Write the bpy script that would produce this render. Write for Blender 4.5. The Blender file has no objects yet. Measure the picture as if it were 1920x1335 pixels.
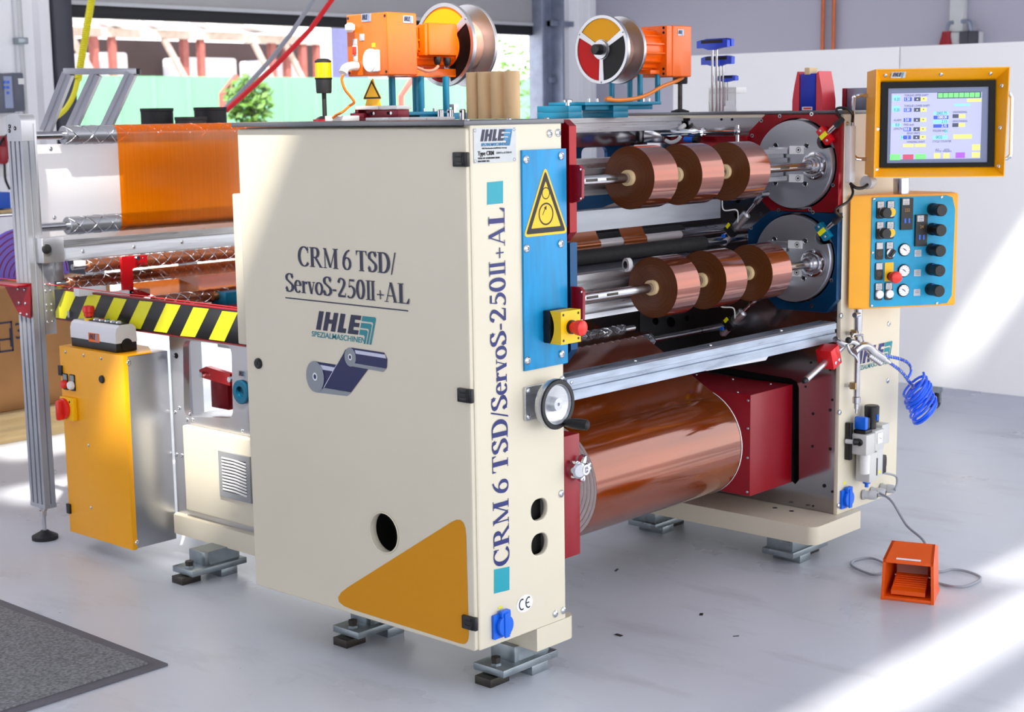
import bpy, bmesh, math, random
from mathutils import Vector, Matrix, noise
random.seed(7)
S = bpy.context.scene
COL = S.collection
PI = math.pi

# ---------------------------------------------------------------- camera
cam_data = bpy.data.cameras.new('camera')
cam = bpy.data.objects.new('camera', cam_data)
COL.objects.link(cam)
cam.location = (-2.4626, -2.3741, 1.3441)
cam.rotation_euler = (1.4147, 0.0141, -0.8327)
cam_data.sensor_width = 36
cam_data.lens = 54.48
cam_data.clip_start = 0.05
cam_data.clip_end = 300
cam_data.dof.use_dof = True
cam_data.dof.focus_distance = 3.95
cam_data.dof.aperture_fstop = 6.3
S.camera = cam

# ---------------------------------------------------------------- sky, sun, exposure
world = bpy.data.worlds.new('sky')
S.world = world
world.use_nodes = True
wn = world.node_tree
wn.nodes.clear()
w_out = wn.nodes.new('ShaderNodeOutputWorld')
w_bg = wn.nodes.new('ShaderNodeBackground')
w_tc = wn.nodes.new('ShaderNodeTexCoord')
w_sep = wn.nodes.new('ShaderNodeSeparateXYZ')
w_ramp = wn.nodes.new('ShaderNodeValToRGB')
wn.links.new(w_tc.outputs['Generated'], w_sep.inputs[0])
wn.links.new(w_sep.outputs['Z'], w_ramp.inputs[0])
wn.links.new(w_ramp.outputs[0], w_bg.inputs[0])
wn.links.new(w_bg.outputs[0], w_out.inputs[0])
w_ramp.color_ramp.elements[0].position = 0.0
w_ramp.color_ramp.elements[0].color = (0.95, 0.94, 0.94, 1)
w_ramp.color_ramp.elements[1].position = 0.5
w_ramp.color_ramp.elements[1].color = (0.84, 0.88, 0.96, 1)
w_bg.inputs[1].default_value = 1.0

SUN_DIR = Vector((0.42, 0.50, -0.757)).normalized()
sun_data = bpy.data.lights.new('sun', 'SUN')
sun_data.energy = 2.8
sun_data.angle = 0.024
sun_data.color = (1.0, 0.95, 0.86)
sun = bpy.data.objects.new('sun', sun_data)
COL.objects.link(sun)
sun.rotation_euler = SUN_DIR.to_track_quat('-Z', 'Y').to_euler()

S.view_settings.view_transform = 'Standard'
S.view_settings.look = 'None'
S.view_settings.gamma = 1
S.view_settings.use_curve_mapping = False
S.view_settings.exposure = 1.68

# ---------------------------------------------------------------- materials
def lin(c):
    c /= 255.0
    return c / 12.92 if c <= 0.04045 else ((c + 0.055) / 1.055) ** 2.4

def rgb(r, g, b):
    return (lin(r), lin(g), lin(b), 1)

def mat(name, c, rough=0.5, metal=0.0, var=0.0, scale=8.0, bump=0.0, bscale=200.0, stretch=None,
        coat=0.0, emit=0.0, spec=0.5, aniso=0.0, trans=0.0, rvar=0.0, tint=None):
    m = bpy.data.materials.new(name)
    m.use_nodes = True
    nt = m.node_tree
    b = nt.nodes['Principled BSDF']
    col = rgb(*c)
    b.inputs['Base Color'].default_value = col
    b.inputs['Roughness'].default_value = rough
    b.inputs['Metallic'].default_value = metal
    b.inputs['Specular IOR Level'].default_value = spec
    b.inputs['Coat Weight'].default_value = coat
    b.inputs['Coat Roughness'].default_value = 0.08
    b.inputs['Transmission Weight'].default_value = trans
    if emit:
        b.inputs['Emission Color'].default_value = col
        b.inputs['Emission Strength'].default_value = emit
    tc = nt.nodes.new('ShaderNodeTexCoord')
    mp = nt.nodes.new('ShaderNodeMapping')
    nt.links.new(tc.outputs['Object'], mp.inputs[0])
    if stretch:
        mp.inputs['Scale'].default_value = stretch
    nz = nt.nodes.new('ShaderNodeTexNoise')
    nz.inputs['Scale'].default_value = scale
    nz.inputs['Detail'].default_value = 5
    nt.links.new(mp.outputs[0], nz.inputs['Vector'])
    if var:
        mx = nt.nodes.new('ShaderNodeMix')
        mx.data_type = 'RGBA'
        t = rgb(*tint) if tint else tuple(max(0, v * (1 - var)) for v in col[:3]) + (1,)
        mx.inputs[6].default_value = t
        mx.inputs[7].default_value = tuple(min(1, v * (1 + var * 0.5)) for v in col[:3]) + (1,)
        cr = nt.nodes.new('ShaderNodeMapRange')
        cr.inputs[1].default_value = 0.3
        cr.inputs[2].default_value = 0.7
        nt.links.new(nz.outputs[0], cr.inputs[0])
        nt.links.new(cr.outputs[0], mx.inputs[0])
        nt.links.new(mx.outputs[2], b.inputs['Base Color'])
    if rvar:
        mr = nt.nodes.new('ShaderNodeMapRange')
        mr.inputs[1].default_value = 0.3
        mr.inputs[2].default_value = 0.7
        mr.inputs[3].default_value = max(0.02, rough - rvar)
        mr.inputs[4].default_value = min(1, rough + rvar)
        nt.links.new(nz.outputs[0], mr.inputs[0])
        nt.links.new(mr.outputs[0], b.inputs['Roughness'])
    if bump:
        bp = nt.nodes.new('ShaderNodeBump')
        bp.inputs['Strength'].default_value = bump
        bp.inputs['Distance'].default_value = 0.002
        n2 = nt.nodes.new('ShaderNodeTexNoise')
        n2.inputs['Scale'].default_value = bscale
        nt.links.new(mp.outputs[0], n2.inputs['Vector'])
        nt.links.new(n2.outputs[0], bp.inputs['Height'])
        nt.links.new(bp.outputs[0], b.inputs['Normal'])
    if aniso:
        b.inputs['Anisotropic'].default_value = aniso
        tg = nt.nodes.new('ShaderNodeTangent')
        tg.direction_type = 'RADIAL'
        tg.axis = 'X'
        nt.links.new(tg.outputs[0], b.inputs['Tangent'])
    return m

CREAM = mat('cream_paint', (222, 214, 192), 0.38, var=0.03, scale=3, bump=0.03, bscale=500)
YELLOW = mat('yellow_paint', (250, 172, 0), 0.4, var=0.04, scale=4, bump=0.02, bscale=500)
BLUE = mat('blue_anodised', (0, 144, 202), 0.42, metal=0.1, var=0.22, scale=14, stretch=(3, 3, 0.5), rvar=0.08)
TEAL = mat('teal_anodised', (0, 122, 156), 0.42, metal=0.15, var=0.2, scale=9)
NAVY = mat('dark_blue_anodised', (4, 66, 108), 0.3, metal=0.5, var=0.2, scale=4)
RED = mat('red_anodised', (142, 6, 22), 0.28, metal=0.45, var=0.15, scale=4)
REDPAINT = mat('red_paint', (146, 8, 28), 0.35, var=0.1, scale=5)
BRIGHTRED = mat('bright_red_metal', (215, 20, 30), 0.3, metal=0.2, var=0.1)
ALU = mat('milled_aluminium', (198, 199, 203), 0.33, metal=0.9, var=0.07, scale=6, rvar=0.06, stretch=(1, 1, 0.5))
ALUBR = mat('brushed_aluminium', (200, 202, 206), 0.34, metal=0.9, var=0.1, scale=30, stretch=(0.3, 6, 6), rvar=0.08)
PLATE = mat('ground_steel_plate', (170, 168, 172), 0.12, metal=0.97, var=0.10, scale=4, rvar=0.03)
DISC = mat('turned_disc', (176, 178, 184), 0.33, metal=0.8, var=0.08, scale=5, rvar=0.05)
PROFILE = mat('anodised_profile', (186, 188, 194), 0.35, metal=0.75, var=0.06, scale=3)
GALV = mat('galvanised_steel', (165, 176, 192), 0.36, metal=0.75, var=0.28, scale=16, stretch=(0.5, 3, 3), rvar=0.1)
ZINC = mat('zinc_plated_steel', (150, 160, 166), 0.35, metal=0.7, var=0.2, scale=20, rvar=0.1)
CHROME = mat('chrome', (215, 216, 220), 0.09, metal=1.0, var=0.05)
ROLLSTEEL = mat('grooved_roller_steel', (150, 153, 160), 0.30, metal=0.8, var=0.06, scale=8)
STEEL = mat('turned_steel', (190, 190, 194), 0.2, metal=1.0, var=0.12, scale=20, rvar=0.06)
SCREWM = mat('screw_steel', (205, 208, 212), 0.22, metal=1.0, var=0.1, scale=60)
DARKSTEEL = mat('dark_steel', (70, 66, 62), 0.45, metal=0.7, var=0.3, scale=30)
BLACK = mat('black_plastic', (14, 14, 16), 0.42, var=0.15, scale=20)
RUBBER = mat('black_rubber', (22, 22, 26), 0.62, var=0.2, scale=40, bump=0.2, bscale=120)
GREYPLATE = mat('grey_lid', (108, 110, 114), 0.35, metal=0.5, var=0.1)
WHITEPL = mat('white_plastic', (232, 232, 232), 0.4, var=0.03)
GREYPL = mat('light_grey_plastic', (196, 198, 200), 0.42, var=0.05)
ORANGE = mat('orange_enamel', (246, 106, 2), 0.35, var=0.05, scale=6, coat=0.15)
PEDAL = mat('orange_plastic', (240, 92, 8), 0.4, var=0.06)
SOCKET = mat('socket_blue', (12, 104, 226), 0.35, var=0.05)
CARD = mat('kraft_card', (220, 184, 138), 0.8, var=0.1, scale=25, stretch=(1, 1, 0.3))
INKBLUE = mat('lettering_blue', (8, 26, 104), 0.4)
INKNAVY = mat('lettering_navy', (4, 9, 58), 0.4)
INKTEAL = mat('lettering_teal', (0, 132, 142), 0.4)
INKCYAN = mat('sticker_cyan', (0, 156, 174), 0.4)
INKBLACK = mat('lettering_black', (12, 12, 14), 0.5)
INKGREY = mat('print_grey', (140, 146, 152), 0.5)
INKLILAC = mat('print_lilac', (205, 206, 226), 0.45)
INKROYAL = mat('print_royal_blue', (2, 13, 78), 0.4)
WARN = mat('warning_yellow', (255, 196, 0), 0.4)
STICKYEL = mat('sticker_amber', (214, 144, 0), 0.5, spec=0.3)
HAZYEL = mat('hazard_yellow', (236, 232, 20), 0.35)
HAZBLK = mat('hazard_black', (10, 10, 10), 0.3)
DARK = mat('hole_shade_black', (10, 8, 8), 0.8)  # near-black colour painted in for the shade inside holes
WHITEINK = mat('print_white', (240, 240, 242), 0.5)
BTNRED = mat('button_red', (232, 42, 30), 0.32, var=0.04)
BTNWHITE = mat('button_white', (238, 238, 238), 0.35)
BTNYEL = mat('button_yellow', (248, 196, 0), 0.35)
TAPEFACE = mat('wound_tape_face', (92, 48, 14), 0.36, metal=0.15, var=0.2, scale=60, aniso=0.85, spec=0.6)
TAPEWRAP = mat('glossy_tape_wrap', (136, 66, 44), 0.12, metal=0.75, var=0.30, scale=5, stretch=(0.4, 12, 12), coat=0.8, rvar=0.05, bump=0.35, bscale=3.5)
ROLLWRAP = mat('amber_film_roll', (136, 60, 12), 0.11, metal=0.3, var=0.3, scale=4, stretch=(0.5, 6, 6), coat=0.7, rvar=0.04, bump=0.25, bscale=3)
COREM = mat('core_card', (226, 200, 152), 0.6, var=0.1)
WOODM = mat('pallet_wood', (206, 178, 128), 0.75, var=0.25, scale=10, stretch=(0.3, 4, 4))
CRATE = mat('crate_board', (180, 128, 74), 0.75, var=0.12, scale=6)
BROWNROLL = mat('amber_glazed_roller', (150, 90, 62), 0.25, metal=0.6, var=0.2, scale=6)
AIRBLUE = mat('blue_hose', (8, 96, 250), 0.25, var=0.05, coat=0.4)
GREYCABLE = mat('grey_cable', (150, 154, 164), 0.5)
AMBER = mat('amber_lens', (255, 190, 0), 0.2, var=0.1, scale=30, emit=0.05)

def radial_rings(m, dark, light):
    """fine winding rings round the x axis of the object"""
    nt = m.node_tree
    b = nt.nodes['Principled BSDF']
    tc = nt.nodes.new('ShaderNodeTexCoord')
    mp = nt.nodes.new('ShaderNodeMapping')
    mp.inputs['Scale'].default_value = (0, 1, 1)
    ln = nt.nodes.new('ShaderNodeVectorMath')
    ln.operation = 'LENGTH'
    nz = nt.nodes.new('ShaderNodeTexNoise')
    nz.noise_dimensions = '1D'
    nz.inputs['Scale'].default_value = 420
    nz.inputs['Detail'].default_value = 3
    mx = nt.nodes.new('ShaderNodeMix')
    mx.data_type = 'RGBA'
    mx.inputs[6].default_value = rgb(*dark)
    mx.inputs[7].default_value = rgb(*light)
    mr = nt.nodes.new('ShaderNodeMapRange')
    mr.inputs[1].default_value = 0.3
    mr.inputs[2].default_value = 0.7
    nt.links.new(tc.outputs['Object'], mp.inputs[0])
    nt.links.new(mp.outputs[0], ln.inputs[0])
    nt.links.new(ln.outputs['Value'], nz.inputs['W'])
    nt.links.new(nz.outputs[0], mr.inputs[0])
    nt.links.new(mr.outputs[0], mx.inputs[0])
    nt.links.new(mx.outputs[2], b.inputs['Base Color'])
radial_rings(TAPEFACE, (74, 36, 8), (112, 62, 24))
BEAMALU = mat('beam_aluminium', (150, 155, 164), 0.36, metal=0.8, var=0.18, scale=9, stretch=(0.5, 4, 4), rvar=0.08)

def film_material(name, tint, gloss_col, gloss=0.18):
    m = bpy.data.materials.new(name)
    m.use_nodes = True
    nt = m.node_tree
    nt.nodes.clear()
    out = nt.nodes.new('ShaderNodeOutputMaterial')
    tr = nt.nodes.new('ShaderNodeBsdfTransparent')
    tl = nt.nodes.new('ShaderNodeBsdfTranslucent')
    df = nt.nodes.new('ShaderNodeBsdfDiffuse')
    m0 = nt.nodes.new('ShaderNodeMixShader')
    df.inputs[0].default_value = rgb(*gloss_col)
    nt.links.new(tl.outputs[0], m0.inputs[1])
    nt.links.new(df.outputs[0], m0.inputs[2])
    gl = nt.nodes.new('ShaderNodeBsdfGlossy')
    m1 = nt.nodes.new('ShaderNodeMixShader')
    m2 = nt.nodes.new('ShaderNodeMixShader')
    nz = nt.nodes.new('ShaderNodeTexNoise')
    tc = nt.nodes.new('ShaderNodeTexCoord')
    mp = nt.nodes.new('ShaderNodeMapping')
    mp.inputs['Scale'].default_value = (60, 1, 1)
    nt.links.new(tc.outputs['Object'], mp.inputs[0])
    nt.links.new(mp.outputs[0], nz.inputs['Vector'])
    mr = nt.nodes.new('ShaderNodeMapRange')
    mr.inputs[3].default_value = 0.25
    mr.inputs[4].default_value = 0.42
    nt.links.new(nz.outputs[0], mr.inputs[0])
    nt.links.new(mr.outputs[0], m1.inputs[0])
    tr.inputs[0].default_value = rgb(*tint)
    tl.inputs[0].default_value = rgb(*gloss_col)
    gl.inputs[0].default_value = (1, 0.9, 0.8, 1)
    gl.inputs[1].default_value = 0.12
    fr = nt.nodes.new('ShaderNodeFresnel')
    fr.inputs[0].default_value = 1.5
    nt.links.new(fr.outputs[0], m2.inputs[0])
    nt.links.new(tr.outputs[0], m1.inputs[1])
    nt.links.new(m0.outputs[0], m1.inputs[2])
    nt.links.new(m1.outputs[0], m2.inputs[1])
    nt.links.new(gl.outputs[0], m2.inputs[2])
    nt.links.new(m2.outputs[0], out.inputs[0])
    return m

def translucent_sheet(name, c):
    m = bpy.data.materials.new(name)
    m.use_nodes = True
    nt = m.node_tree
    nt.nodes.clear()
    out = nt.nodes.new('ShaderNodeOutputMaterial')
    a = nt.nodes.new('ShaderNodeBsdfTranslucent')
    b = nt.nodes.new('ShaderNodeBsdfDiffuse')
    x = nt.nodes.new('ShaderNodeMixShader')
    nz = nt.nodes.new('ShaderNodeTexNoise')
    mr = nt.nodes.new('ShaderNodeMapRange')
    mr.inputs[3].default_value = 0.38
    mr.inputs[4].default_value = 0.44
    nt.links.new(nz.outputs[0], mr.inputs[0])
    nt.links.new(mr.outputs[0], x.inputs[0])
    a.inputs[0].default_value = rgb(*c)
    b.inputs[0].default_value = rgb(*c)
    nt.links.new(a.outputs[0], x.inputs[1])
    nt.links.new(b.outputs[0], x.inputs[2])
    nt.links.new(x.outputs[0], out.inputs[0])
    return m

SHEET = translucent_sheet('white_sheet', (250, 246, 246))
FILM = film_material('amber_film', (255, 146, 4), (255, 132, 0))
FILMB = film_material('copper_film', (220, 120, 50), (212, 118, 66))

def glass_material(name, tint, rough=0.02):
    m = bpy.data.materials.new(name)
    m.use_nodes = True
    nt = m.node_tree
    nt.nodes.clear()
    out = nt.nodes.new('ShaderNodeOutputMaterial')
    tr = nt.nodes.new('ShaderNodeBsdfTransparent')
    gl = nt.nodes.new('ShaderNodeBsdfGlossy')
    fr = nt.nodes.new('ShaderNodeFresnel')
    mx = nt.nodes.new('ShaderNodeMixShader')
    tr.inputs[0].default_value = rgb(*tint)
    gl.inputs[1].default_value = rough
    nt.links.new(fr.outputs[0], mx.inputs[0])
    nt.links.new(tr.outputs[0], mx.inputs[1])
    nt.links.new(gl.outputs[0], mx.inputs[2])
    nt.links.new(mx.outputs[0], out.inputs[0])
    return m

PLEXI = glass_material('clear_acrylic', (232, 222, 226))

# ---------------------------------------------------------------- mesh building
X_, Y_, Z_ = Vector((1, 0, 0)), Vector((0, 1, 0)), Vector((0, 0, 1))

class Pl:
    """a flat working plane: origin, right, up, outward normal"""
    def __init__(self, o, u, v):
        self.o = Vector(o)
        self.u = Vector(u).normalized()
        self.n = self.u.cross(Vector(v)).normalized()
        self.v = self.n.cross(self.u).normalized()
    def at(self, a, b, c=0.0):
        return self.o + self.u * a + self.v * b + self.n * c
    def matrix(self, a=0, b=0, c=0):
        m = Matrix((self.u, self.v, self.n)).transposed().to_4x4()
        m.translation = self.at(a, b, c)
        return m

def front(x, y, z):      # faces -Y
    return Pl((x, y, z), X_, Z_)

def side(x, y, z):       # faces -X
    return Pl((x, y, z), -Y_, Z_)

def top(x, y, z):        # faces +Z
    return Pl((x, y, z), X_, Y_)

def circle(cx, cy, r, n=32, ry=None):
    ry = ry or r
    return [(cx + r * math.cos(2 * PI * i / n), cy + ry * math.sin(2 * PI * i / n)) for i in range(n)]

def rrect(x0, x1, y0, y1, r, n=5):
    pts = []
    for cx, cy, a in ((x1 - r, y1 - r, 0), (x0 + r, y1 - r, 90), (x0 + r, y0 + r, 180), (x1 - r, y0 + r, 270)):
        for i in range(n + 1):
            t = math.radians(a + 90 * i / n)
            pts.append((cx + r * math.cos(t), cy + r * math.sin(t)))
    return pts

def rpoly(pts, r, n=5):
    out = []
    k = len(pts)
    for i in range(k):
        p, a, b = Vector(pts[i]), Vector(pts[i - 1]), Vector(pts[(i + 1) % k])
        da, db = (a - p).normalized(), (b - p).normalized()
        ang = da.angle(db)
        d = r / math.tan(ang / 2)
        s, e = p + da * d, p + db * d
        for j in range(n + 1):
            t = j / n
            q = s * (1 - t) ** 2 + p * 2 * t * (1 - t) + e * t * t
            out.append((q.x, q.y))
    return out

class MB:
    def __init__(self, m):
        self.bm = bmesh.new()
        self.mats = [m]
        self.mi = 0
    def use(self, m):
        if m not in self.mats:
            self.mats.append(m)
        self.mi = self.mats.index(m)
        return self
    def _tag(self, n0):
        self.bm.faces.ensure_lookup_table()
        for f in self.bm.faces[n0:]:
            f.material_index = self.mi
    def box(self, x0, x1, y0, y1, z0, z1, bev=0.0, seg=2):
        return self.obox(((x0 + x1) / 2, (y0 + y1) / 2, (z0 + z1) / 2), X_ * abs(x1 - x0) / 2, Y_ * abs(y1 - y0) / 2, Z_ * abs(z1 - z0) / 2, bev, seg)
    def obox(self, c, a, b, d, bev=0.0, seg=2):
        c, a, b, d = Vector(c), Vector(a), Vector(b), Vector(d)
        if a.cross(b).dot(d) < 0:
            a = -a
        t = bmesh.new()
        v = [t.verts.new(c + a * i + b * j + d * k) for k in (-1, 1) for j in (-1, 1) for i in (-1, 1)]
        for f in ((0, 2, 3, 1), (4, 5, 7, 6), (0, 1, 5, 4), (2, 6, 7, 3), (0, 4, 6, 2), (1, 3, 7, 5)):
            t.faces.new([v[i] for i in f])
        if bev:
            bmesh.ops.bevel(t, geom=t.edges[:], offset=bev, segments=seg, affect='EDGES', profile=0.5)
        return self._merge(t)
    def _merge(self, t):
        me = bpy.data.meshes.new('tmp')
        t.to_mesh(me)
        t.free()
        n0 = len(self.bm.faces)
        self.bm.from_mesh(me)
        bpy.data.meshes.remove(me)
        self._tag(n0)
        return self
    def cyl(self, a, b, r, r2=None, seg=24, caps=True):
        a, b = Vector(a), Vector(b)
        L = (b - a).length
        return self.lathe([(0, r), (L, r if r2 is None else r2)], a, b - a, seg, caps)
    def lathe(self, prof, a, axis, seg=28, caps=True):
        """prof: (distance along axis, radius)"""
        a, w = Vector(a), Vector(axis).normalized()
        u = w.orthogonal().normalized()
        v = w.cross(u)
        n0 = len(self.bm.faces)
        rings = []
        for d, r in prof:
            c = a + w * d
            rings.append([self.bm.verts.new(c + (u * math.cos(2 * PI * i / seg) + v * math.sin(2 * PI * i / seg)) * max(r, 1e-5)) for i in range(seg)])
        for k in range(len(rings) - 1):
            for i in range(seg):
                j = (i + 1) % seg
                self.bm.faces.new((rings[k][i], rings[k][j], rings[k + 1][j], rings[k + 1][i]))
        if caps:
            self.bm.faces.new(rings[0][::-1])
            self.bm.faces.new(rings[-1])
        self._tag(n0)
        return self
    def tube(self, pts, r, seg=10, closed=False, radii=None):
        pts = [Vector(p) for p in pts]
        n = len(pts)
        n0 = len(self.bm.faces)
        rings = []
        prev = None
        for i in range(n):
            if closed:
                t = (pts[(i + 1) % n] - pts[i - 1]).normalized()
            else:
                t = (pts[min(i + 1, n - 1)] - pts[max(i - 1, 0)]).normalized()
            u = t.orthogonal().normalized() if prev is None else (prev - t * prev.dot(t)).normalized()
            prev = u
            v = t.cross(u)
            rr = radii[i] if radii else r
            rings.append([self.bm.verts.new(pts[i] + (u * math.cos(2 * PI * k / seg) + v * math.sin(2 * PI * k / seg)) * rr) for k in range(seg)])
        m = n if closed else n - 1
        for i in range(m):
            A, B = rings[i], rings[(i + 1) % n]
            for k in range(seg):
                j = (k + 1) % seg
                self.bm.faces.new((A[k], A[j], B[j], B[k]))
        if not closed:
            self.bm.faces.new(rings[0][::-1])
            self.bm.faces.new(rings[-1])
        self._tag(n0)
        return self
    def plate(self, pl, outer, holes=(), thick=0.01, lift=0.0, bev=0.0):
        """flat plate lying behind (lift - thick .. lift) the plane, with real holes"""
        cu = bpy.data.curves.new('c', 'CURVE')
        cu.dimensions = '2D'
        cu.fill_mode = 'BOTH'
        cu.extrude = max(thick / 2 - bev, 0)
        cu.bevel_depth = bev
        cu.bevel_resolution = 1
        cu.offset = -bev
        for loop in [outer] + list(holes):
            sp = cu.splines.new('POLY')
            sp.points.add(len(loop) - 1)
            for p, q in zip(sp.points, loop):
                p.co = (q[0], q[1], 0, 1)
            sp.use_cyclic_u = True
        return self._curve(cu, pl.matrix(0, 0, lift - thick / 2))
    def text(self, pl, s, size, a=0, b=0, align='CENTER', shear=0.0, bold=0.0, xs=1.0, lift=0.0006, depth=0.0004, space=1.0):
        cu = bpy.data.curves.new('t', 'FONT')
        cu.body = s
        cu.size = size
        cu.align_x = align
        cu.align_y = 'CENTER'
        cu.shear = shear
        cu.offset = bold
        cu.extrude = depth
        cu.space_character = space
        cu.resolution_u = 3
        m = pl.matrix(a, b, lift) @ Matrix.Diagonal((xs, 1, 1, 1))
        return self._curve(cu, m)
    def _curve(self, cu, m):
        o = bpy.data.objects.new('tmpc', cu)
        COL.objects.link(o)
        me = bpy.data.meshes.new_from_object(o)
        bpy.data.objects.remove(o)
        bpy.data.curves.remove(cu)
        me.transform(m)
        n0 = len(self.bm.faces)
        self.bm.from_mesh(me)
        bpy.data.meshes.remove(me)
        self._tag(n0)
        return self
    def prism(self, pl, pts, depth, lift=0.0):
        """convex or simple polygon pushed out of the plane from lift to lift+depth"""
        n0 = len(self.bm.faces)
        A = [self.bm.verts.new(pl.at(p[0], p[1], lift)) for p in pts]
        B = [self.bm.verts.new(pl.at(p[0], p[1], lift + depth)) for p in pts]
        k = len(pts)
        self.bm.faces.new(A[::-1])
        self.bm.faces.new(B)
        for i in range(k):
            j = (i + 1) % k
            self.bm.faces.new((A[i], A[j], B[j], B[i]))
        self._tag(n0)
        return self
    def flat(self, pl, pts, lift=0.0006):
        n0 = len(self.bm.faces)
        self.bm.faces.new([self.bm.verts.new(pl.at(p[0], p[1], lift)) for p in pts])
        self._tag(n0)
        return self
    def quad(self, *pts):
        n0 = len(self.bm.faces)
        self.bm.faces.new([self.bm.verts.new(Vector(p)) for p in pts])
        self._tag(n0)
        return self
    def grid(self, rows):
        """rows of points -> sheet"""
        n0 = len(self.bm.faces)
        V = [[self.bm.verts.new(Vector(p)) for p in r] for r in rows]
        for i in range(len(V) - 1):
            for j in range(len(V[0]) - 1):
                self.bm.faces.new((V[i][j], V[i][j + 1], V[i + 1][j + 1], V[i + 1][j]))
        self._tag(n0)
        return self
    def ball(self, c, r, sx=1, sy=1, sz=1, u=16, v=10):
        t = bmesh.new()
        bmesh.ops.create_uvsphere(t, u_segments=u, v_segments=v, radius=r)
        bmesh.ops.scale(t, vec=(sx, sy, sz), verts=t.verts[:])
        bmesh.ops.translate(t, vec=Vector(c), verts=t.verts[:])
        return self._merge(t)
    def screw(self, pl, a, b, r, h=None):
        """domed socket screw head standing on the plane"""
        h = h or r * 0.55
        p = pl.at(a, b, 0)
        keep = self.mi
        self.lathe([(0, r), (h * 0.45, r * 0.96), (h * 0.85, r * 0.7), (h, r * 0.42), (h * 0.99, r * 0.40), (h * 0.5, r * 0.38)], p, pl.n, 14)
        return self

ROOT = {}
GZ = -0.02        # floor level

def finish(me, ang=32):
    me.polygons.foreach_set('use_smooth', [True] * len(me.polygons))
    me.set_sharp_from_angle(angle=math.radians(ang))
    me.update()

def obj(name, mb, parent=None, label=None, ang=32, org=None):
    """link a mesh; parts share the origin of their thing"""
    me = bpy.data.meshes.new(name)
    loc = Vector(ROOT[parent.name]) if parent else Vector(org if org else (0, 0, 0))
    if mb.mats and loc.length:
        bmesh.ops.translate(mb.bm, vec=-loc, verts=mb.bm.verts[:])
    mb.bm.to_mesh(me)
    mb.bm.free()
    for m in mb.mats:
        me.materials.append(m)
    finish(me, ang)
    o = bpy.data.objects.new(name, me)
    COL.objects.link(o)
    if parent:
        o.parent = parent
    else:
        o.location = loc
    ROOT[o.name] = tuple(loc)
    if label:
        o['label'] = label
    return o

def thing(name, label, cat, loc=(0, 0, 0), group=None):
    o = bpy.data.objects.new(name, None)
    o.empty_display_size = 0.05
    COL.objects.link(o)
    o.location = loc
    ROOT[o.name] = tuple(loc)
    o['label'] = label
    o['category'] = cat
    if group:
        o['group'] = group
    return o

def tag(o, label, cat, group=None):
    o['label'] = label
    o['category'] = cat
    if group:
        o['group'] = group
    return o

def single(name, mb, label, cat, group=None, org=None, ang=32):
    return tag(obj(name, mb, None, None, ang, org), label, cat, group)

def struct(name, mb, ang=32):
    o = obj(name, mb, None, None, ang)
    o['kind'] = 'structure'
    return o

def dup(root, delta, label=None, group=None):
    """copy of a thing with copies of its parts and sub-parts"""
    def rec(o, par):
        c = o.copy()
        COL.objects.link(c)
        c.parent = par
        for ch in [k for k in bpy.data.objects if k.parent == o]:
            rec(ch, c)
        return c
    r = rec(root, None)
    r.location = Vector(root.location) + Vector(delta)
    ROOT[r.name] = tuple(r.location)
    if label:
        r['label'] = label
    if group:
        r['group'] = group
    return r

def arc(c, u, v, r, a0, a1, n=12):
    c, u, v = Vector(c), Vector(u), Vector(v)
    return [c + u * r * math.cos(math.radians(a0 + (a1 - a0) * i / n)) + v * r * math.sin(math.radians(a0 + (a1 - a0) * i / n)) for i in range(n + 1)]

def spline(pts, n=8):
    """smooth curve through points"""
    P = [Vector(p) for p in pts]
    P = [P[0] * 2 - P[1]] + P + [P[-1] * 2 - P[-2]]
    out = []
    for i in range(1, len(P) - 2):
        for k in range(n):
            t = k / n
            a, b, c, d = P[i - 1], P[i], P[i + 1], P[i + 2]
            out.append(0.5 * ((2 * b) + (c - a) * t + (2 * a - 5 * b + 4 * c - d) * t * t + (3 * b - a - 3 * c + d) * t ** 3))
    out.append(P[-2])
    return out

# ---------------------------------------------------------------- serif lettering and marks drawn as shapes
TK, TN = 0.205, 0.062

def _ell(cx, cy, rx, ry, a0, a1, n=22):
    return [(cx + rx * math.cos(math.radians(a0 + (a1 - a0) * i / n)), cy + ry * math.sin(math.radians(a0 + (a1 - a0) * i / n))) for i in range(n + 1)]

def _nib(path, tk=TK, tn=TN):
    q = []
    n = len(path)
    L, Rr = [], []
    for i in range(n):
        a, b = path[max(i - 1, 0)], path[min(i + 1, n - 1)]
        tx, ty = b[0] - a[0], b[1] - a[1]
        d = math.hypot(tx, ty) or 1
        tx, ty = tx / d, ty / d
        w = 0.5 * (tn + (tk - tn) * abs(ty) ** 1.6)
        L.append((path[i][0] - ty * w, path[i][1] + tx * w))
        Rr.append((path[i][0] + ty * w, path[i][1] - tx * w))
    for i in range(n - 1):
        q.append([L[i], Rr[i], Rr[i + 1], L[i + 1]])
    return q

def _r(x0, x1, y0, y1):
    return [(x0, y0), (x1, y0), (x1, y1), (x0, y1)]

def _stem(x, h=1.0, w=TK, bot=True, topl=True, s=0.085):
    q = [_r(x - w / 2, x + w / 2, 0, h)]
    if bot:
        q.append(_r(x - w / 2 - s, x + w / 2 + s, 0, 0.04))
    if topl:
        q.append(_r(x - w / 2 - s, x + w / 2 + s, h - 0.04, h))
    return q

def _diag(x0, y0, x1, y1, w):
    return [[(x0 - w / 2, y0), (x0 + w / 2, y0), (x1 + w / 2, y1), (x1 - w / 2, y1)]]

def _sp(pts, n=7):
    return [(v.x, v.y) for v in spline([(p[0], p[1], 0) for p in pts], n)]

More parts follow.
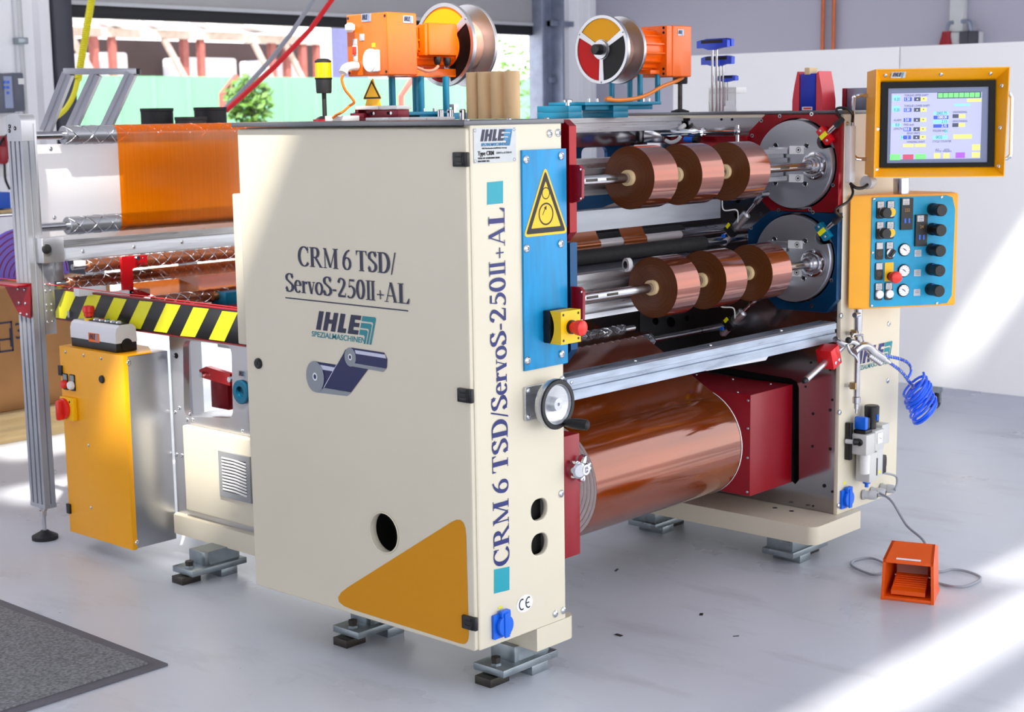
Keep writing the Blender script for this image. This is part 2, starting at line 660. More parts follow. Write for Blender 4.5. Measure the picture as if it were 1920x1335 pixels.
def glyph(c):
    """-> polygons, advance (cap height 1)"""
    if c == 'C':
        return _nib(_ell(0.44, 0.5, 0.36, 0.485, 42, 322)) + [_r(0.69, 0.74, 0.68, 1.0)], 0.82
    if c == 'R':
        return _stem(0.2) + _nib([(0.2, 0.975)] + _ell(0.40, 0.735, 0.23, 0.24, 90, -90) + [(0.2, 0.495)]) + _diag(0.82, 0.0, 0.42, 0.5, 0.17) + [_r(0.70, 0.95, 0, 0.04)], 0.95
    if c == 'M':
        return _stem(0.16, w=0.06) + _stem(0.90) + _diag(0.53, 0.04, 0.16, 1.0, 0.16) + _diag(0.53, 0.04, 0.88, 1.0, 0.06), 1.1
    if c == '6':
        return _nib(_ell(0.32, 0.31, 0.225, 0.29, 0, 360, 28), 0.165) + _nib(_sp([(0.52, 0.985), (0.32, 0.87), (0.15, 0.62), (0.095, 0.31)]), 0.165), 0.66
    if c == 'T':
        return _stem(0.4, topl=False) + [_r(0.04, 0.76, 0.955, 1.0), _r(0.04, 0.075, 0.76, 1.0), _r(0.725, 0.76, 0.76, 1.0), [(0.04, 0.955), (0.14, 0.955), (0.075, 0.80)], [(0.76, 0.955), (0.725, 0.80), (0.66, 0.955)]], 0.82
    if c == 'S':
        p = _sp([(0.54, 0.78), (0.45, 0.935), (0.30, 0.975), (0.13, 0.87), (0.13, 0.68), (0.33, 0.52), (0.51, 0.37), (0.52, 0.17), (0.34, 0.028), (0.17, 0.06), (0.07, 0.24)])
        return _nib(p, 0.19) + [_r(0.52, 0.56, 0.70, 1.0), _r(0.055, 0.095, 0.0, 0.30)], 0.64
    if c == 'D':
        return _stem(0.2) + _nib([(0.2, 0.975)] + _ell(0.38, 0.5, 0.36, 0.475, 90, -90, 26) + [(0.2, 0.025)]), 0.88
    if c == '/':
        return _diag(0.03, -0.05, 0.30, 1.03, 0.07), 0.34
    if c == 'e':
        return _nib(_ell(0.28, 0.33, 0.20, 0.315, 8, 318), 0.165) + [_r(0.12, 0.50, 0.37, 0.41)], 0.52
    if c == 'r':
        return _stem(0.17, 0.65, 0.165, topl=False) + [[(0.02, 0.60), (0.2, 0.60), (0.2, 0.65), (0.02, 0.62)]] + _nib(_sp([(0.22, 0.44), (0.30, 0.58), (0.40, 0.60)]), 0.08, 0.06) + [circle(0.40, 0.565, 0.07, 12)], 0.46
    if c == 'v':
        return _diag(0.28, 0.0, 0.12, 0.65, 0.16) + _diag(0.28, 0.0, 0.46, 0.65, 0.05) + [_r(0.0, 0.24, 0.61, 0.65), _r(0.36, 0.56, 0.61, 0.65)], 0.54
    if c == 'o':
        return _nib(_ell(0.28, 0.325, 0.21, 0.315, 0, 360, 26), 0.165), 0.56
    if c == '-':
        return [_r(0.04, 0.30, 0.27, 0.37)], 0.36
    if c == '2':
        return _nib(_sp([(0.09, 0.74), (0.18, 0.93), (0.32, 0.97), (0.48, 0.84), (0.46, 0.62), (0.28, 0.33), (0.09, 0.08)]), 0.165) + [_r(0.06, 0.52, 0.0, 0.11), [(0.5, 0.0), (0.56, 0.0), (0.60, 0.24), (0.56, 0.24)]], 0.64
    if c == '5':
        return _nib(_sp([(0.16, 0.57), (0.32, 0.62), (0.50, 0.48), (0.52, 0.28), (0.38, 0.06), (0.20, 0.02), (0.07, 0.10)]), 0.165) + [[(0.15, 0.55), (0.19, 0.55), (0.24, 0.98), (0.20, 0.98)], _r(0.2, 0.53, 0.87, 0.98)], 0.64
    if c == '0':
        return _nib(_ell(0.31, 0.5, 0.215, 0.475, 0, 360, 30), 0.165), 0.63
    if c == 'I':
        return _stem(0.20, w=0.15) + _stem(0.50, w=0.15) + [_r(0.05, 0.65, 0.0, 0.04), _r(0.05, 0.65, 0.96, 1.0)], 0.74
    if c == '+':
        return [_r(0.03, 0.47, 0.30, 0.36), _r(0.22, 0.28, 0.10, 0.56)], 0.50
    if c == 'A':
        return _diag(0.14, 0.0, 0.42, 1.0, 0.055) + _diag(0.72, 0.0, 0.43, 1.0, 0.155) + [_r(0.22, 0.62, 0.30, 0.345), _r(0.02, 0.27, 0, 0.04), _r(0.58, 0.86, 0, 0.04)], 0.88
    if c == 'L':
        return _stem(0.20) + [_r(0.2, 0.68, 0.0, 0.045), [(0.52, 0.0), (0.70, 0.0), (0.74, 0.28), (0.69, 0.28)]], 0.78
    return [], 0.26

def serif(mb, pl, s, a0, b0, width, height, lift=0.0008):
    """fit a line of serif lettering between a0 and a0+width on baseline b0"""
    tot = sum(glyph(c)[1] for c in s)
    step = 0
    kx, x = width / tot, 0.0
    for c in s:
        g, adv = glyph(c)
        for p in g:
            area = sum(p[i - 1][0] * p[i][1] - p[i][0] * p[i - 1][1] for i in range(len(p)))
            if area < 0:
                p = p[::-1]
            step += 1
            mb.flat(pl, [(a0 + (x + u) * kx, b0 + v * height) for u, v in p], lift + 0.000003 * step)
        x += adv
    return mb

def block_logo(mb, pl, a, b, w, h, m1, m2, lift=0.0008, small=True):
    """four heavy slanted capitals, three stripes turning down at the right, a line of small capitals below"""
    def P(x, y):
        return (a + (x + 0.10 * y) / 1.10 * w, b + y * h)
    y0, y1 = 0.30, 1.0
    g = (y1 - y0)
    mb.use(m1)
    polys = [[(0.0, y0), (0.085, y0), (0.085, y1), (0.0, y1)],
             [(0.125, y0), (0.205, y0), (0.205, y1), (0.125, y1)], [(0.265, y0), (0.345, y0), (0.345, y1), (0.265, y1)],
             [(0.205, y0 + g * .40), (0.265, y0 + g * .40), (0.265, y0 + g * .62), (0.205, y0 + g * .62)],
             [(0.385, y0), (0.53, y0), (0.53, y0 + g * .24), (0.47, y0 + g * .24), (0.47, y1), (0.385, y1)],
             [(0.565, y0), (0.745, y0), (0.745, y0 + g * .23), (0.65, y0 + g * .23), (0.65, y0 + g * .39), (0.74, y0 + g * .39), (0.74, y0 + g * .61), (0.65, y0 + g * .61), (0.65, y0 + g * .77), (0.745, y0 + g * .77), (0.745, y1), (0.565, y1)]]
    for p in polys:
        mb.flat(pl, [P(*q) for q in p], lift)
    mb.use(m2)
    for k in range(3):
        yt = 1.0 - 0.25 * k
        yb = yt - 0.19
        xr = 1.0 - 0.05 * k
        mb.flat(pl, [P(0.765, yb), P(xr - 0.05, yb), P(xr - 0.032, yb - 0.06), P(xr - 0.032, 0.0), P(xr, 0.0), P(xr, yt - 0.05), P(xr - 0.02, yt), P(0.765, yt)], lift)
    if small:
        sl = Pl(pl.o, pl.u, pl.v)
        mb.text(sl, 'SPEZIALMASCHINEN', h * 0.285, a + w * 0.385, b + h * 0.115, shear=0.12, xs=w * 0.79 / (h * 0.285 * 8.3), lift=lift, depth=0.0001, bold=h * 0.004)
    return mb

def d2(p):      # point on a plane facing -X -> plane coordinates
    return (-p[1], p[2])

def f2(p):      # point on a plane facing -Y -> plane coordinates
    return (p[0], p[2])

def roll_emblem(mb, pl):
    def poly(m, pts, k):
        mb.use(m)
        mb.flat(pl, pts, 0.0006 + 0.00025 * k)
    def el(m, c, l, t, k):
        rx, ry = abs(c[0] - l[0]), abs(t[1] - c[1])
        poly(m, circle(c[0], c[1], rx, 28, ry), k)
    poly(INKROYAL, [d2((0, 0.5365, 0.6658)), d2((0, 0.4956, 0.6823)), d2((0, 0.4532, 0.7424)), d2((0, 0.5325, 0.7432))], 0)
    poly(INKLILAC, [d2((0, 0.5074, 0.725)), d2((0, 0.4698, 0.7249)), d2((0, 0.4614, 0.735)), d2((0, 0.5248, 0.7366))], 1)
    poly(INKGREY, [d2((0, 0.5365, 0.6651)), d2((0, 0.4197, 0.6689)), d2((0, 0.4019, 0.6795)), d2((0, 0.5037, 0.6801))], 1)
    poly(INKROYAL, [d2((0, 0.5037, 0.6801)), d2((0, 0.4038, 0.6799)), d2((0, 0.3402, 0.7433)), d2((0, 0.407, 0.7782)), d2((0, 0.4202, 0.7835)), d2((0, 0.4265, 0.7738))], 2)
    poly(INKLILAC, [d2((0, 0.5057, 0.6799)), d2((0, 0.5016, 0.6817)), d2((0, 0.4532, 0.7424)), d2((0, 0.4552, 0.7422))], 3)
    poly(INKROYAL, [d2((0, 0.4028, 0.7441)), d2((0, 0.2882, 0.7422)), d2((0, 0.2749, 0.7537)), d2((0, 0.2723, 0.7731)), d2((0, 0.2827, 0.7886)), d2((0, 0.3988, 0.7901))], 3)
    poly(INKLILAC, [d2((0, 0.3822, 0.7767)), d2((0, 0.2758, 0.7753)), d2((0, 0.2792, 0.7839)), d2((0, 0.3857, 0.7854))], 4)
    poly(INKGREY, [d2((0, 0.3989, 0.7445)), d2((0, 0.2882, 0.7422)), d2((0, 0.2768, 0.751)), d2((0, 0.3871, 0.7529))], 4)
    for (c, l, t, ri) in (((0, 0.5351, 0.7048), (0, 0.5689, 0.704), (0, 0.533, 0.7438), 0.26), ((0, 0.4027, 0.7665), (0, 0.423, 0.7663), (0, 0.4017, 0.7898), 0.34)):
        c, l, t = d2(c), d2(l), d2(t)
        rx, ry = abs(c[0] - l[0]), abs(t[1] - c[1])
        poly(INKGREY, circle(c[0], c[1], rx, 30, ry), 5)
        poly(WHITEINK, circle(c[0], c[1], rx * ri, 20, ry * ri), 6)
        poly(INKROYAL, circle(c[0], c[1], rx * ri * 0.6, 16, ry * ri * 0.6), 7)
    return mb

# ================================================================ THE HALL
FLOORM = mat('grey_epoxy_floor', (206, 210, 219), 0.32, var=0.10, scale=1.6, rvar=0.10, bump=0.02, bscale=40)
def floor_marks(m):
    """scuffs and light scratches of their own shape, mixed over the base"""
    nt = m.node_tree
    b = nt.nodes['Principled BSDF']
    src = b.inputs['Base Color'].links[0].from_socket
    tc = nt.nodes.new('ShaderNodeTexCoord')
    prev = src
    for sc, st, lo, hi, col in ((38, (1, 2.6, 1), 0.70, 0.76, (120, 122, 128)), (55, (2.2, 1, 1), 0.725, 0.77, (226, 228, 232)), (7.0, (1, 0.3, 1), 0.55, 1.0, (160, 160, 164))):
        mp = nt.nodes.new('ShaderNodeMapping')
        mp.inputs['Scale'].default_value = st
        mp.inputs['Rotation'].default_value = (0, 0, sc)
        nt.links.new(tc.outputs['Object'], mp.inputs[0])
        nz = nt.nodes.new('ShaderNodeTexNoise')
        nz.inputs['Scale'].default_value = sc
        nz.inputs['Detail'].default_value = 8
        nz.inputs['Roughness'].default_value = 0.62
        nt.links.new(mp.outputs[0], nz.inputs['Vector'])
        mr = nt.nodes.new('ShaderNodeMapRange')
        mr.inputs[1].default_value = lo
        mr.inputs[2].default_value = hi
        nt.links.new(nz.outputs[0], mr.inputs[0])
        mx = nt.nodes.new('ShaderNodeMix')
        mx.data_type = 'RGBA'
        nt.links.new(mr.outputs[0], mx.inputs[0])
        nt.links.new(prev, mx.inputs[6])
        mx.inputs[7].default_value = rgb(*col)
        prev = mx.outputs[2]
    nt.links.new(prev, b.inputs['Base Color'])
floor_marks(FLOORM)
WALLW = mat('white_wall_panel', (240, 241, 245), 0.45, var=0.04, scale=1.5)
WALLG = mat('grey_wall_paint', (176, 174, 190), 0.7, var=0.04, scale=0.7)
CEILM = mat('ceiling_sheet', (190, 192, 198), 0.6, var=0.05)
DOORM = mat('sectional_door_sheet', (172, 170, 172), 0.45, var=0.04, scale=2)
STEELFR = mat('galvanised_door_track', (140, 148, 168), 0.4, metal=0.5, var=0.2, scale=12)
FRAMED = mat('dark_door_frame', (58, 60, 72), 0.5, var=0.1)

struct('floor', MB(FLOORM).quad((-9, -9, GZ), (7.3, -9, GZ), (7.3, 5.6, GZ), (-9, 5.6, GZ)))

# back wall: ribbed sheets left and right of the gate, and over it
def ribbed(mb, x0, x1, z0, z1, y, pitch, depth):
    x = x0
    while x < x1 - 1e-4:
        w = min(pitch, x1 - x)
        a, b, c, d, e = x, x + w * 0.5, x + w * 0.6, x + w * 0.9, x + w
        pr = [(a, 0), (b, 0), (c, depth), (d, depth), (e, 0)]
        for (p, q), (r, s) in zip(pr[:-1], pr[1:]):
            mb.quad((p, y - q, z0), (r, y - s, z0), (r, y - s, z1), (p, y - q, z1))
        x += w
    return mb
wb = ribbed(MB(WALLW), -5.0, 2.36, GZ, 4.6, 5.5, 0.34, 0.035)
ribbed(wb, 6.72, 7.16, GZ, 4.6, 5.5, 0.17, 0.03)
wb.box(2.30, 6.75, 5.5, 5.56, 3.9, 4.6)
struct('wall_back', wb)
wr = MB(WALLG)
wr.box(7.15, 7.25, -1.2, 5.56, GZ, 4.6)
struct('wall_right', wr)
struct('wall_light_block', MB(WALLG).box(-5.1, -5.0, -4.5, 2.7, GZ, 4.6))  # unseen wall, added to hold light off the cabinet's door side

# the sectional gate, raised a little under two metres
dm = MB(DOORM)
for k in range(5):
    z0 = 1.985 + 0.42 * k
    dm.box(2.40, 6.62, 5.56, 5.60, z0, z0 + 0.414, 0.006)
door = struct('door_1', dm)
obj('bottom_seal', MB(RUBBER).box(2.40, 6.62, 5.555, 5.605, 1.915, 1.985, 0.01), door)
obj('window_strip', MB(GREYPL).box(2.42, 6.60, 5.548, 5.56, 1.985, 2.01, 0.004), door)
fr = MB(FRAMED)
fr.box(2.35, 2.47, 5.44, 5.58, GZ, 4.0, 0.01)
struct('trim_1', fr)
fr = MB(STEELFR)
fr.box(6.50, 6.56, 5.46, 5.6, GZ, 4.2, 0.006).box(6.62, 6.64, 5.36, 5.6, GZ, 4.2).box(6.56, 6.72, 5.47, 5.5, GZ, 4.2)
for k in range(9):
    fr.box(6.56, 6.66, 5.43, 5.47, 0.3 + 0.42 * k, 0.34 + 0.42 * k)
fr.box(6.56, 6.80, 5.40, 5.47, 1.98, 2.02)
struct('trim_2', fr)

# ceiling with roof lights; those over film and back wall added to brighten
HOLES = []
def roof(holes):
    mb = MB(CEILM)
    pl = top(0, 0, 4.6)
    mb.plate(pl, [(-10, -10), (7.3, -10), (7.3, 5.7), (-10, 5.7)], holes, thick=0.12, lift=0.12)
    return mb
ROOF_LIGHTS = [rrect(*q, 0.02, 1) for q in ((-2.4, 0.2, -3.87, -3.655), (-2.4, 0.4, -4.9, -4.02), (-0.95, 0.5, -3.63, -3.485), (1.42, 2.9, -2.26, -2.0),
               (-2.24, -0.72, -1.66, -1.03), (-2.27, -0.75, -0.57, -0.23), (-1.75, -0.75, -0.226, -0.02), (-1.93, -1.2, 0.11, 0.5), (-2.6, 2.1, 4.35, 5.3))]
struct('ceiling', roof([h[::-1] for h in ROOF_LIGHTS]))

# ---------------------------------------------------------------- outside the gate
GROUNDM = mat('pale_gravel', (206, 200, 190), 0.9, var=0.2, scale=3)
FENCEM = mat('green_fence_sheet', (112, 168, 134), 0.6, var=0.06, scale=1)
RUSTM = mat('rusty_red_steel', (150, 84, 78), 0.7, var=0.2)
BEIGE = mat('weathered_beam', (190, 170, 160), 0.8, var=0.2)
TARP = mat('white_tarpaulin', (232, 228, 232), 0.7, var=0.12, scale=2)
DARKBACK = mat('dark_timber_wall', (52, 38, 40), 0.9, var=0.3, scale=1)
LEAF = mat('leaf_green', (84, 124, 40), 0.6, var=0.4, scale=20)
LEAF2 = mat('pale_grass', (150, 156, 128), 0.8, var=0.3, scale=4)
BUILDM = mat('white_render', (240, 240, 246), 0.7, var=0.02)
BLUESH = mat('grey_blue_sheet', (92, 94, 136), 0.6, var=0.1)

g = single('yard_ground', MB(GROUNDM).quad((-8, 5.62, -0.03), (60, 5.62, -0.03), (60, 60, -0.03), (-8, 60, -0.03)), 'pale gravel yard outside the raised gate', 'ground')
g['kind'] = 'structure'
fm = MB(FENCEM)
x = 4.0
while x < 30:
    fm.quad((x, 18, 0.0), (x + 0.55, 18, 0.0), (x + 0.55, 18, 1.97), (x, 18, 1.97))
    fm.quad((x + 0.55, 18, 0.0), (x + 0.6, 17.94, 0.0), (x + 0.6, 17.94, 1.97), (x + 0.55, 18, 1.97))
    fm.quad((x + 0.6, 17.94, 0.0), (x + 0.65, 18, 0.0), (x + 0.65, 18, 1.97), (x + 0.6, 17.94, 1.97))
    x += 0.65
single('yard_fence', fm, 'pale green corrugated fence across the yard outside the gate', 'fence')

# open storage racks beyond the fence
def rack(x0, x1, y, label, posts, ztop):
    t = thing('storage_rack', label, 'rack', (x0, y, 0), 'open racks beyond the fence')
    for px in posts:
        p = MB(RUSTM)
        p.box(px - 0.07, px + 0.07, y - 0.07, y + 0.07, 0, ztop)
        p.box(px + 0.35, px + 0.47, y - 0.07, y + 0.07, 0, ztop)
        obj('post', p, t)
        obj('brace', MB(BEIGE).tube([(px, y - 0.1, ztop - 0.9), (px - 0.55, y - 0.1, ztop)], 0.07, 6), t)
    obj('beam', MB(BEIGE).box(x0, x1, y - 0.12, y + 0.1, ztop, ztop + 0.17), t)
    return t
rack(13.4, 18.2, 24.0, 'red post storage rack with pale beam and tarpaulin bundles, left side of the gate view', (14.6, 16.7), 2.89)
rack(18.3, 20.2, 24.0, 'red post rack with slanting braces, behind the red and grey hanging hoses', (18.95, 19.8), 2.86)
db = MB(DARKBACK)
db.box(13.0, 21.4, 25.4, 25.6, GZ, 2.93)
single('timber_shed', db, 'dark timber shed wall behind the yard racks', 'shed')
def bundle(x, y, z, sx, sz, label, seed):
    random.seed(seed)
    t = bmesh.new()
    bmesh.ops.create_icosphere(t, subdivisions=3, radius=1)
    for v in t.verts:
        n = noise.noise(v.co * 1.7 + Vector((seed, 0, 0)))
        v.co = Vector((v.co.x * sx, v.co.y * 0.6, max(v.co.z, -0.75) * sz)) * (1 + 0.28 * n)
    bmesh.ops.translate(t, vec=(x, y, z), verts=t.verts[:])
    single('tarpaulin_bundle', MB(TARP)._merge(t), label, 'tarpaulin', 'wrapped bundles on the racks')
BZ = 3.075
bundle(13.95, 24, BZ + 0.22, 0.62, 0.26, 'white tarpaulin bundle on the outdoor rack beside the left gate frame', 1)
bundle(15.1, 24, BZ + 0.2, 0.36, 0.25, 'white tarpaulin bundle on the outdoor rack, right of the yellow hose', 2)
bundle(16.25, 24, BZ + 0.19, 0.45, 0.22, 'white tarpaulin bundle in the middle of the outdoor rack', 3)
bundle(17.55, 24, BZ + 0.18, 0.5, 0.2, 'white tarpaulin bundle over the outdoor rack above the black core sleeves', 5)
bundle(18.9, 24, BZ + 0.17, 0.6, 0.2, 'white tarpaulin bundle at the right end of the outdoor racks', 8)
for i, (x0, x1, z1, lab) in enumerate(((14.0, 14.9, 2.58, 'white crate standing in the left bay of the outdoor rack'),
                                (15.05, 15.6, 2.62, 'white box standing above the slanted frame, in the outdoor rack'),
                                (17.0, 18.3, 2.55, 'wide white box in the rack bay above the green fence middle'),
                                (19.0, 20.1, 2.52, 'white container behind the grey hanging hose'))):
    single('storage_box', MB(BUILDM).box(x0, x1, 24.35, 25.2, -0.03, z1, 0.05), lab, 'box', 'white boxes in the racks')
hb = MB(BUILDM).box(25.5, 52, 30, 36, -0.03, 9)
hall = single('white_hall', hb, 'white building beyond the fence at the right of the gate view', 'building')
hs = MB(BLUESH).box(24.4, 25.4, 28, 28.3, -0.03, 5)
single('sheet_wall', hs, 'grey blue sheet wall beside the white building outside', 'wall')
for pts, lab in ((((9.2238, 13, 1.2993), (9.2404, 13, 1.6115), (9.4684, 13, 1.8227)), 'rusty bent fence post outside the gate, left of the shrub by the hoses'), (((12.2104, 13, 1.3313), (12.219, 13, 1.5802), (12.4573, 13, 1.8227)), 'rusty bent fence post outside the gate, under the orange motor')):
    pts = [(pts[0][0], 13, -0.03), (pts[1][0], 13, pts[1][2]), (pts[2][0], 13, pts[2][2])]
    single('fence_post', MB(RUSTM).tube(pts, 0.045, 6), lab, 'post', org=pts[0])
def leafy(name, c, r, n, size, m, label, cat, flat=1.0, seed=1):
    random.seed(seed)
    mb = MB(m)
    for i in range(n):
        d = Vector((random.gauss(0, 1), random.gauss(0, 1), random.gauss(0, 1))).normalized() * random.random() ** 0.4
        p = Vector(c) + Vector((d.x * r, d.y * r, d.z * r * flat))
        if p.z < 0.02:
            p.z = 0.05
        a = Vector((random.gauss(0, 1), random.gauss(0, 1), random.gauss(0, 1))).normalized() * size
        b = a.orthogonal().normalized() * size * 0.5
        mb.quad(p - a * .5, p + b * .5, p + a * .5, p - b * .5)
    return mb
for (x0, y0, r, h, lab) in ((9.0186, 12.2, 0.30, 1.5115, 'leafy green shrub outside the gate, right of the black core sleeves'), (14.8234, 13.5, 0.7, 1.819, 'green shrub outside the gate, behind the brown card tubes')):
    t = thing('shrub', lab, 'shrub', (x0, y0, 0), 'shrubs outside the gate')
    obj('foliage', leafy('f', (x0, y0, h), r, 420, 0.13, LEAF, '', ''), t)
    obj('stem', MB(DARKBACK).tube([(x0, y0, -0.03), (x0 + .05, y0, h)], 0.03, 6), t)
gr = MB(LEAF2)
random.seed(4)
for i in range(2600):
    x0, y0 = random.uniform(5, 18), random.uniform(14.2, 17.7)
    hgt = random.uniform(0.15, 0.5)
    gr.quad((x0, y0, -0.03), (x0 + 0.04, y0 + .03, -0.03), (x0 + random.uniform(-.15, .2), y0, hgt), (x0 - 0.04, y0, hgt * 0.9))
o = single('tall_grass', gr, 'pale tall grass in front of the green fence', 'grass')
o['kind'] = 'stuff'

# ---------------------------------------------------------------- on and along the back wall, left
t = thing('drive_unit', 'grey wall mounted drive box with blue keys on its panel', 'control unit', (1.9, 5.1468, 1.4791))
bx = (0.8208, 3.3781, 1.5252); ex = (0.8485, 3.3477, 1.3686)
drv = MB(mat('drive_grey', (92, 96, 110), 0.45, var=0.06))
YW = 5.46
drv.box(1.8801, 1.9959, 5.29, YW, 1.3774, 1.586, 0.01)
drv.box(1.9939, 2.0639, 5.31, YW, 1.3853, 1.5922, 0.01)
t.location = (1.9346, 5.3, 1.3774); ROOT[t.name] = tuple(t.location)
obj('housing', drv, t)
k = MB(mat('drive_panel', (150, 160, 190), 0.5)).box(1.9279, 1.975, 5.283, 5.292, 1.4029, 1.5719)
obj('panel', k, t)
for (qx, qy) in ((9, 153), (15.5, 153), (9, 163), (15.5, 163), (15.5, 173)):
    pass
kp = MB(SOCKET)
for c in ((1.9313, 5.28, 1.5404), (1.9516, 5.28, 1.5405), (1.9293, 5.28, 1.5124), (1.9496, 5.28, 1.5124), (1.9476, 5.28, 1.4843)):
    kp.box(c[0] - 0.006, c[0] + 0.006, 5.278, 5.284, c[2] - 0.007, c[2] + 0.007)
obj('keypad', kp, t)
obj('rating_label', MB(WHITEPL).box(2.0256, 2.0607, 5.304, 5.311, 1.53, 1.5613), t)
cd = MB(GREYPL)
cx = 2.1317
cd.cyl((cx, 5.43, 0.9), (cx, 5.43, 4.4), 0.014, seg=10)
t = thing('wall_conduit', 'thin pale conduit pipe down the ribbed wall by the drive box', 'pipe', (cx, 5.43, 0.9))
obj('pipe', cd, t)
obj('clip', MB(ZINC).box(cx - 0.03, cx + 0.03, 5.405, 5.47, 1.75, 1.785, 0.004), t)

# hoses hanging from above
def hose(name, m, pts, r, label, seg=8):
    return single(name, MB(m).tube(spline(pts, 8), r, seg), label, 'hose')
YH = mat('yellow_hose', (226, 216, 30), 0.5, var=0.1)
yh = MB(YH)
P0, P1 = Vector((1.8333, 4.2, 2.0522)), Vector((1.6941, 4.2, 1.5245))
for s0 in (0,):
    pts = []
    n = 520
    u = (P1 - P0).normalized()
    a = u.orthogonal().normalized(); b = u.cross(a)
    for i in range(n + 1):
        f = i / n
        pts.append(P0.lerp(P1, f) + (a * math.cos(f * 2 * PI * 52) + b * math.sin(f * 2 * PI * 52)) * 0.013)
    yh.tube(pts, 0.006, 5)
t = thing('coiled_air_line', 'yellow coiled hose hanging from above in front of the gate frame', 'hose', tuple(P1))
obj('coil', yh, t)
obj('straight_length', MB(YH).tube([P0, (P0.x, P0.y, 4.6)], 0.010, 8), t)
obj('tail', MB(YH).tube(spline([P1, (1.6663, 4.2, 1.4543), (1.6219, 4.2, 1.392), (1.5679, 4.2, 1.3526)]), 0.013, 8, radii=None), t)
single('hanging_cable', MB(GREYCABLE).tube([(3.35, 3.2, 4.6), (2.3619, 3.2, 1.9157), (2.188, 3.2, 1.7181), (2.049, 3.2, 1.585), (1.8923, 3.2, 1.4549), (1.7855, 3.2, 1.3717)], 0.011, 8), 'grey cable hanging diagonally across the gate opening', 'cable')
single('hanging_hose', MB(BRIGHTRED).tube([(3.75, 3.1, 4.6), (2.4043, 3.1, 1.9234), (2.2107, 3.1, 1.7261), (1.9969, 3.1, 1.5579), (1.8282, 3.1, 1.4415), (1.7206, 3.1, 1.3689)], 0.012, 8), 'red hose hanging diagonally across the gate opening', 'hose')

# ---------------------------------------------------------------- right hand wall
COPPER = mat('copper_pipe', (178, 96, 62), 0.35, metal=0.7, var=0.15)
for i, (a, lab) in enumerate((((7.13, 3.4144, 1.8637), 'copper pipe on the grey wall, left one of the pair'), ((7.13, 3.3299, 1.86), 'copper pipe on the grey wall, right one of the pair'))):
    single('copper_pipe', MB(COPPER).cyl((7.12, a[1], 0.4), (7.12, a[1], 4.5), 0.014, seg=12), lab, 'pipe', 'copper pipes on the grey wall', org=(7.12, a[1], 0.4))
a = (7.1, 2.4024, 1.8182)
t = thing('cable_duct', 'pale vertical cable duct with bent conduits above the white partitions', 'cable duct', (7.1, a[1], 1.9))
obj('duct', MB(GREYPL).box(7.09, 7.149, a[1] - 0.045, a[1] + 0.05, 1.8189, 4.5, 0.004), t)
obj('conduit', MB(STEELFR).tube(spline([(7.09, 2.4218, 1.88), (7.09, 2.4515, 1.8746), (7.09, 2.4652, 1.8344)]), 0.012, 8), t)
obj('conduit', MB(STEELFR).tube(spline([(7.09, 2.3661, 1.8841), (7.09, 2.3106, 1.878), (7.09, 2.2939, 1.8199)]), 0.012, 8), t)
a, b = (7.08, 2.4636, 1.8238), (7.08, 2.4723, 1.7422)
single('power_plug', MB(REDPAINT).lathe([(0, 0.028), (0.03, 0.034), (abs(a[2] - b[2]) + .03, 0.055)], a, (0, 0, -1), 16), 'red conical power plug on the grey wall', 'plug')
t = thing('wall_socket', 'dark grey double socket box under the cable duct', 'socket', (7.1, 2.3221, 1.747))
obj('box', MB(GREYPL).box(7.07, 7.15, 2.2387, 2.4312, 1.7402, 1.8148, 0.005), t)
for u_ in ((7.06, 2.3294, 1.7801), (7.06, 2.2705, 1.7777)):
    obj('lid', MB(FRAMED).box(7.055, 7.075, u_[1] - 0.035, u_[1] + 0.035, u_[2] - 0.045, u_[2] + 0.04, 0.004), t)

# wheeled white partitions
PART = mat('white_partition', (248, 248, 250), 0.42, var=0.02, scale=1)
def partition(y0, y1, label):
    t = thing('partition', label, 'partition', (3.98, (y0 + y1) / 2, GZ), 'white wheeled partitions')
    obj('panel', MB(PART).box(3.95, 4.01, y0, y1, 0.085, 1.61, 0.004), t)
    for y in (y0 + 0.22 * (y1 - y0), y1 - 0.2):
        c = obj('castor', MB(ZINC).box(3.96, 4.0, y - 0.03, y + 0.03, 0.055, 0.086).box(3.975, 3.985, y - .03, y - .024, 0.01, 0.06).box(3.975, 3.985, y + .024, y + .03, 0.01, 0.06), t)
        obj('wheel', MB(RUBBER).cyl((3.98, y - 0.016, GZ + 0.036), (3.98, y + 0.016, GZ + 0.036), 0.036, seg=20), c)
partition(1.105, 2.36, 'long white wheeled partition behind the tool rack, left of the seam')
partition(0.10, 1.1, 'white wheeled partition behind the touch screen, right of the seam')
partition(-1.2, 0.095, 'white wheeled partition at the right edge of the photo')

# floor mat
MATM = mat('grey_pebble_mat', (128, 128, 132), 0.85, var=0.55, scale=120, bump=0.8, bscale=160)
mt = thing('floor_mat', 'dark grey pebbled floor mat at the bottom left corner', 'mat', (-0.8, 1.4, GZ))
mx_, my_ = -0.298, 0.791
obj('pile', MB(MATM).box(-2.3, mx_ - 0.035, my_ + 0.035, 3.4, GZ + 0.0015, GZ + 0.011, 0.002), mt)
obj('edging', MB(mat('mat_edging', (96, 94, 102), 0.7, var=0.1)).box(mx_ - 0.035, mx_, my_, 3.4, GZ + 0.001, GZ + 0.006).box(-2.3, mx_ - 0.035, my_, my_ + 0.035, GZ + 0.001, GZ + 0.006), mt)

# ================================================================ NEAR SIDE CABINET
DP = side(0, 0, 0)      # door face
FP = front(0, 0, 0)     # front panel face
near = thing('machine_cabinet', 'cream machine side cabinet with large lettered door and amber corner, nearest the camera', 'machine cabinet', (0.16, 0.4, 0))

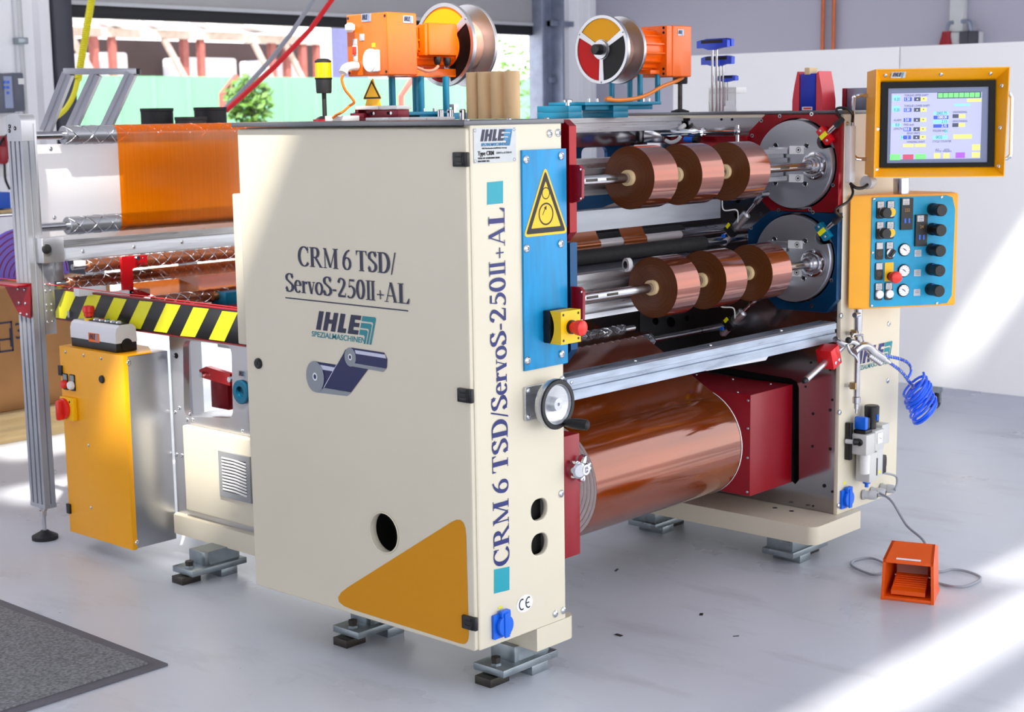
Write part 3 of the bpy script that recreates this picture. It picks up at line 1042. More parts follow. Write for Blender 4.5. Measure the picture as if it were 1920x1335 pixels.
b = MB(CREAM)
b.box(0.024, 0.318, 0.785, 0.80, 0.118, 1.312)
b.box(0.024, 0.30, 0.014, 0.80, 0.116, 0.13).box(0.024, 0.30, 0.014, 0.80, 1.30, 1.314)
b.box(0.024, 0.034, 0.014, 0.05, 0.13, 1.30).box(0.024, 0.034, 0.76, 0.80, 0.13, 1.30)
obj('casing', b, near)
obj('inner_plate', MB(ALU).box(0.296, 0.306, 0.014, 0.785, 0.118, 1.312), near)
r = MB(REDPAINT)
r.box(0.306, 0.318, 0.014, 0.785, 0.118, 1.312)
obj('red_liner', r, near, 'red inner face of the cabinet')

# door
outer = rrect(-0.808, -0.004, 0.116, 1.312, 0.008, 4)
door = obj('door', MB(CREAM).plate(DP, outer, [circle(-0.302, 0.347, 0.049, 48)], thick=0.022, lift=0.0, bev=0.004), near)
obj('hole_rim', MB(CREAM).tube([DP.at(*p, 0.0005) for p in circle(-0.302, 0.347, 0.0495, 48)], 0.0018, 6, closed=True), door)
def hinge(z, nm='hinge'):
    h = MB(BLACK)
    h.box(-0.008, 0.004, 0.004, 0.039, z - 0.016, z + 0.016, 0.002)
    h.box(-0.006, 0.004, -0.004, 0.006, z - 0.016, z + 0.016, 0.002)
    h.box(-0.0105, -0.007, 0.008, 0.030, z - 0.014, z - 0.005, 0.001).box(-0.0105, -0.007, 0.008, 0.030, z + 0.005, z + 0.014, 0.001)
    h.cyl((-0.006, 0.010, z - 0.006), (-0.006, 0.010, z + 0.006), 0.004, seg=10)
    obj(nm, h, door)
for z in (1.243, 0.716, 0.184):
    hinge(z)
lk = MB(BLACK).lathe([(0, 0.014), (0.004, 0.014), (0.007, 0.011)], (0, 0.757, 0.716), (-1, 0, 0), 24)
lk.use(DARKSTEEL).cyl((-0.006, 0.757, 0.716), (-0.0085, 0.757, 0.716), 0.006, seg=3)
obj('lock', lk, door)
obj('corner_sticker', MB(STICKYEL).flat(DP, rpoly([d2((0, 0.525, 0.1302)), d2((0, 0.0225, 0.1256)), d2((0, 0.0262, 0.442))], 0.03), 0.0006), door, 'amber corner triangle')
t = MB(INKNAVY)
serif(t, DP, 'CRM 6 TSD/', d2((0, 0.5848, 0.9747))[0], 0.977, 0.350, 0.0485)
serif(t, DP, 'ServoS-250I+AL', d2((0, 0.6378, 0.9076))[0], 0.910, 0.448, 0.0465)
t.flat(DP, [(-0.640, 0.8925), (-0.198, 0.8925), (-0.198, 0.8955), (-0.640, 0.8955)], 0.0008)
obj('lettering', t, door)
obj('maker_mark', block_logo(MB(INKNAVY), DP, -0.533, 0.803, 0.226, 0.067, INKNAVY, INKTEAL), door)
obj('roll_emblem', roll_emblem(MB(INKROYAL), DP), door)

# front panel
def stadium(cx, cz, w, h):
    r = w / 2
    return rrect(cx - w / 2, cx + w / 2, cz - h / 2, cz + h / 2, r * 0.8, 6)
fo = rrect(0.012, 0.318, 0.116, 1.321, 0.004, 3)
fpnl = obj('front_panel', MB(CREAM).plate(FP, fo, [stadium(0.225, 0.409, 0.058, 0.052), stadium(0.225, 0.324, 0.058, 0.052)], thick=0.014, lift=0.0, bev=0.003), near)
obj('panel_return', MB(CREAM).box(0.010, 0.022, 0.0005, 0.02, 0.117, 1.32, 0.003), fpnl)
obj('shade_backing', MB(DARK).box(0.19, 0.262, 0.03, 0.034, 0.28, 0.45), fpnl)  # black backing, stands for the shade behind the oval openings
for a, z in ((0.275, 1.294), (0.305, 1.295), (0.312, 0.711), (0.304, 0.433), (0.278, 0.138), (0.308, 0.139)):
    obj('screw', MB(SCREWM).screw(FP, a, z, 0.0095), fpnl)
t = MB(INKBLUE)
VP = Pl((0, 0, 0), (0, 0, 1), (-1, 0, 0))      # reads upwards on the front panel
wd_ = sum(glyph(c)[1] for c in 'CRM 6 TSD/') / sum(glyph(c)[1] for c in 'CRM 6 TSD/ServoS-250I+AL')
serif(t, VP, 'CRM 6 TSD/', 0.303, -0.116, 0.832 * wd_, 0.053)
obj('lettering', t, fpnl)
t = MB(INKBLUE)
serif(t, VP, 'ServoS-250I+AL', 0.303 + 0.832 * wd_, -0.116, 0.832 * (1 - wd_), 0.053)
obj('lettering', t, fpnl)
obj('colour_square', MB(INKCYAN).flat(FP, [f2((0.0618, 0, 0.2416)), f2((0.115, 0, 0.2377)), f2((0.1162, 0, 0.2943)), f2((0.0632, 0, 0.2989))]), fpnl)
obj('colour_square', MB(INKCYAN).flat(FP, [f2((0.0602, 0, 1.1409)), f2((0.1128, 0, 1.1417)), f2((0.1139, 0, 1.1919)), f2((0.0614, 0, 1.1905))]), fpnl)
ce = MB(WHITEINK)
ce.flat(FP, circle(0.168, 0.1915, 0.029, 30, 0.021), 0.0006)
ce.use(INKBLACK)
for cx in (0.158, 0.181):
    for q in _nib([(cx + 0.0095 * math.cos(math.radians(a)), 0.1915 + 0.0125 * math.sin(math.radians(a))) for a in range(60, 301, 12)], 0.0034, 0.0034):
        ce.flat(FP, q[::-1] if sum(q[i - 1][0] * q[i][1] - q[i][0] * q[i - 1][1] for i in range(4)) < 0 else q, 0.0011)
ce.flat(FP, _r(0.1725, 0.183, 0.190, 0.193), 0.0011)
obj('conformity_sticker', ce, fpnl)
np_ = MB(mat('nameplate_metal', (168, 172, 176), 0.35, metal=0.6, var=0.06, scale=30))
np_.plate(FP, rrect(0.0195, 0.158, 1.2335, 1.3105, 0.003, 3), thick=0.0015, lift=0.0015)
NP = front(0, -0.0015, 0)
block_logo(np_, NP, 0.038, 1.270, 0.108, 0.037, INKNAVY, mat('plate_blue', (40, 130, 180), 0.4), small=False)
np_.text(NP, 'SPEZIALMASCHINEN', 0.0095, 0.083, 1.2735, shear=0.2, xs=0.92, bold=0.0001)
np_.use(INKBLACK)
np_.text(NP, 'IHLE Maschinenbau GmbH Berlin, Germany', 0.0046, 0.086, 1.2655, xs=0.98)
np_.text(NP, 'Type CRM', 0.0135, 0.032, 1.2545, align='LEFT', xs=0.88, bold=0.0002)
np_.text(NP, 'YEAR OF CONSTRUCTION', 0.0052, 0.032, 1.2440, align='LEFT', space=1.15, bold=0.0001)
np_.text(NP, 'MACHINE NO.', 0.0052, 0.032, 1.2375, align='LEFT', space=1.15, bold=0.0001)
np_.use(INKGREY)
np_.text(NP, '6TSD/ ServoS-250II+AL', 0.0066, 0.092, 1.2545, align='LEFT', xs=0.8)
np_.use(SCREWM)
for a, z in ((0.0245, 1.3055), (0.152, 1.3055), (0.0245, 1.2385), (0.152, 1.2385)):
    np_.screw(NP, a, z, 0.0036)
obj('nameplate', np_, fpnl)

def socket(pl, a, z, parent, w=0.058, h=0.066):
    """blue hinged wall socket standing on the plane"""
    s = MB(SOCKET)
    P = lambda u, v: (a + u, z + v)
    s.plate(pl, rrect(a - w / 2, a + w / 2, z - h / 2, z + h / 2 - 0.008, 0.003, 3), thick=0.008, lift=0.008)
    so = obj('socket', s, parent, 'blue hinged power socket')
    l = MB(SOCKET)
    l.plate(pl, circle(a + 0.003, z - 0.004, w * 0.43, 28), thick=0.012, lift=0.019, bev=0.002)
    l.plate(pl, rrect(a - 0.012, a + 0.018, z + h * 0.26, z + h * 0.5, 0.003, 3), thick=0.012, lift=0.018, bev=0.001)
    l.plate(pl, rrect(a - 0.005, a + 0.011, z - h * 0.48, z + h * 0.4, 0.002, 3), thick=0.005, lift=0.022, bev=0.001)
    obj('lid', l, so)
    return so
skt = MB(SOCKET)
so = socket(FP, 0.081, 0.166, near)
obj('yellow_mark', MB(HAZYEL).flat(FP, rrect(0.075, 0.089, 0.2005, 0.2065, 0.002, 3)), so)

# blue switch plate with warning triangle
sp = MB(BLUE).box(0.1735, 0.328, -0.006, 0.001, 0.750, 1.2585, 0.0012)
spo = obj('switch_plate', sp, near, 'blue brushed plate')
SPP = front(0, -0.006, 0)
for p in ((0.1855, -0.006, 1.2373), (0.3088, -0.006, 1.242), (0.1835, -0.006, 1.0345), (0.304, -0.006, 1.0369), (0.1822, -0.006, 0.7743), (0.3042, -0.006, 0.7741)):
    obj('screw', MB(SCREWM).screw(SPP, p[0], p[2], 0.010), spo)
def warn(mb, pl, cx, zb, w, h, lift=0.0008, rollers=True):
    tri = lambda k, r: rpoly([(cx - w / 2 * k, zb + h / 3 - h / 3 * k), (cx + w / 2 * k, zb + h / 3 - h / 3 * k), (cx, zb + h / 3 + h * 2 / 3 * k)], r)
    mb.use(WARN).flat(pl, tri(1.0, w * 0.06), lift)
    mb.use(INKBLACK).flat(pl, tri(0.89, w * 0.03), lift + 0.0003)
    mb.use(WARN).flat(pl, tri(0.66, w * 0.012), lift + 0.0006)
    if rollers:
        mb.use(INKBLACK)
        for (z, r) in ((zb + h * 0.60, w * 0.082), (zb + h * 0.305, w * 0.155)):
            for q in _nib(_ell(cx, z, r, r, 0, 360, 28), r * 0.12 + .001, r * 0.12 + .001):
                mb.flat(pl, q[::-1] if sum(q[i - 1][0] * q[i][1] - q[i][0] * q[i - 1][1] for i in range(4)) < 0 else q, lift + 0.0009)
        r = w * 0.155
        mb.flat(pl, [(cx - r * .55, zb + h * .305 - r * .1), (cx - r * .45, zb + h * .305 - r * .1), (cx - r * .05, zb + h * .305 + r * .55), (cx - r * .15, zb + h * .305 + r * .6)], lift + 0.0009)
        mb.flat(pl, [(cx - r * .3, zb + h * .305 + r * .6), (cx + r * .05, zb + h * .305 + r * .35), (cx + r * .1, zb + h * .305 + r * .8)], lift + 0.0009)
    return mb
obj('warning_sign', warn(MB(WARN), SPP, 0.2515, 1.0605, 0.157, 0.162), spo)

# emergency stop box on the switch plate
es = MB(BLACK).box(0.238, 0.308, -0.029, -0.006, 0.809, 0.886, 0.003)
eso = obj('emergency_stop_box', es, near)
ey = MB(mat('stop_box_yellow', (250, 200, 0), 0.4, var=0.03))
prof = [(-0.029, 0)]
EP = Pl((0.238, 0, 0.8475), (0, 1, 0), (0, 0, 1))
k = []
for i in range(11):
    z = -0.0385 + 0.077 * i / 10
    k.append((-0.028 + 0.009 * (1 - (z / 0.0385) ** 2) * -1.4, z))
poly = [(-0.062, -0.0385)] + k + [(-0.062, 0.0385)]
ey.prism(Pl((0.2375, 0, 0.8475), (0, 1, 0), (0, 0, 1)), poly, 0.071)
ey.use(DARKSTEEL)
ESP = front(0, -0.062, 0)
for (u_, v_) in ((0.246, 0.878), (0.300, 0.878), (0.246, 0.818), (0.300, 0.818)):
    ey.cyl(ESP.at(u_, v_, -0.002), ESP.at(u_, v_, 0.0008), 0.0032, seg=10)
bmesh.ops.recalc_face_normals(ey.bm, faces=ey.bm.faces[:])
obj('cover', ey, eso, 'yellow cover')
bt = MB(BLACK).lathe([(0, 0.0165), (0.005, 0.0165), (0.005, 0.013)], (0.273, -0.062, 0.8475), (0, -1, 0), 28)
bt.use(BTNRED).lathe([(0.004, 0.013), (0.018, 0.0125), (0.019, 0.0175), (0.030, 0.0185), (0.036, 0.0175), (0.0395, 0.012), (0.0405, 0.003)], (0.273, -0.062, 0.8475), (0, -1, 0), 32)
obj('push_button', bt, eso, 'red mushroom button')
kn = MB(BLACK).lathe([(0, 0.009), (0.002, 0.009), (0.002, 0.006), (0.0025, 0.001)], (0.238, -0.0185, 0.848), (-1, 0, 0), 20)
obj('knockout', kn, eso)

# hand wheel
hp = MB(ALUBR).plate(FP, rrect(0.171, 0.266, 0.632, 0.713, 0.006, 3), thick=0.008, lift=0.008, bev=0.001)
for (u_, v_) in ((0.181, 0.703), (0.256, 0.703), (0.181, 0.642)):
    hp.use(SCREWM).screw(front(0, -0.008, 0), u_, v_, 0.0065)
hw = obj('hand_wheel', hp, near)
HC = (0.236, -0.035, 0.668)
w_ = MB(ALUBR)
w_.lathe([(0, 0.02), (0.025, 0.02)], (HC[0], -0.008, HC[2]), (0, -1, 0), 24)
w_.lathe([(0, 0.046), (0.0, 0.057), (0.008, 0.060), (0.018, 0.060), (0.022, 0.058), (0.022, 0.047), (0.016, 0.044), (0.010, 0.018), (0.016, 0.016), (0.024, 0.015), (0.024, 0.004), (0.02, 0.004)], (HC[0], -0.030, HC[2]), (0, -1, 0), 48)
obj('wheel', w_, hw)
rim = MB(BLACK).lathe([(0.0202, 0.0465), (0.0238, 0.0485), (0.0238, 0.0575), (0.0202, 0.0597)], (HC[0], -0.030, HC[2]), (0, -1, 0), 48, caps=False)
obj('rim_band', rim, hw, 'black rim')
ch = MB(BLACK).lathe([(0, 0.006), (0.004, 0.009), (0.02, 0.0125), (0.045, 0.0135), (0.058, 0.0125), (0.062, 0.009), (0.0625, 0.004)], (HC[0] + 0.020, -0.052, HC[2] - 0.046), Vector((0.35, -0.93, -0.05)), 20)
obj('crank_handle', ch, hw)

# lid, base and feet
ld = MB(GREYPLATE).box(-0.012, 0.324, -0.004, 0.815, 1.3165, 1.328, 0.002)
lid = obj('lid_plate', ld, near, 'dark grey lid')
for p in ((0.022, 0.02), (0.15, 0.012), (0.28, 0.012)):
    obj('screw', MB(SCREWM).screw(top(0, 0, 1.328), p[0], p[1], 0.006), lid)
bs = MB(CREAM)
bp = [(0.213, 0.80), (0.213, 0.002)] + [(0.362 - 0.03 + 0.03 * math.sin(math.radians(a)), 0.002 + 0.03 - 0.03 * math.cos(math.radians(a))) for a in range(0, 91, 15)] + [(0.362, 0.80)]
bs.prism(top(0, 0, 0.0585), bp, 0.057)
obj('base_beam', bs, near)

def foot(name, parent, x0, y0, flip=1, lx=0.20, ly=0.10, zt=0.022, zb=0.0585):
    """zinc plate on two bars, gusset box up to the beam, bolt and nut"""
    m = MB(ZINC)
    X = lambda u: x0 + flip * u
    m.box(X(0), X(lx), y0, y0 + ly, GZ + 0.024, zt, 0.0015)
    m.box(X(0.105), X(0.165), y0 + 0.002, y0 + 0.08, GZ, GZ + 0.024, 0.002)
    f = obj(name, m, parent)
    gs = MB(ZINC)
    A = [(X(0.085), zt), (X(lx - 0.012), zt), (X(lx - 0.012), zb + 0.004), (X(0.13), zb + 0.004)]
    gs.box(X(0.075), X(lx - 0.012), y0 + 0.02, y0 + ly - 0.005, zt, zb + 0.003)
    if zb > zt + 0.02:
        gs.box(X(0.06), X(0.075), y0 + 0.018, y0 + ly - 0.003, zt, zb + 0.003, 0.001)
    obj('gusset', gs, f)
    obj('pad', MB(DARKSTEEL).box(X(-0.022), X(0.045), y0 + 0.022, y0 + 0.075, GZ, GZ + 0.021, 0.0015), f, 'dark steel pad')
    bo = MB(ZINC).cyl((X(0.022), y0 + 0.045, zt), (X(0.022), y0 + 0.045, zt + 0.006), 0.014, seg=6)
    bo.use(DARKSTEEL).cyl((X(0.022), y0 + 0.045, zt + 0.006), (X(0.022), y0 + 0.045, zt + 0.013), 0.012, seg=6)
    bo.cyl((X(0.022), y0 + 0.045, zt + 0.013), (X(0.022), y0 + 0.045, zt + 0.02), 0.013, seg=6)
    bo.use(STEEL).cyl((X(0.022), y0 + 0.045, GZ + 0.02), (X(0.022), y0 + 0.045, GZ + 0.025), 0.008, seg=12)
    obj('levelling_bolt', bo, f)
    return f
foot('foot', near, 0.1347, 0.0412)
foot('foot', near, 0.0978, 0.5159)

# cream cover continuing behind the door
rc = MB(CREAM).box(0.022, 0.05, 0.80, 0.868, 0.754, 1.146, 0.003)
rc.box(0.03, 0.045, 0.812, 0.828, 1.146, 1.156, 0.002)
obj('rear_cover', rc, near)

# ================================================================ FAR SIDE STAND
far = thing('machine_cabinet', 'cream far side stand with bare metal inner plate, behind the air gun and regulator', 'machine cabinet', (1.78, 0.4, 0))
ffp = obj('front_panel', MB(CREAM).plate(FP, [(1.598, 0.1145), (1.962, 0.1145), (1.962, 1.325), (1.598, 1.325)], thick=0.014, lift=0, bev=0.002), far)
for p in ((1.5989, 0, 0.7281), (1.6003, 0, 0.4336), (1.6045, 0, 0.1425), (1.8883, 0, 0.672), (1.8902, 0, 0.4901), (1.6115, 0, 1.2965)):
    obj('screw', MB(SCREWM).screw(FP, p[0], p[2], 0.0085), ffp)
a, b_ = (1.7104, 0, 0.5282), (1.9139, 0, 0.5621)
obj('maker_mark', block_logo(MB(INKNAVY), FP, 1.700, 0.545, 0.216, 0.070, INKBLUE, INKTEAL), ffp)
obj('casing', MB(CREAM).box(1.95, 1.962, 0.0145, 0.80, 0.116, 1.325).box(1.60, 1.95, 0.79, 0.80, 0.116, 1.325), far)
# inner plate with its bores
YP = side(1.599, 0, 0)
holes = []
for (px_, py_, r) in ((0, 0, 0),):
    pass
def ip(p):
    return (-p[1], p[2])
slot = [ip((1.599, 0.4875, 0.5325)), ip((1.599, 0.1694, 0.519)), ip((1.599, 0.1502, 0.511)), ip((1.599, 0.1423, 0.4935)), ip((1.599, 0.1373, 0.203)), ip((1.599, 0.1505, 0.1874)), ip((1.599, 0.1622, 0.1958)), ip((1.599, 0.169, 0.4956)), ip((1.599, 0.4874, 0.5081))]
hs = [circle(*ip(c), r, 20) for c, r in (((1.599, 0.4984, 1.2494), 0.013), ((1.599, 0.6303, 0.658), 0.017), ((1.599, 0.6935, 0.6565), 0.013), ((1.599, 0.5662, 0.6754), 0.009), ((1.599, 0.3738, 1.0633), 0.010), ((1.599, 0.3753, 1.0167), 0.011), ((1.599, 0.5771, 1.2931), 0.014))]
ipl = obj('inner_plate', MB(PLATE).plate(YP, [(-0.80, 0.116), (-0.002, 0.116), (-0.002, 1.325), (-0.80, 1.325)], [slot] + hs, thick=0.02, lift=0.0), far, 'bare metal inner plate')
obj('shade_backing', MB(DARK).box(1.64, 1.65, 0.03, 0.78, 0.13, 1.31), far)  # black backing, stands for the shade behind slot and bores
bore = MB(DARK)
for c, r in (((1.597, 0.0469, 0.1986), 0.006), ((1.597, 0.0187, 0.1846), 0.004), ((1.597, 0.0852, 0.1285), 0.003), ((1.597, 0.0338, 0.5614), 0.0045), ((1.597, 0.0245, 0.469), 0.004), ((1.597, 0.0312, 0.4369), 0.005), ((1.597, 0.0905, 0.4182), 0.0045), ((1.597, 0.0905, 0.3163), 0.0045), ((1.597, 0.0288, 0.3164), 0.005), ((1.597, 0.1184, 0.4997), 0.0035), ((1.597, 0.1009, 0.576), 0.004), ((1.597, 0.4366, 1.3123), 0.004), ((1.597, 0.3967, 1.312), 0.004), ((1.597, 0.4542, 0.9737), 0.006), ((1.597, 0.4217, 0.9716), 0.006), ((1.597, 0.7662, 1.2681), 0.009), ((1.597, 0.7706, 1.2474), 0.009)):
    mbp = bore.cyl((1.5975, c[1], c[2]), (1.5995, c[1], c[2]), r, seg=14)
obj('bolt_holes', bore, ipl)
obj('lid_plate', MB(GREYPLATE).box(1.585, 1.975, -0.004, 0.815, 1.3265, 1.336, 0.002), far, 'grey lid')
obj('edge_strip', MB(CREAM).box(1.5865, 1.6005, 0.27, 0.80, 1.3175, 1.3262), far, 'cream edge strip under the lid')
bs = MB(CREAM)
bp = [(1.7, 0.80), (1.423, 0.80)] + [(1.423 + 0.03 - 0.03 * math.cos(math.radians(a)), -0.028 + 0.03 - 0.03 * math.sin(math.radians(a))) for a in range(0, 91, 15)] + [(1.69, -0.028), (1.7, -0.02)]
bs.prism(top(0, 0, 0.0585), bp, 0.0555)
bs.use(DARK)
for p in ((1.5527, 0.1936, 0.1145), (1.5516, 0.133, 0.1145)):
    bs.cyl((p[0], p[1], 0.1136), (p[0], p[1], 0.1145), 0.008, seg=14)
bb = obj('base_beam', bs, far)
socket(FP, 1.640, 0.163, far, 0.058, 0.066)
obj('yellow_mark', MB(HAZYEL).flat(FP, rrect(1.630, 1.646, 0.2035, 0.212, 0.002, 3)), ffp)
def farfoot(x0, y0):
    m = MB(ZINC)
    m.box(x0, x0 + 0.20, y0, y0 + 0.11, GZ + 0.024, 0.022, 0.0015)
    m.box(x0 + 0.045, x0 + 0.105, y0 + 0.003, y0 + 0.10, GZ, GZ + 0.024, 0.002)
    f = obj('foot', m, far)
    obj('gusset', MB(ZINC).box(x0 + 0.01, x0 + 0.14, y0 + 0.008, y0 + 0.10, 0.022, 0.0584, 0.001), f)
    obj('pad', MB(DARKSTEEL).box(x0 + 0.14, x0 + 0.20, y0 + 0.03, y0 + 0.085, GZ, GZ + 0.023, 0.0015), f, 'dark steel pad')
farfoot(1.4271, 0.0476)
farfoot(1.4271, 0.565)
# cable trunking and black leads down the corner of the stand
tr = MB(WHITEPL).box(1.604, 1.634, -0.018, -0.0005, 1.1242, 1.29, 0.002)
obj('cable_trunking', tr, far, 'pale cable trunking')
gl = obj('cable_gland', MB(GREYPL).lathe([(0, 0.02), (0.03, 0.02), (0.03, 0.016), (0.045, 0.014)], (1.648, -0.045, 1.1234), (1, 0, 0), 12), far)
obj('lead', MB(BLACK).tube(spline([(1.602, -0.02, 1.1224), (1.6016, -0.04, 1.1103), (1.6243, -0.05, 1.1095), (1.655, -0.05, 1.1191), (1.6849, -0.04, 1.1255)]), 0.005, 8), far)

# ---------------------------------------------------------------- winding turrets: bearing plate, rotating disc, flange and expanding shaft
SY, SZU, SZL = 0.065, 1.1755, 0.887
DCY = 0.1445
def turret(label, m, msidec, zc, zs, outline, clampm, leadpts, arm):
    t = thing('winding_turret', label, 'turret', (1.57, DCY, zc), 'winding turrets')
    YPT = side(1.570, 0, 0)
    plate = obj('bearing_plate', MB(m).plate(YPT, outline, [circle(-DCY, zc, 0.137, 64)], thick=0.0275, lift=0, bev=0.001), t)
    if msidec:
        obj('plate_edge', MB(msidec).box(1.5715, 1.597, -0.0305, -0.0225, outline[0][1] * 0 + zc - 0.105, zc + 0.105), plate)
    for (dy, dz) in ((-0.12, 0.075), (-0.127, -0.06), (0.125, 0.13), (0.158, 0.085), (-0.06, -0.142), (0.06, 0.143), (-0.05, 0.148)):
        s = MB(STEEL).cyl((1.5685, DCY + dy, zc + dz), (1.5702, DCY + dy, zc + dz), 0.006, seg=12)
        s.use(DARK).cyl((1.568, DCY + dy, zc + dz), (1.5686, DCY + dy, zc + dz), 0.003, seg=6)
        obj('bolt', s, plate)
    d = MB(DISC)
    dh = [(0.062, 0.055), (-0.045, 0.055), (0.062, -0.057), (-0.042, -0.057)]
    dpl = side(1.552, 0, 0)
    notch = (-DCY + 0.108, zc + 0.072)
    loop = []
    for i in range(96):
        a = 2 * PI * i / 96
        p = (-DCY + 0.131 * math.cos(a), zc + 0.131 * math.sin(a))
        if math.hypot(p[0] - notch[0], p[1] - notch[1]) < 0.024:
            q = math.hypot(p[0] - notch[0], p[1] - notch[1])
            w = (Vector((-DCY, zc)) - Vector(notch)).normalized()
            r = math.sqrt(max(0.024 ** 2 - q * q, 0)) * 1.3
            p = (p[0] + w.x * r, p[1] + w.y * r)
        loop.append(p)
    d.plate(dpl, loop, [circle(-DCY - dy, zc + dz, 0.007, 16) for dy, dz in dh], thick=0.022, lift=0, bev=0.0015)
    dob = obj('turret_disc', d, t)
    for dy, dz in dh:
        bz = MB(CHROME).tube([(1.5515, DCY + dy + 0.0075 * math.cos(k * PI / 8), zc + dz + 0.0075 * math.sin(k * PI / 8)) for k in range(16)], 0.0015, 6, closed=True)
        obj('bore_rim', bz, dob)
    for zz in (0.043, -0.041):
        l = MB(WHITEPL).box(1.548, 1.552, DCY - 0.036, DCY + 0.012, zc + zz - 0.012, zc + zz + 0.012)
        l.use(INKBLACK)
        lp = side(1.548, 0, 0)
        for q in _nib(_ell(-DCY + 0.020, zc + zz, 0.0075, 0.0075, 0, 360, 20), 0.0015, 0.0015):
            l.flat(lp, q[::-1] if sum(q[i - 1][0] * q[i][1] - q[i][0] * q[i - 1][1] for i in range(4)) < 0 else q)
        l.flat(lp, circle(-DCY + 0.020, zc + zz, 0.0035, 12))
        for s_ in (-1, 1):
            for q in _nib(_ell(-DCY + 0.020 - 0.004 * s_, zc + zz, 0.0155, 0.0100, 90 - 55 * s_ - 90 * s_ * 0 + (0 if s_ > 0 else 0) - 35, 90 - 55 * s_ + 35, 8), 0.0012, 0.0012)[:0]:
                l.flat(lp, q)
        obj('maker_label', l, dob)
        obj('clamp_bar', MB(ALU).box(1.548, 1.5515, DCY + 0.015, DCY + 0.085, zc + zz - 0.013, zc + zz + 0.008, 0.001), dob)
    fl = MB(STEEL).lathe([(0, 0.042), (0.012, 0.042), (0.013, 0.040), (0.013, 0.031), (0.024, 0.030), (0.024, 0.024), (0.040, 0.022), (0.042, 0.018), (0.05, 0.017)], (1.5515, SY, zs), (-1, 0, 0), 36)
    flo = obj('shaft_flange', fl, t)
    for k in range(6):
        a = k * PI / 3 + 0.4
        obj('flange_bolt', MB(SCREWM).screw(side(1.5385, 0, 0), -SY + 0.0355 * math.cos(a), zs + 0.0355 * math.sin(a), 0.0045), flo)
    sh = MB(STEEL).lathe([(0, 0.0125), (0.012, 0.0128), (0.022, 0.0140), (0.024, 0.0125), (1.17, 0.0125)], (0.347, SY, zs), (1, 0, 0), 28)
    sho = obj('winding_shaft', sh, t)
    for x in (0.47, 0.55, 1.34, 1.43, 1.02):
        obj('shaft_key', MB(DARKSTEEL).box(x, x + 0.045, SY - 0.0135, SY - 0.0115, zs - 0.0025, zs + 0.0045, 0.001), sho)
    ch_ = MB(m).prism(side(0.338, 0, 0), [(-SY - 0.055, zs - 0.075), (-SY + 0.075, zs - 0.055), (-SY + 0.095, zs - 0.035), (-SY + 0.095, zs + 0.038), (-SY + 0.085, zs + 0.048), (-SY - 0.06, zs + 0.055)], -0.013) if False else MB(REDPAINT)
    pl_ = side(0.350, 0, 0)
    ch_.plate(pl_, [(-SY - 0.05, zs - 0.07), (-SY + 0.085, zs - 0.042), (-SY + 0.098, zs - 0.034), (-SY + 0.100, zs + 0.034), (-SY + 0.090, zs + 0.044), (-SY - 0.06, zs + 0.044)], thick=0.010, lift=0, bev=0.001)
    ch_.lathe([(0, 0.03), (0.014, 0.03), (0.016, 0.026)], (0.352, SY, zs), (-1, 0, 0), 24)
    cho = obj('shaft_support', ch_, t, 'red shaft support')
    for zz in (0.034, -0.034):
        obj('bolt', MB(SCREWM).screw(front(0, SY - 0.1, 0), 0.345, zs + zz, 0.003), cho)
    # sensor clamp
    c = Vector((1.560, DCY - 0.104, zc + 0.085))
    s45 = math.radians(40)
    u = Vector((0, -math.cos(s45), math.sin(s45)))
    v = Vector((0, -math.sin(s45), -math.cos(s45)))
    cl = MB(clampm).obox(c, X_ * 0.012, u * 0.013, v * 0.026, 0.001)
    clo = obj('sensor_clamp', cl, t)
    obj('yellow_sensor', MB(HAZYEL).obox(c - X_ * 0.0125, X_ * 0.001, u * 0.013, v * 0.007), clo, 'yellow sensor face')
    obj('sensor_plug', MB(STEEL).cyl(c + u * 0.012, c + u * 0.045, 0.0075, seg=12).use(RUBBER).cyl(c + u * 0.044, c + u * 0.075, 0.010, 0.0075, seg=12), clo)
    obj('sensor_lead', MB(BLACK).tube(spline([c + u * 0.07] + leadpts), 0.004, 8), clo)
    for q in (-0.018, 0.018):
        p = c + v * q - X_ * 0.012
        obj('screw', MB(SCREWM).screw(Pl(p, -Y_, Z_), 0, 0, 0.004), clo)
    # bearing plate on the near side, mirrored
    npl = MB(m)
    o2 = [(p[0], p[1]) for p in outline]
    npl.plate(side(0.319, 0, 0), o2, [circle(-DCY, zc, 0.10, 40)], thick=0.026, lift=-0.0)
    bmesh.ops.translate(npl.bm, vec=(0.0265, 0, 0), verts=npl.bm.verts[:])
    obj('opposite_bearing_plate', npl, t)
    return t, plate
W = lambda y, z: (-y, z)
ou = [W(0.0, 1.310), W(0.0, 1.060), W(0.022, 1.037), W(0.235, 1.037), W(0.315, 1.11), W(0.315, 1.275), W(0.258, 1.325), W(0.02, 1.325)][::-1]
ol = [W(0.0, 1.0355), W(0.0, 0.778), W(0.035, 0.737), W(0.205, 0.737), W(0.315, 0.83), W(0.315, 0.975), W(0.235, 1.0355)][::-1]
tu, pu = turret('upper winding turret with red bearing plate and the upper row shaft', RED, None, 1.178, SZU, ou, BRIGHTRED,
            [(1.56, 0.0061, 1.3388), (1.57, -0.0197, 1.3415), (1.58, -0.0353, 1.3244), (1.5986, -0.025, 1.3027)], None)
obj('lever_arm', MB(RED).box(1.55, 1.58, 0.315, 0.60, 1.215, 1.262, 0.002).box(1.52, 1.58, 0.33, 0.60, 1.200, 1.216, 0.001), pu, 'red lever arm')
for y in (0.36, 0.41, 0.46, 0.51):
    obj('bolt', MB(SCREWM).cyl((1.54, y, 1.216), (1.54, y, 1.227), 0.008, seg=12), pu)
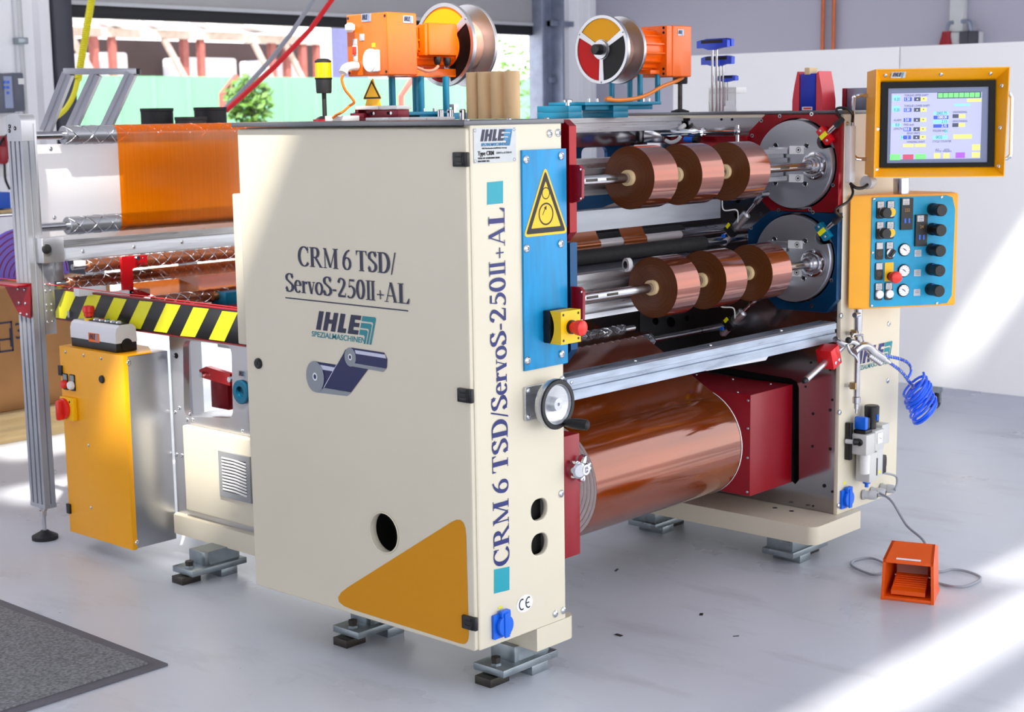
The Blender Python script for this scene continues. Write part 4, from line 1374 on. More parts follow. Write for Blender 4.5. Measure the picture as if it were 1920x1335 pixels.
tl, plw = turret('lower winding turret with dark blue bearing plate and the lower row shaft', NAVY, None, 0.896, SZL, ol, TEAL,
            [(1.5061, -0.03, 1.0511), (1.566, -0.035, 1.0714), (1.6012, -0.03, 1.0945), (1.6084, -0.02, 1.1158)], None)

# ---------------------------------------------------------------- wound rolls on the shafts
def tape_roll(x, z, r, label, group):
    t = thing('tape_roll', label, 'roll', (x, SY, z), group)
    w = 0.1
    f = MB(TAPEFACE).lathe([(0.0, 0.0205), (0.0, r), ], (x, SY, z), (1, 0, 0), 72, caps=False)
    obj('wound_face', f, t, 'matt brown wound side')
    obj('wound_face', MB(TAPEFACE).lathe([(w, r), (w, 0.0205)], (x, SY, z), (1, 0, 0), 72, caps=False), t, 'matt brown wound side')
    obj('outer_wrap', MB(TAPEWRAP).lathe([(0.0, r), (w, r)], (x, SY, z), (1, 0, 0), 96, caps=False), t, 'glossy copper brown outer layer')
    obj('core', MB(COREM).lathe([(-0.012, 0.0128), (-0.012, 0.020), (w + 0.004, 0.020), (w + 0.004, 0.0128)], (x, SY, z), (1, 0, 0), 36, caps=False), t, 'pale core')
    return t
tape_roll(0.657, SZU, 0.080, 'copper brown tape roll on the upper shaft, first from the near cabinet', 'tape rolls on the upper shaft')
tape_roll(0.862, SZU, 0.080, 'copper brown tape roll on the upper shaft, between two others', 'tape rolls on the upper shaft')
tape_roll(1.083, SZU, 0.080, 'copper brown tape roll on the upper shaft, closest to the red turret', 'tape rolls on the upper shaft')
tape_roll(0.755, SZL, 0.080, 'copper brown tape roll on the lower shaft, first from the near cabinet', 'tape rolls on the lower shaft')
tape_roll(0.975, SZL, 0.080, 'copper brown tape roll on the lower shaft, between two others', 'tape rolls on the lower shaft')
tape_roll(1.200, SZL, 0.080, 'copper brown tape roll on the lower shaft, closest to the blue turret', 'tape rolls on the lower shaft')

# ---------------------------------------------------------------- rails, beams and rollers between the stands
def xbeam(name, label, cat, m, prof, x0=0.346, x1=1.5965):
    return single(name, MB(m).prism(Pl((x0, 0, 0), Y_, Z_), prof, x1 - x0), label, cat, org=(x0, prof[0][0], prof[0][1]))
# galvanised channel at the front
gp = [(-0.010, 0.657), (0.0, 0.656), (0.045, 0.656), (0.045, 0.715), (-0.004, 0.715), (-0.010, 0.711), (-0.010, 0.694), (-0.005, 0.692), (-0.005, 0.683), (-0.010, 0.681)]
gb = single('crossbeam', MB(GALV).prism(Pl((0.3185, 0, 0), Y_, Z_), gp, 1.2375), 'galvanised steel channel beam across the front, joining both stands', 'beam', org=(0.3185, 0, 0.66))
gbx = MB(SCREWM)
for x in (0.62, 0.95, 1.3):
    obj('rivet', MB(SCREWM).screw(top(0, 0, 0.715), x, 0.02, 0.006), gb)
obj('rivet', MB(SCREWM).screw(front(0, -0.010, 0), 0.335, 0.702, 0.005), gb)
obj('guard_strip', MB(ALU).prism(front(0, 0.02, 0), [(0.93, 0.648), (1.22, 0.640), (1.24, 0.6557), (0.93, 0.6557)], 0.003), gb)

def rail_profile(y0, y1, z0, z1, n=3, g=0.005):
    """aluminium extrusion section with grooves on the front face"""
    p = [(y1, z0), (y1, z1), (y0, z1)]
    h = (z1 - z0) / (n * 2 + 1)
    for k in range(n):
        a = z1 - h * (2 * k + 1)
        p += [(y0, a), (y0 + g, a - 0.001), (y0 + g, a - h + 0.001), (y0, a - h)]
    p += [(y0, z0)]
    return p[::-1]
xbeam('top_rail', 'extruded aluminium rail across the top, under the second spool', 'rail', ALUBR, rail_profile(0.57, 0.64, 1.282, 1.3235, 1, 0.006), 0.3185, 1.58)
xbeam('carrier_rail', 'grooved aluminium rail behind the upper shaft', 'rail', ALUBR, rail_profile(0.16, 0.20, 1.13, 1.224, 3, 0.014), 0.346, 1.545)
lr = xbeam('carrier_rail', 'grooved aluminium rail behind the lower shaft, with a white wheel on it', 'rail', ALUBR, rail_profile(0.16, 0.20, 0.812, 0.929, 4, 0.014), 0.346, 1.545)
wc = (0.7555, 0.155, 0.9407)
obj('guide_wheel', MB(WHITEPL).lathe([(0, 0.0105), (0, 0.0185), (0.012, 0.0185), (0.012, 0.0105)], (wc[0], 0.155, wc[2]), (1, -0.4, 0), 28, caps=False).use(STEEL).lathe([(-0.001, 0.003), (-0.001, 0.0105), (0.013, 0.0105)], (wc[0], 0.155, wc[2]), (1, -0.4, 0), 20), lr, 'white guide wheel')
xbeam('flat_beam', 'smooth aluminium box beam below the upper row of rolls', 'beam', BEAMALU, [(0.345, 1.022), (0.345, 1.078), (0.300, 1.078), (0.300, 1.022)][::-1], 0.346, 1.40)
single('back_light_block', MB(mat('dark_back_sheet', (30, 26, 27), 0.45, var=0.2, scale=3)).box(0.32, 1.597, 0.76, 0.775, 0.20, 1.018, 0.002), 'dark sheet added to keep light out of the back between the stands, behind the rollers', 'panel', org=(0.95, 0.77, 0.2))  # sheet added to block back light and darken the interior
xbeam('cover_strip', 'dull metal strip behind the top rail', 'panel', PLATE, [(0.70, 1.235), (0.70, 1.283), (0.69, 1.283), (0.69, 1.235)][::-1], 0.32, 1.55)
nb = MB(NAVY)
w1 = rrect(1.255, 1.383, 1.150, 1.232, 0.02, 4)
w2 = rrect(0.98, 1.155, 1.150, 1.232, 0.02, 4)
nb.plate(front(0, 0.72, 0), [(0.32, 1.02), (1.52, 1.02), (1.52, 1.255), (0.32, 1.255)], [w1, w2], thick=0.012)
single('web_guide_plate', nb, 'dark blue plate with rounded windows behind the upper rolls', 'plate', org=(0.9, 0.72, 1.02))
ac = MB(PLEXI).box(1.10, 1.108, 0.40, 0.46, 1.13, 1.27, 0.001)

def roller(label, m, y, z, r, x0, x1, journal=0.012, knurl=None, jx=None, name='roller'):
    t = thing(name, label, 'roller', (x0, y, z))
    b = MB(m).lathe([(0, r * 0.9), (0.003, r), (x1 - x0 - 0.003, r), (x1 - x0, r * 0.9)], (x0, y, z), (1, 0, 0), 40)
    o = obj('barrel', b, t)
    j = MB(STEEL).cyl((jx[0] if jx else 0.3185, y, z), (jx[1] if jx else 1.5965, y, z), journal, seg=16)
    obj('journal', j, t)
    if knurl:
        n, pitch = knurl
        for h in (1, -1):
            k = MB(CHROME)
            for s in range(n):
                pts = []
                L = x1 - x0
                st = int(L / pitch * 16)
                for i in range(st + 1):
                    a = h * 2 * PI * i / 16 + s * 2 * PI / n
                    pts.append((x0 + L * i / st, y + (r + 0.0002) * math.cos(a), z + (r + 0.0002) * math.sin(a)))
                k.tube(pts, 0.0016, 4)
            obj('spiral_groove', k, o)
    return t
KN = (3, 0.11)
BLKROLL = mat('black_textured_rubber', (34, 33, 36), 0.75, var=0.35, scale=60, bump=0.35, bscale=90)
DGROLL = mat('dark_grey_rubber', (62, 62, 72), 0.6, var=0.25, scale=50, bump=0.3, bscale=70)
roller('black rubber roller between the two rows of rolls', BLKROLL, 0.35, 0.946, 0.021, 0.46, 1.384)
roller('dark grey rubber roller just below the black one', DGROLL, 0.345, 0.9005, 0.023, 0.46, 1.30, )
roller('pale smooth roller crossed by two amber strips', mat('pale_roller', (206, 200, 204), 0.35, metal=0.3, var=0.05), 0.42, 0.9695, 0.0125, 0.46, 1.36)
roller('black rubber roller in shadow above the pale roller', BLKROLL, 0.50, 0.9661, 0.024, 0.40, 1.47)
ra = (0.9906, 0.35, 0.7256)
roller('spiral grooved steel roller ending in a black journal under the lower row', ROLLSTEEL, 0.35, ra[2], 0.014, 0.36, ra[0], 0.008, KN, (0.3185, ra[0] + 0.05))
roller('spiral grooved steel roller where the amber web turns down to the big roll', ROLLSTEEL, 0.515, 0.640, 0.022, 0.40, 1.335, 0.010, KN)
# strips of film
def strip(label, x0, x1, path, m, group=None, t=0.0008, name='film_strip'):
    mb = MB(m)
    mb.grid([[(x, y, z) for (y, z) in path] for x in (x0, x1)])
    return single(name, mb, label, 'film', group, org=(x0, path[0][0], path[0][1]))
def arcyz(y, z, r, a0, a1, n=10):
    return [(y + r * math.cos(math.radians(a0 + (a1 - a0) * i / n)), z + r * math.sin(math.radians(a0 + (a1 - a0) * i / n))) for i in range(n + 1)]
STRIP = mat('copper_strip', (150, 80, 40), 0.2, metal=0.4, var=0.1, coat=0.3)
PZR = 0.9695
pth = [(0.44, 1.03)] + arcyz(0.42, PZR, 0.0133, 110, 205) + [(0.385, PZR - 0.028)]
strip('amber strip over the pale roller, left one of two', 0.80, 0.965, pth, STRIP, 'amber strips over the pale roller')
strip('amber strip over the pale roller, right one of two', 1.07, 1.18, pth, STRIP, 'amber strips over the pale roller')
p2 = [(0.26, 1.135), (0.30, 1.02), (0.36, 0.96)]
strip('amber strip hanging down behind the first upper roll', 0.82, 0.95, [(0.24, 1.10), (0.285, 1.085)], STRIP)

# the web coming off the parent roll
PY, PZ, PR = 0.305, 0.358, 0.164
tp = (PY - PR * 0.423, PZ + PR * 0.906)
w_path = arcyz(0.515, 0.640, 0.0228, -150, -245, 8)[::-1]
web = [(tp[0], tp[1])] + [(0.515 + 0.0228 * math.cos(math.radians(a)), 0.640 + 0.0228 * math.sin(math.radians(a))) for a in (115, 90, 70)] + [(0.62, 0.665), (0.74, 0.69)]
strip('wide amber film web rising from the big roll to the spiral roller', 0.613, 1.288, web, ROLLWRAP, name='film_web')
strip('wide dark amber film web above the crossbeam in shadow', 0.52, 0.95, [(0.20, 0.735), (0.50, 0.72)], ROLLWRAP, name='film_web')

pr = thing('parent_roll', 'big glossy amber film roll low between the stands', 'roll', (0.613, PY, PZ))
obj('film_wrap', MB(ROLLWRAP).lathe([(0.0, PR), (0.675, PR)], (0.613, PY, PZ), (1, 0, 0), 128, caps=False), pr)
ef = MB(mat('pale_roll_end', (240, 238, 236), 0.45, var=0.05))
rr = []
for k in range(7):
    r0 = PR - 0.0005 - k * 0.012
    rr += [(0.0, r0), (0.0, r0 - 0.008), (0.006, r0 - 0.0083), (0.006, r0 - 0.0117)]
rr += [(0.0, PR - 0.09), (0.0, 0.045)]
ef.lathe(rr, (0.613, PY, PZ), (1, 0, 0), 96, caps=False)
obj('ringed_end', ef, pr, 'pale ringed end')
ef = MB(WHITEPL).lathe([(0.0, PR + 0.0012), (0.004, PR + 0.0012), (0.004, 0.03)], (1.2855, PY, PZ), (1, 0, 0), 96, caps=False)
obj('far_rim', ef, pr, 'white rim')
hb = MB(CHROME)
hub = []
for i in range(64):
    a = 2 * PI * i / 64
    r = 0.046 + 0.014 * max(-0.3, math.cos(3 * a + 0.6))
    hub.append((-PY + r * math.cos(a), PZ + r * math.sin(a)))
hb.plate(side(0.605, 0, 0), hub, thick=0.03, lift=0.028, bev=0.006)
hb.lathe([(0, 0.03), (0.03, 0.026), (0.03, 0.018), (0.022, 0.016)], (0.577, PY, PZ), (-1, 0, 0), 24)
ho = obj('chuck', hb, pr, 'chromed chuck')
for k in range(3):
    a = 2 * PI * k / 3 + 1.5
    obj('bolt', MB(SCREWM).screw(side(0.577, 0, 0), -PY + 0.042 * math.cos(a), PZ + 0.042 * math.sin(a), 0.009), ho)
obj('axle', MB(STEEL).cyl((0.42, PY, PZ), (1.36, PY, PZ), 0.016, seg=20), pr)

# red guard boxes that carry the parent roll
rb = thing('drive_guard', 'red metal guard box right of the big amber roll', 'guard box', (1.45, 0.25, 0.1))
m = MB(REDPAINT)
p = [(1.4354, 0.3036, 0.2), (1.3298, 0.1352, 0.2)]
fr_ = (1.4022, 0.185, 0.34)
x0 = 1.34
m.box(1.365, 1.597, 0.163, 0.62, 0.192, 0.502, 0.002)
obj('shell', m, rb)
for c in ((1.3884, 0.183, 0.4701), (1.39, 0.183, 0.3784), (1.3914, 0.183, 0.2977), (1.3901, 0.183, 0.2054)):
    pass
for z in (0.485, 0.40, 0.31, 0.205):
    obj('screw', MB(SCREWM).screw(side(1.365, 0, 0), -0.172, z, 0.0045), rb)
for y in (0.22, 0.36, 0.5):
    obj('screw', MB(SCREWM).screw(top(0, 0, 0.502), 1.38, y, 0.0045), rb)
    obj('screw', MB(SCREWM).screw(top(0, 0, 0.502), 1.56, y, 0.0045), rb)
nr = thing('roll_bracket', 'red bracket plate behind the hand wheel, holding the near end of the big roll', 'bracket', (0.35, 0.2, 0.27))
m = MB(REDPAINT).box(0.3185, 0.377, 0.001, 0.30, 0.266, 0.57, 0.002)
obj('plate', m, nr)
sc_ = (0.358, -0.002, 0.487)
hub = []
for i in range(60):
    a = 2 * PI * i / 60
    r = 0.024 + 0.011 * math.cos(5 * a + 0.6)
    hub.append((sc_[0] + r * math.cos(a), sc_[2] + r * math.sin(a)))
sk = MB(CHROME).plate(front(0, sc_[1], 0), hub, thick=0.022, lift=0.024, bev=0.005)
sk.lathe([(0, 0.016), (0.028, 0.016), (0.034, 0.013), (0.034, 0.008), (0.03, 0.007)], sc_, (0, -1, 0), 24)
sko = obj('star_knob', sk, nr, 'chromed star knob')
for k in range(3):
    a = 2 * PI * k / 3 + 0.3
    obj('bolt', MB(SCREWM).screw(front(0, -0.026, 0), sc_[0] + 0.0245 * math.cos(a), sc_[2] + 0.0245 * math.sin(a), 0.006), sko)
obj('axle_end', MB(CHROME).lathe([(0, 0.02), (0.03, 0.02), (0.034, 0.015)], (0.348, -0.0, 0.487), (-0.3, -1, 0), 20), nr)

# ================================================================ TOUCH SCREEN ON THE FAR STAND
FWV, RTV = Vector((0.7397, 0.6730, 0)).normalized(), Vector((0.6730, -0.7397, 0)).normalized()
scr = thing('touch_screen', 'yellow framed touch screen with chrome handles at the top right', 'screen', (1.7447, -0.2376, 1.1392))
C0 = (1.6955, -0.2578, 1.2968)
C0 = Vector(C0)
SPL = Pl(C0, RTV, Z_)          # rim plane, faces the operator
# outline of the rim, in the rim plane
tl_, tr_, br_, bl_ = [Vector(p) - C0 for p in ((1.5674, -0.1171, 1.4509), (1.8246, -0.3997, 1.4523), (1.8207, -0.3955, 1.1404), (1.5669, -0.1165, 1.1426))]
o4 = [(q.dot(SPL.u), q.z) for q in (tl_, tr_, br_, bl_)]
BD = 0.045                    # how deep the screen sits behind the rim
BC = [Vector(p) - C0 for p in ((1.6176, -0.1054, 1.4146), (1.8388, -0.3485, 1.4161), (1.8414, -0.3513, 1.1682), (1.6183, -0.1061, 1.1698))]
i4 = [(q.dot(SPL.u), q.z) for q in BC]
hd = MB(YELLOW)
def ringq(mb, A, ca, B, cb):
    for k in range(4):
        j = (k + 1) % 4
        mb.quad(SPL.at(*A[k], ca), SPL.at(*B[k], cb), SPL.at(*B[j], cb), SPL.at(*A[j], ca))
lip = [(a * 0.985, b * 0.985) for a, b in o4]
g = [(i4[k][0] * (1.0), i4[k][1]) for k in range(4)]
ringq(hd, o4, 0.0, lip, 0.0)
ringq(hd, lip, 0.0, g, -BD)
back = [(a * 0.97, b * 0.97) for a, b in o4]
ringq(hd, back, -0.14, o4, 0.0)
hd.quad(*[SPL.at(*p, -0.14) for p in back])
bmesh.ops.remove_doubles(hd.bm, verts=hd.bm.verts[:], dist=1e-5)
bmesh.ops.recalc_face_normals(hd.bm, faces=hd.bm.faces[:])
hs = obj('housing', hd, scr, 'yellow housing')
bz = MB(mat('black_bezel', (7, 7, 9), 0.45, spec=0.2))
def quad_lerp(Q, u, v):
    a = Vector(Q[0]).lerp(Vector(Q[1]), u)
    b = Vector(Q[3]).lerp(Vector(Q[2]), u)
    return a.lerp(b, v)
def q4(Q, u0, u1, v0, v1):
    """v runs down the picture"""
    return [tuple(quad_lerp(Q, u, v)) for u, v in ((u0, v1), (u1, v1), (u1, v0), (u0, v0))]
def slab(mb, Q, u0, u1, v0, v1, c0, c1):
    p = q4(Q, u0, u1, v0, v1)
    n0 = len(mb.bm.faces)
    mb.prism(SPL, p, c1 - c0, c0)
for (u0, u1, v0, v1) in ((0, 0.06, 0, 1), (0.945, 1, 0, 1), (0.06, 0.945, 0, 0.075), (0.06, 0.945, 0.95, 1)):
    slab(bz, i4, u0, u1, v0, v1, -BD, -BD + 0.008)
bzo = obj('bezel', bz, scr, 'black bezel')
LCD = mat('lit_screen', (168, 172, 206), 0.5, emit=0.2, spec=0.2)
LCDF = mat('screen_border', (96, 108, 140), 0.3, emit=0.1)
lc = MB(LCDF)
slab(lc, i4, 0.055, 0.95, 0.07, 0.955, -BD + 0.0005, -BD + 0.002)
lco = obj('display', lc, scr, 'lit display')
S4 = [tuple(quad_lerp(i4, u, v)) for u, v in ((0.093, 0.135), (0.887, 0.135), (0.882, 0.905), (0.090, 0.908))]
ui = MB(LCD)
SL = -BD + 0.0021
def UIq(m, u0, u1, v0, v1, k=1):
    ui.use(m)
    ui.flat(SPL, q4(S4, u0, u1, v0, v1), SL + 0.0002 * k)
UIq(LCD, 0, 1, 0, 1, 1)
eg = lambda n, c, e=0.16: mat(n, c, 0.35, emit=e)
UG, UY, UB, UC, UD, UR, UP = eg('ui_green', (112, 214, 120)), eg('ui_yellow', (222, 212, 120)), eg('ui_blue', (44, 78, 206)), eg('ui_cyan', (128, 214, 232)), eg('ui_slate', (56, 66, 98), 0.1), eg('ui_red', (186, 66, 96)), eg('ui_violet', (158, 82, 206))
UTX = mat('ui_text', (52, 52, 96), 0.4)
UWH = eg('ui_white', (240, 240, 246), 0.2)
UIq(UD, 0.505, 0.99, -0.005, 0.088, 2)
for k in range(8):
    UIq(UG, 0.513 + 0.0585 * k, 0.513 + 0.0585 * k + 0.052, 0.006, 0.076, 3)
UIq(UY, 0.835, 0.995, 0.095, 0.145, 2)
def spin(v, has=True):
    UIq(UB, 0.14, 0.225, v, v + 0.058, 2)
    UIq(UD, 0.25, 0.322, v, v + 0.058, 2)
    UIq(UY, 0.322, 0.39, v, v + 0.058, 2)
    ui.use(UWH); m_ = q4(S4, 0.276, 0.296, v + 0.018, v + 0.04); ui.flat(SPL, [m_[0], m_[1], ((m_[2][0] + m_[3][0]) / 2, m_[2][1])], SL + 0.0007)
    ui.use(UTX); m_ = q4(S4, 0.346, 0.366, v + 0.018, v + 0.04); ui.flat(SPL, [m_[3], ((m_[0][0] + m_[1][0]) / 2, m_[0][1]), m_[2]], SL + 0.0007)
for v in (0.062, 0.222, 0.374, 0.515, 0.637):
    spin(v)
for v in (0.03, 0.19):
    UIq(UC, 0.012, 0.095, v, v + 0.085, 2)
UIq(UC, 0.012, 0.11, 0.452, 0.502, 2)
UIq(UC, 0.11, 0.14, 0.640, 0.69, 2)
UIq(UC, 0.47, 0.635, 0.285, 0.335, 2); UIq(UB, 0.47, 0.635, 0.345, 0.398, 2)
UIq(UC, 0.47, 0.635, 0.412, 0.462, 2); UIq(UB, 0.47, 0.635, 0.475, 0.527, 2)
UIq(UC, 0.59, 0.628, 0.555, 0.605, 2); UIq(UC, 0.47, 0.63, 0.645, 0.70, 2)
UIq(UC, 0.695, 0.87, 0.172, 0.205, 2)
for v in (0.327, 0.462):
    UIq(UD, 0.68, 0.748, v, v + 0.058, 2); UIq(UY, 0.748, 0.82, v, v + 0.058, 2)
UIq(UY, 0.695, 0.90, 0.632, 0.70, 2)
UIq(UY, 0.14, 0.257, 0.765, 0.812, 2); UIq(UY, 0.272, 0.39, 0.765, 0.812, 2)
UIq(UG, -0.003, 0.115, 0.92, 1.01, 2); UIq(UR, 0.14, 0.258, 0.925, 1.0, 2); UIq(UG, 0.277, 0.397, 0.92, 1.0, 2)
UIq(UY, 0.485, 0.553, 0.91, 0.99, 2); UIq(UY, 0.588, 0.658, 0.912, 0.99, 2); UIq(UP, 0.725, 0.828, 0.905, 0.99, 2)
UIq(UY, 0.905, 0.995, 0.785, 0.875, 2); UIq(UY, 0.905, 0.995, 0.905, 0.985, 2)
def UT(s, u, v, size=0.0085, m=UTX, align='LEFT', xs=0.8):
    p = quad_lerp(S4, u, v)
    ui.use(m)
    ui.text(SPL, s, size, p.x, p.y, align=align, xs=xs, lift=SL + 0.0009, depth=0.0)
UT('TORQUE UPPER SHAFT', 0.14, 0.033); UT('TORQUE LOWER SHAFT', 0.14, 0.192)
UT('ALARM', 0.03, 0.405); UT('FEED shaft', 0.14, 0.475); UT('LENGTH', 0.03, 0.535); UT('EDGE UNITS', 0.18, 0.605); UT('WINDING SHAFT', 0.18, 0.738)
UT('FOLDER NR.', 0.465, 0.575); UT('CYCLE COUNTER', 0.465, 0.735); UT('UNWINDING', 0.68, 0.297); UT('LENGTHNING', 0.68, 0.433)
UT('ACT.', 0.50, 0.86, 0.007); UT('CYCLE', 0.50, 0.885, 0.007); UT('AUTO', 0.595, 0.86, 0.007); UT('WINDING', 0.58, 0.885, 0.007)
for s, u, v in (('1.50', 0.145, 0.091), ('1.50', 0.145, 0.251), ('2.0', 0.155, 0.403), ('50.0', 0.145, 0.544), ('2', 0.18, 0.666), ('1000.00', 0.51, 0.371), ('2.15', 0.56, 0.501)):
    UT(s, u, v, 0.011, UWH)
for s, u, v in (('0.20', 0.03, 0.09), ('0.20', 0.03, 0.25), ('0.0', 0.05, 0.477), ('2002.75', 0.50, 0.31), ('2.15', 0.56, 0.437), ('01', 0.595, 0.58), ('0032', 0.50, 0.672), ('14', 0.112, 0.665)):
    UT(s, u, v, 0.012)
obj('display_page', ui, lco)
bdg = MB(mat('badge_silver', (190, 194, 200), 0.35, metal=0.5))
pB = quad_lerp([lip[0], lip[1], i4[1], i4[0]], 0.155, 0.42)
BPL = Pl(SPL.at(pB.x, pB.y, -BD * 0.35), RTV, Z_ * 0.83 + FWV * -0.55)
bdg.plate(BPL, rrect(-0.0205, 0.0205, -0.0105, 0.0105, 0.001, 2), thick=0.0015, lift=0.0015)
BPL2 = Pl(BPL.at(0, 0, 0.0015), BPL.u, BPL.v)
block_logo(bdg, BPL2, -0.0175, -0.0105, 0.033, 0.0185, INKNAVY, mat('badge_blue', (120, 156, 176), 0.4), small=False)
obj('badge', bdg, hs)
for u, v, kk in ((0.05, 0.45, 0), (0.5, 0.45, 0), (0.9, 0.45, 0)):
    p = quad_lerp([lip[0], lip[1], i4[1], i4[0]], u, v)
    obj('screw', MB(SCREWM).screw(Pl(SPL.at(p.x, p.y, -BD * v * 0.93), RTV, Z_ * 0.83 + FWV * -0.55), 0, 0, 0.0058), hs)
for v, w_ in ((0.12, 0.5), (0.55, 0.5), (0.95, 0.5)):
    p = quad_lerp([i4[1], lip[1], lip[2], i4[2]], 0.5, v)
    obj('screw', MB(SCREWM).screw(Pl(SPL.at(p.x, p.y, -BD * 0.47), RTV * 0.85 - FWV * 0.0 + FWV * -0.4, Z_), 0, 0, 0.0058), hs)
for v in (0.55, 0.96):
    p = quad_lerp([lip[0], i4[0], i4[3], lip[3]], 0.35, v)
    obj('screw', MB(SCREWM).screw(Pl(SPL.at(p.x, p.y, -BD * 0.33), RTV, Z_), 0, 0, 0.0058), hs)
h1 = MB(CHROME)
E1 = [(1.6729, -0.0547, 1.3759), (1.6433, -0.0222, 1.3781), (1.635, -0.013, 1.3736), (1.6309, -0.0085, 1.3613), (1.6319, -0.0096, 1.2134), (1.6352, -0.0133, 1.2008), (1.6438, -0.0227, 1.1928), (1.6735, -0.0554, 1.1922)]
h1.tube(spline(E1, 4), 0.0055, 10)
obj('handle', h1, scr, 'chrome handle')
h2 = MB(CHROME)
E2 = [(1.8731, -0.3639, 1.3793), (1.8805, -0.372, 1.3776), (1.8859, -0.378, 1.3668), (1.8873, -0.3794, 1.3546), (1.8887, -0.381, 1.2086), (1.8869, -0.3791, 1.1963), (1.8798, -0.3712, 1.1887), (1.8714, -0.362, 1.1874)]
h2.tube(spline(E2, 4), 0.0055, 10)
obj('handle', h2, scr, 'chrome handle')
pv = MB(STEEL).cyl((1.7842, -0.0878, 1.1318), (1.785, -0.0887, 1.0839), 0.024, seg=20)
obj('mounting_post', pv, scr)

# ================================================================ PUSH BUTTON BOX BELOW THE SCREEN
zt, zb = 1.0855, 0.7475
P1, P2, P3 = Vector((1.611, -0.0145, 0)), Vector((1.652, -0.0615, 0)), Vector((1.8315, -0.2415, 0))
W3 = (P3 - P2)
P3 = P2 + Vector((0.829, -0.559, 0)).normalized() * 0.247
P3 = Vector((1.8864, -0.2225, 1.0856)); P3.z = 0
W3 = P3 - P2
box = thing('control_box', 'yellow control box with blue button panel and five black regulator knobs', 'control box', (1.70, -0.08, zb))
cb = MB(YELLOW)
pts = [P1, P2, P3, P3 + Vector((0.06, 0.05, 0)), Vector((1.95, -0.0145, 0))]
A = [cb.bm.verts.new((p.x, p.y, zb)) for p in pts]
B = [cb.bm.verts.new((p.x, p.y, zt)) for p in pts]
cb.bm.faces.new(A[::-1]); cb.bm.faces.new(B)
for k in range(5):
    j = (k + 1) % 5
    cb.bm.faces.new((A[k], A[j], B[j], B[k]))
bmesh.ops.recalc_face_normals(cb.bm, faces=cb.bm.faces[:])
bmesh.ops.bevel(cb.bm, geom=cb.bm.edges[:], offset=0.003, segments=2, affect='EDGES')
cbo = obj('housing', cb, box, 'yellow housing')
BXP = Pl((P2.x, P2.y, zb), W3.normalized(), Z_)       # blue panel plane
BW, BH = W3.length, zt - zb
def bp_(u, v):      # fractions of the visible front, v down
    return (BW * u, BH * (1 - v))
TEALP = mat('blue_panel', (0, 156, 202), 0.45, metal=0.05, var=0.18, scale=12)
bpn = MB(TEALP)
bpn.plate(BXP, rrect(0.003, BW * 0.83, 0.005, BH - 0.006, 0.002, 2), thick=0.003, lift=0.003)
bpo = obj('button_panel', bpn, box, 'blue button panel')
wing = MB(TEALP).prism(BXP, [(BW * 0.83, 0.007), (BW * 0.90, 0.007), (BW * 0.955, 0.03), (BW * 0.965, BH - 0.05), (BW * 0.93, BH - 0.012), (BW * 0.86, BH - 0.005), (BW * 0.83, BH - 0.005)], 0.0022, 0.0)
obj('side_recess', wing, bpo)
BXF = Pl(BXP.at(0, 0, 0.003), BXP.u, Z_)
def cyl_on(mb, u, v, r, h, r2=None, seg=24, base=0.0):
    a, b = bp_(u, v)
    mb.lathe([(0, r), (h * 0.9, r2 or r), (h, (r2 or r) * 0.93)], BXF.at(a, b, base), BXF.n, seg)
    return mb
LEG = mat('legend_silver', (190, 192, 196), 0.4, metal=0.2)
def legend(mb, u, v, w=0.020, h=0.019, lines=3):
    a, b = bp_(u, v)
    mb.use(LEG).prism(BXF, _r(a - w / 2, a + w / 2, b - h / 2, b + h / 2), 0.001, 0.004)
    mb.use(INKBLACK)
    wl = {2: ('UP', 'SHAFT'), 3: ('UP', 'LAY-ON', 'ROLLER')}.get(lines, ())
    for k, s in enumerate(wl):
        mb.text(BXF, s, 0.0042, a, b + 0.0058 - 0.0055 * k, xs=0.85, lift=0.0052, depth=0.0)
# u positions measured across the panel, v down
def unit(u, v, kind, lines=2):
    m = MB(BLACK)
    a, b = bp_(u, v)
    m.prism(BXF, rpoly([(a - 0.0125, b - 0.030), (a + 0.0125, b - 0.030), (a + 0.0125, b + 0.022), (a - 0.0125, b + 0.022)], 0.006), 0.004, 0.0)
    legend(m, u, v - 0.033, lines=lines)
    o = obj('button_plate', m, bpo)
    vb = v + 0.035
    if kind == 'knob':
        k = MB(STEEL)
        cyl_on(k, u + 0.03, vb, 0.0165, 0.012)
        k.use(BLACK); cyl_on(k, u + 0.03, vb, 0.0158, 0.02, 0.0152, base=0.011)
        obj('push_button', k, o, 'black push button')
    elif kind == 'yellow':
        k = MB(STEEL); cyl_on(k, u + 0.012, vb, 0.0135, 0.006)
        k.use(BTNYEL); cyl_on(k, u + 0.012, vb, 0.0115, 0.009)
        obj('push_button', k, o, 'yellow push button')
    elif kind == 'white':
        k = MB(STEEL); cyl_on(k, u + 0.006, vb, 0.0135, 0.006)
        k.use(BTNWHITE); cyl_on(k, u + 0.006, vb, 0.0122, 0.011)
        obj('push_button', k, o, 'white push button')
    elif kind == 'blank':
        k = MB(DARKSTEEL); cyl_on(k, u + 0.003, vb, 0.0095, 0.005)
        obj('blank_plug', k, o)
    elif kind == 'switch':
        k = MB(STEEL); cyl_on(k, u + 0.006, vb, 0.0135, 0.009)
        a, b = bp_(u + 0.012, vb)
        k.use(BLACK); k.obox(BXF.at(a, b, 0.014), (BXF.u * 0.6 + BXF.v * 0.8) * 0.012, (BXF.u * -0.8 + BXF.v * 0.6) * 0.004, BXF.n * 0.007, 0.001)
        obj('selector_switch', k, o)
unit(0.10, 0.115, 'knob', 2); unit(0.215, 0.115, 'yellow', 3)
unit(0.10, 0.295, 'knob', 2); unit(0.215, 0.295, 'yellow', 3)
unit(0.10, 0.475, 'blank', 0); unit(0.215, 0.475, 'switch', 2)
unit(0.10, 0.655, 'blank', 0)
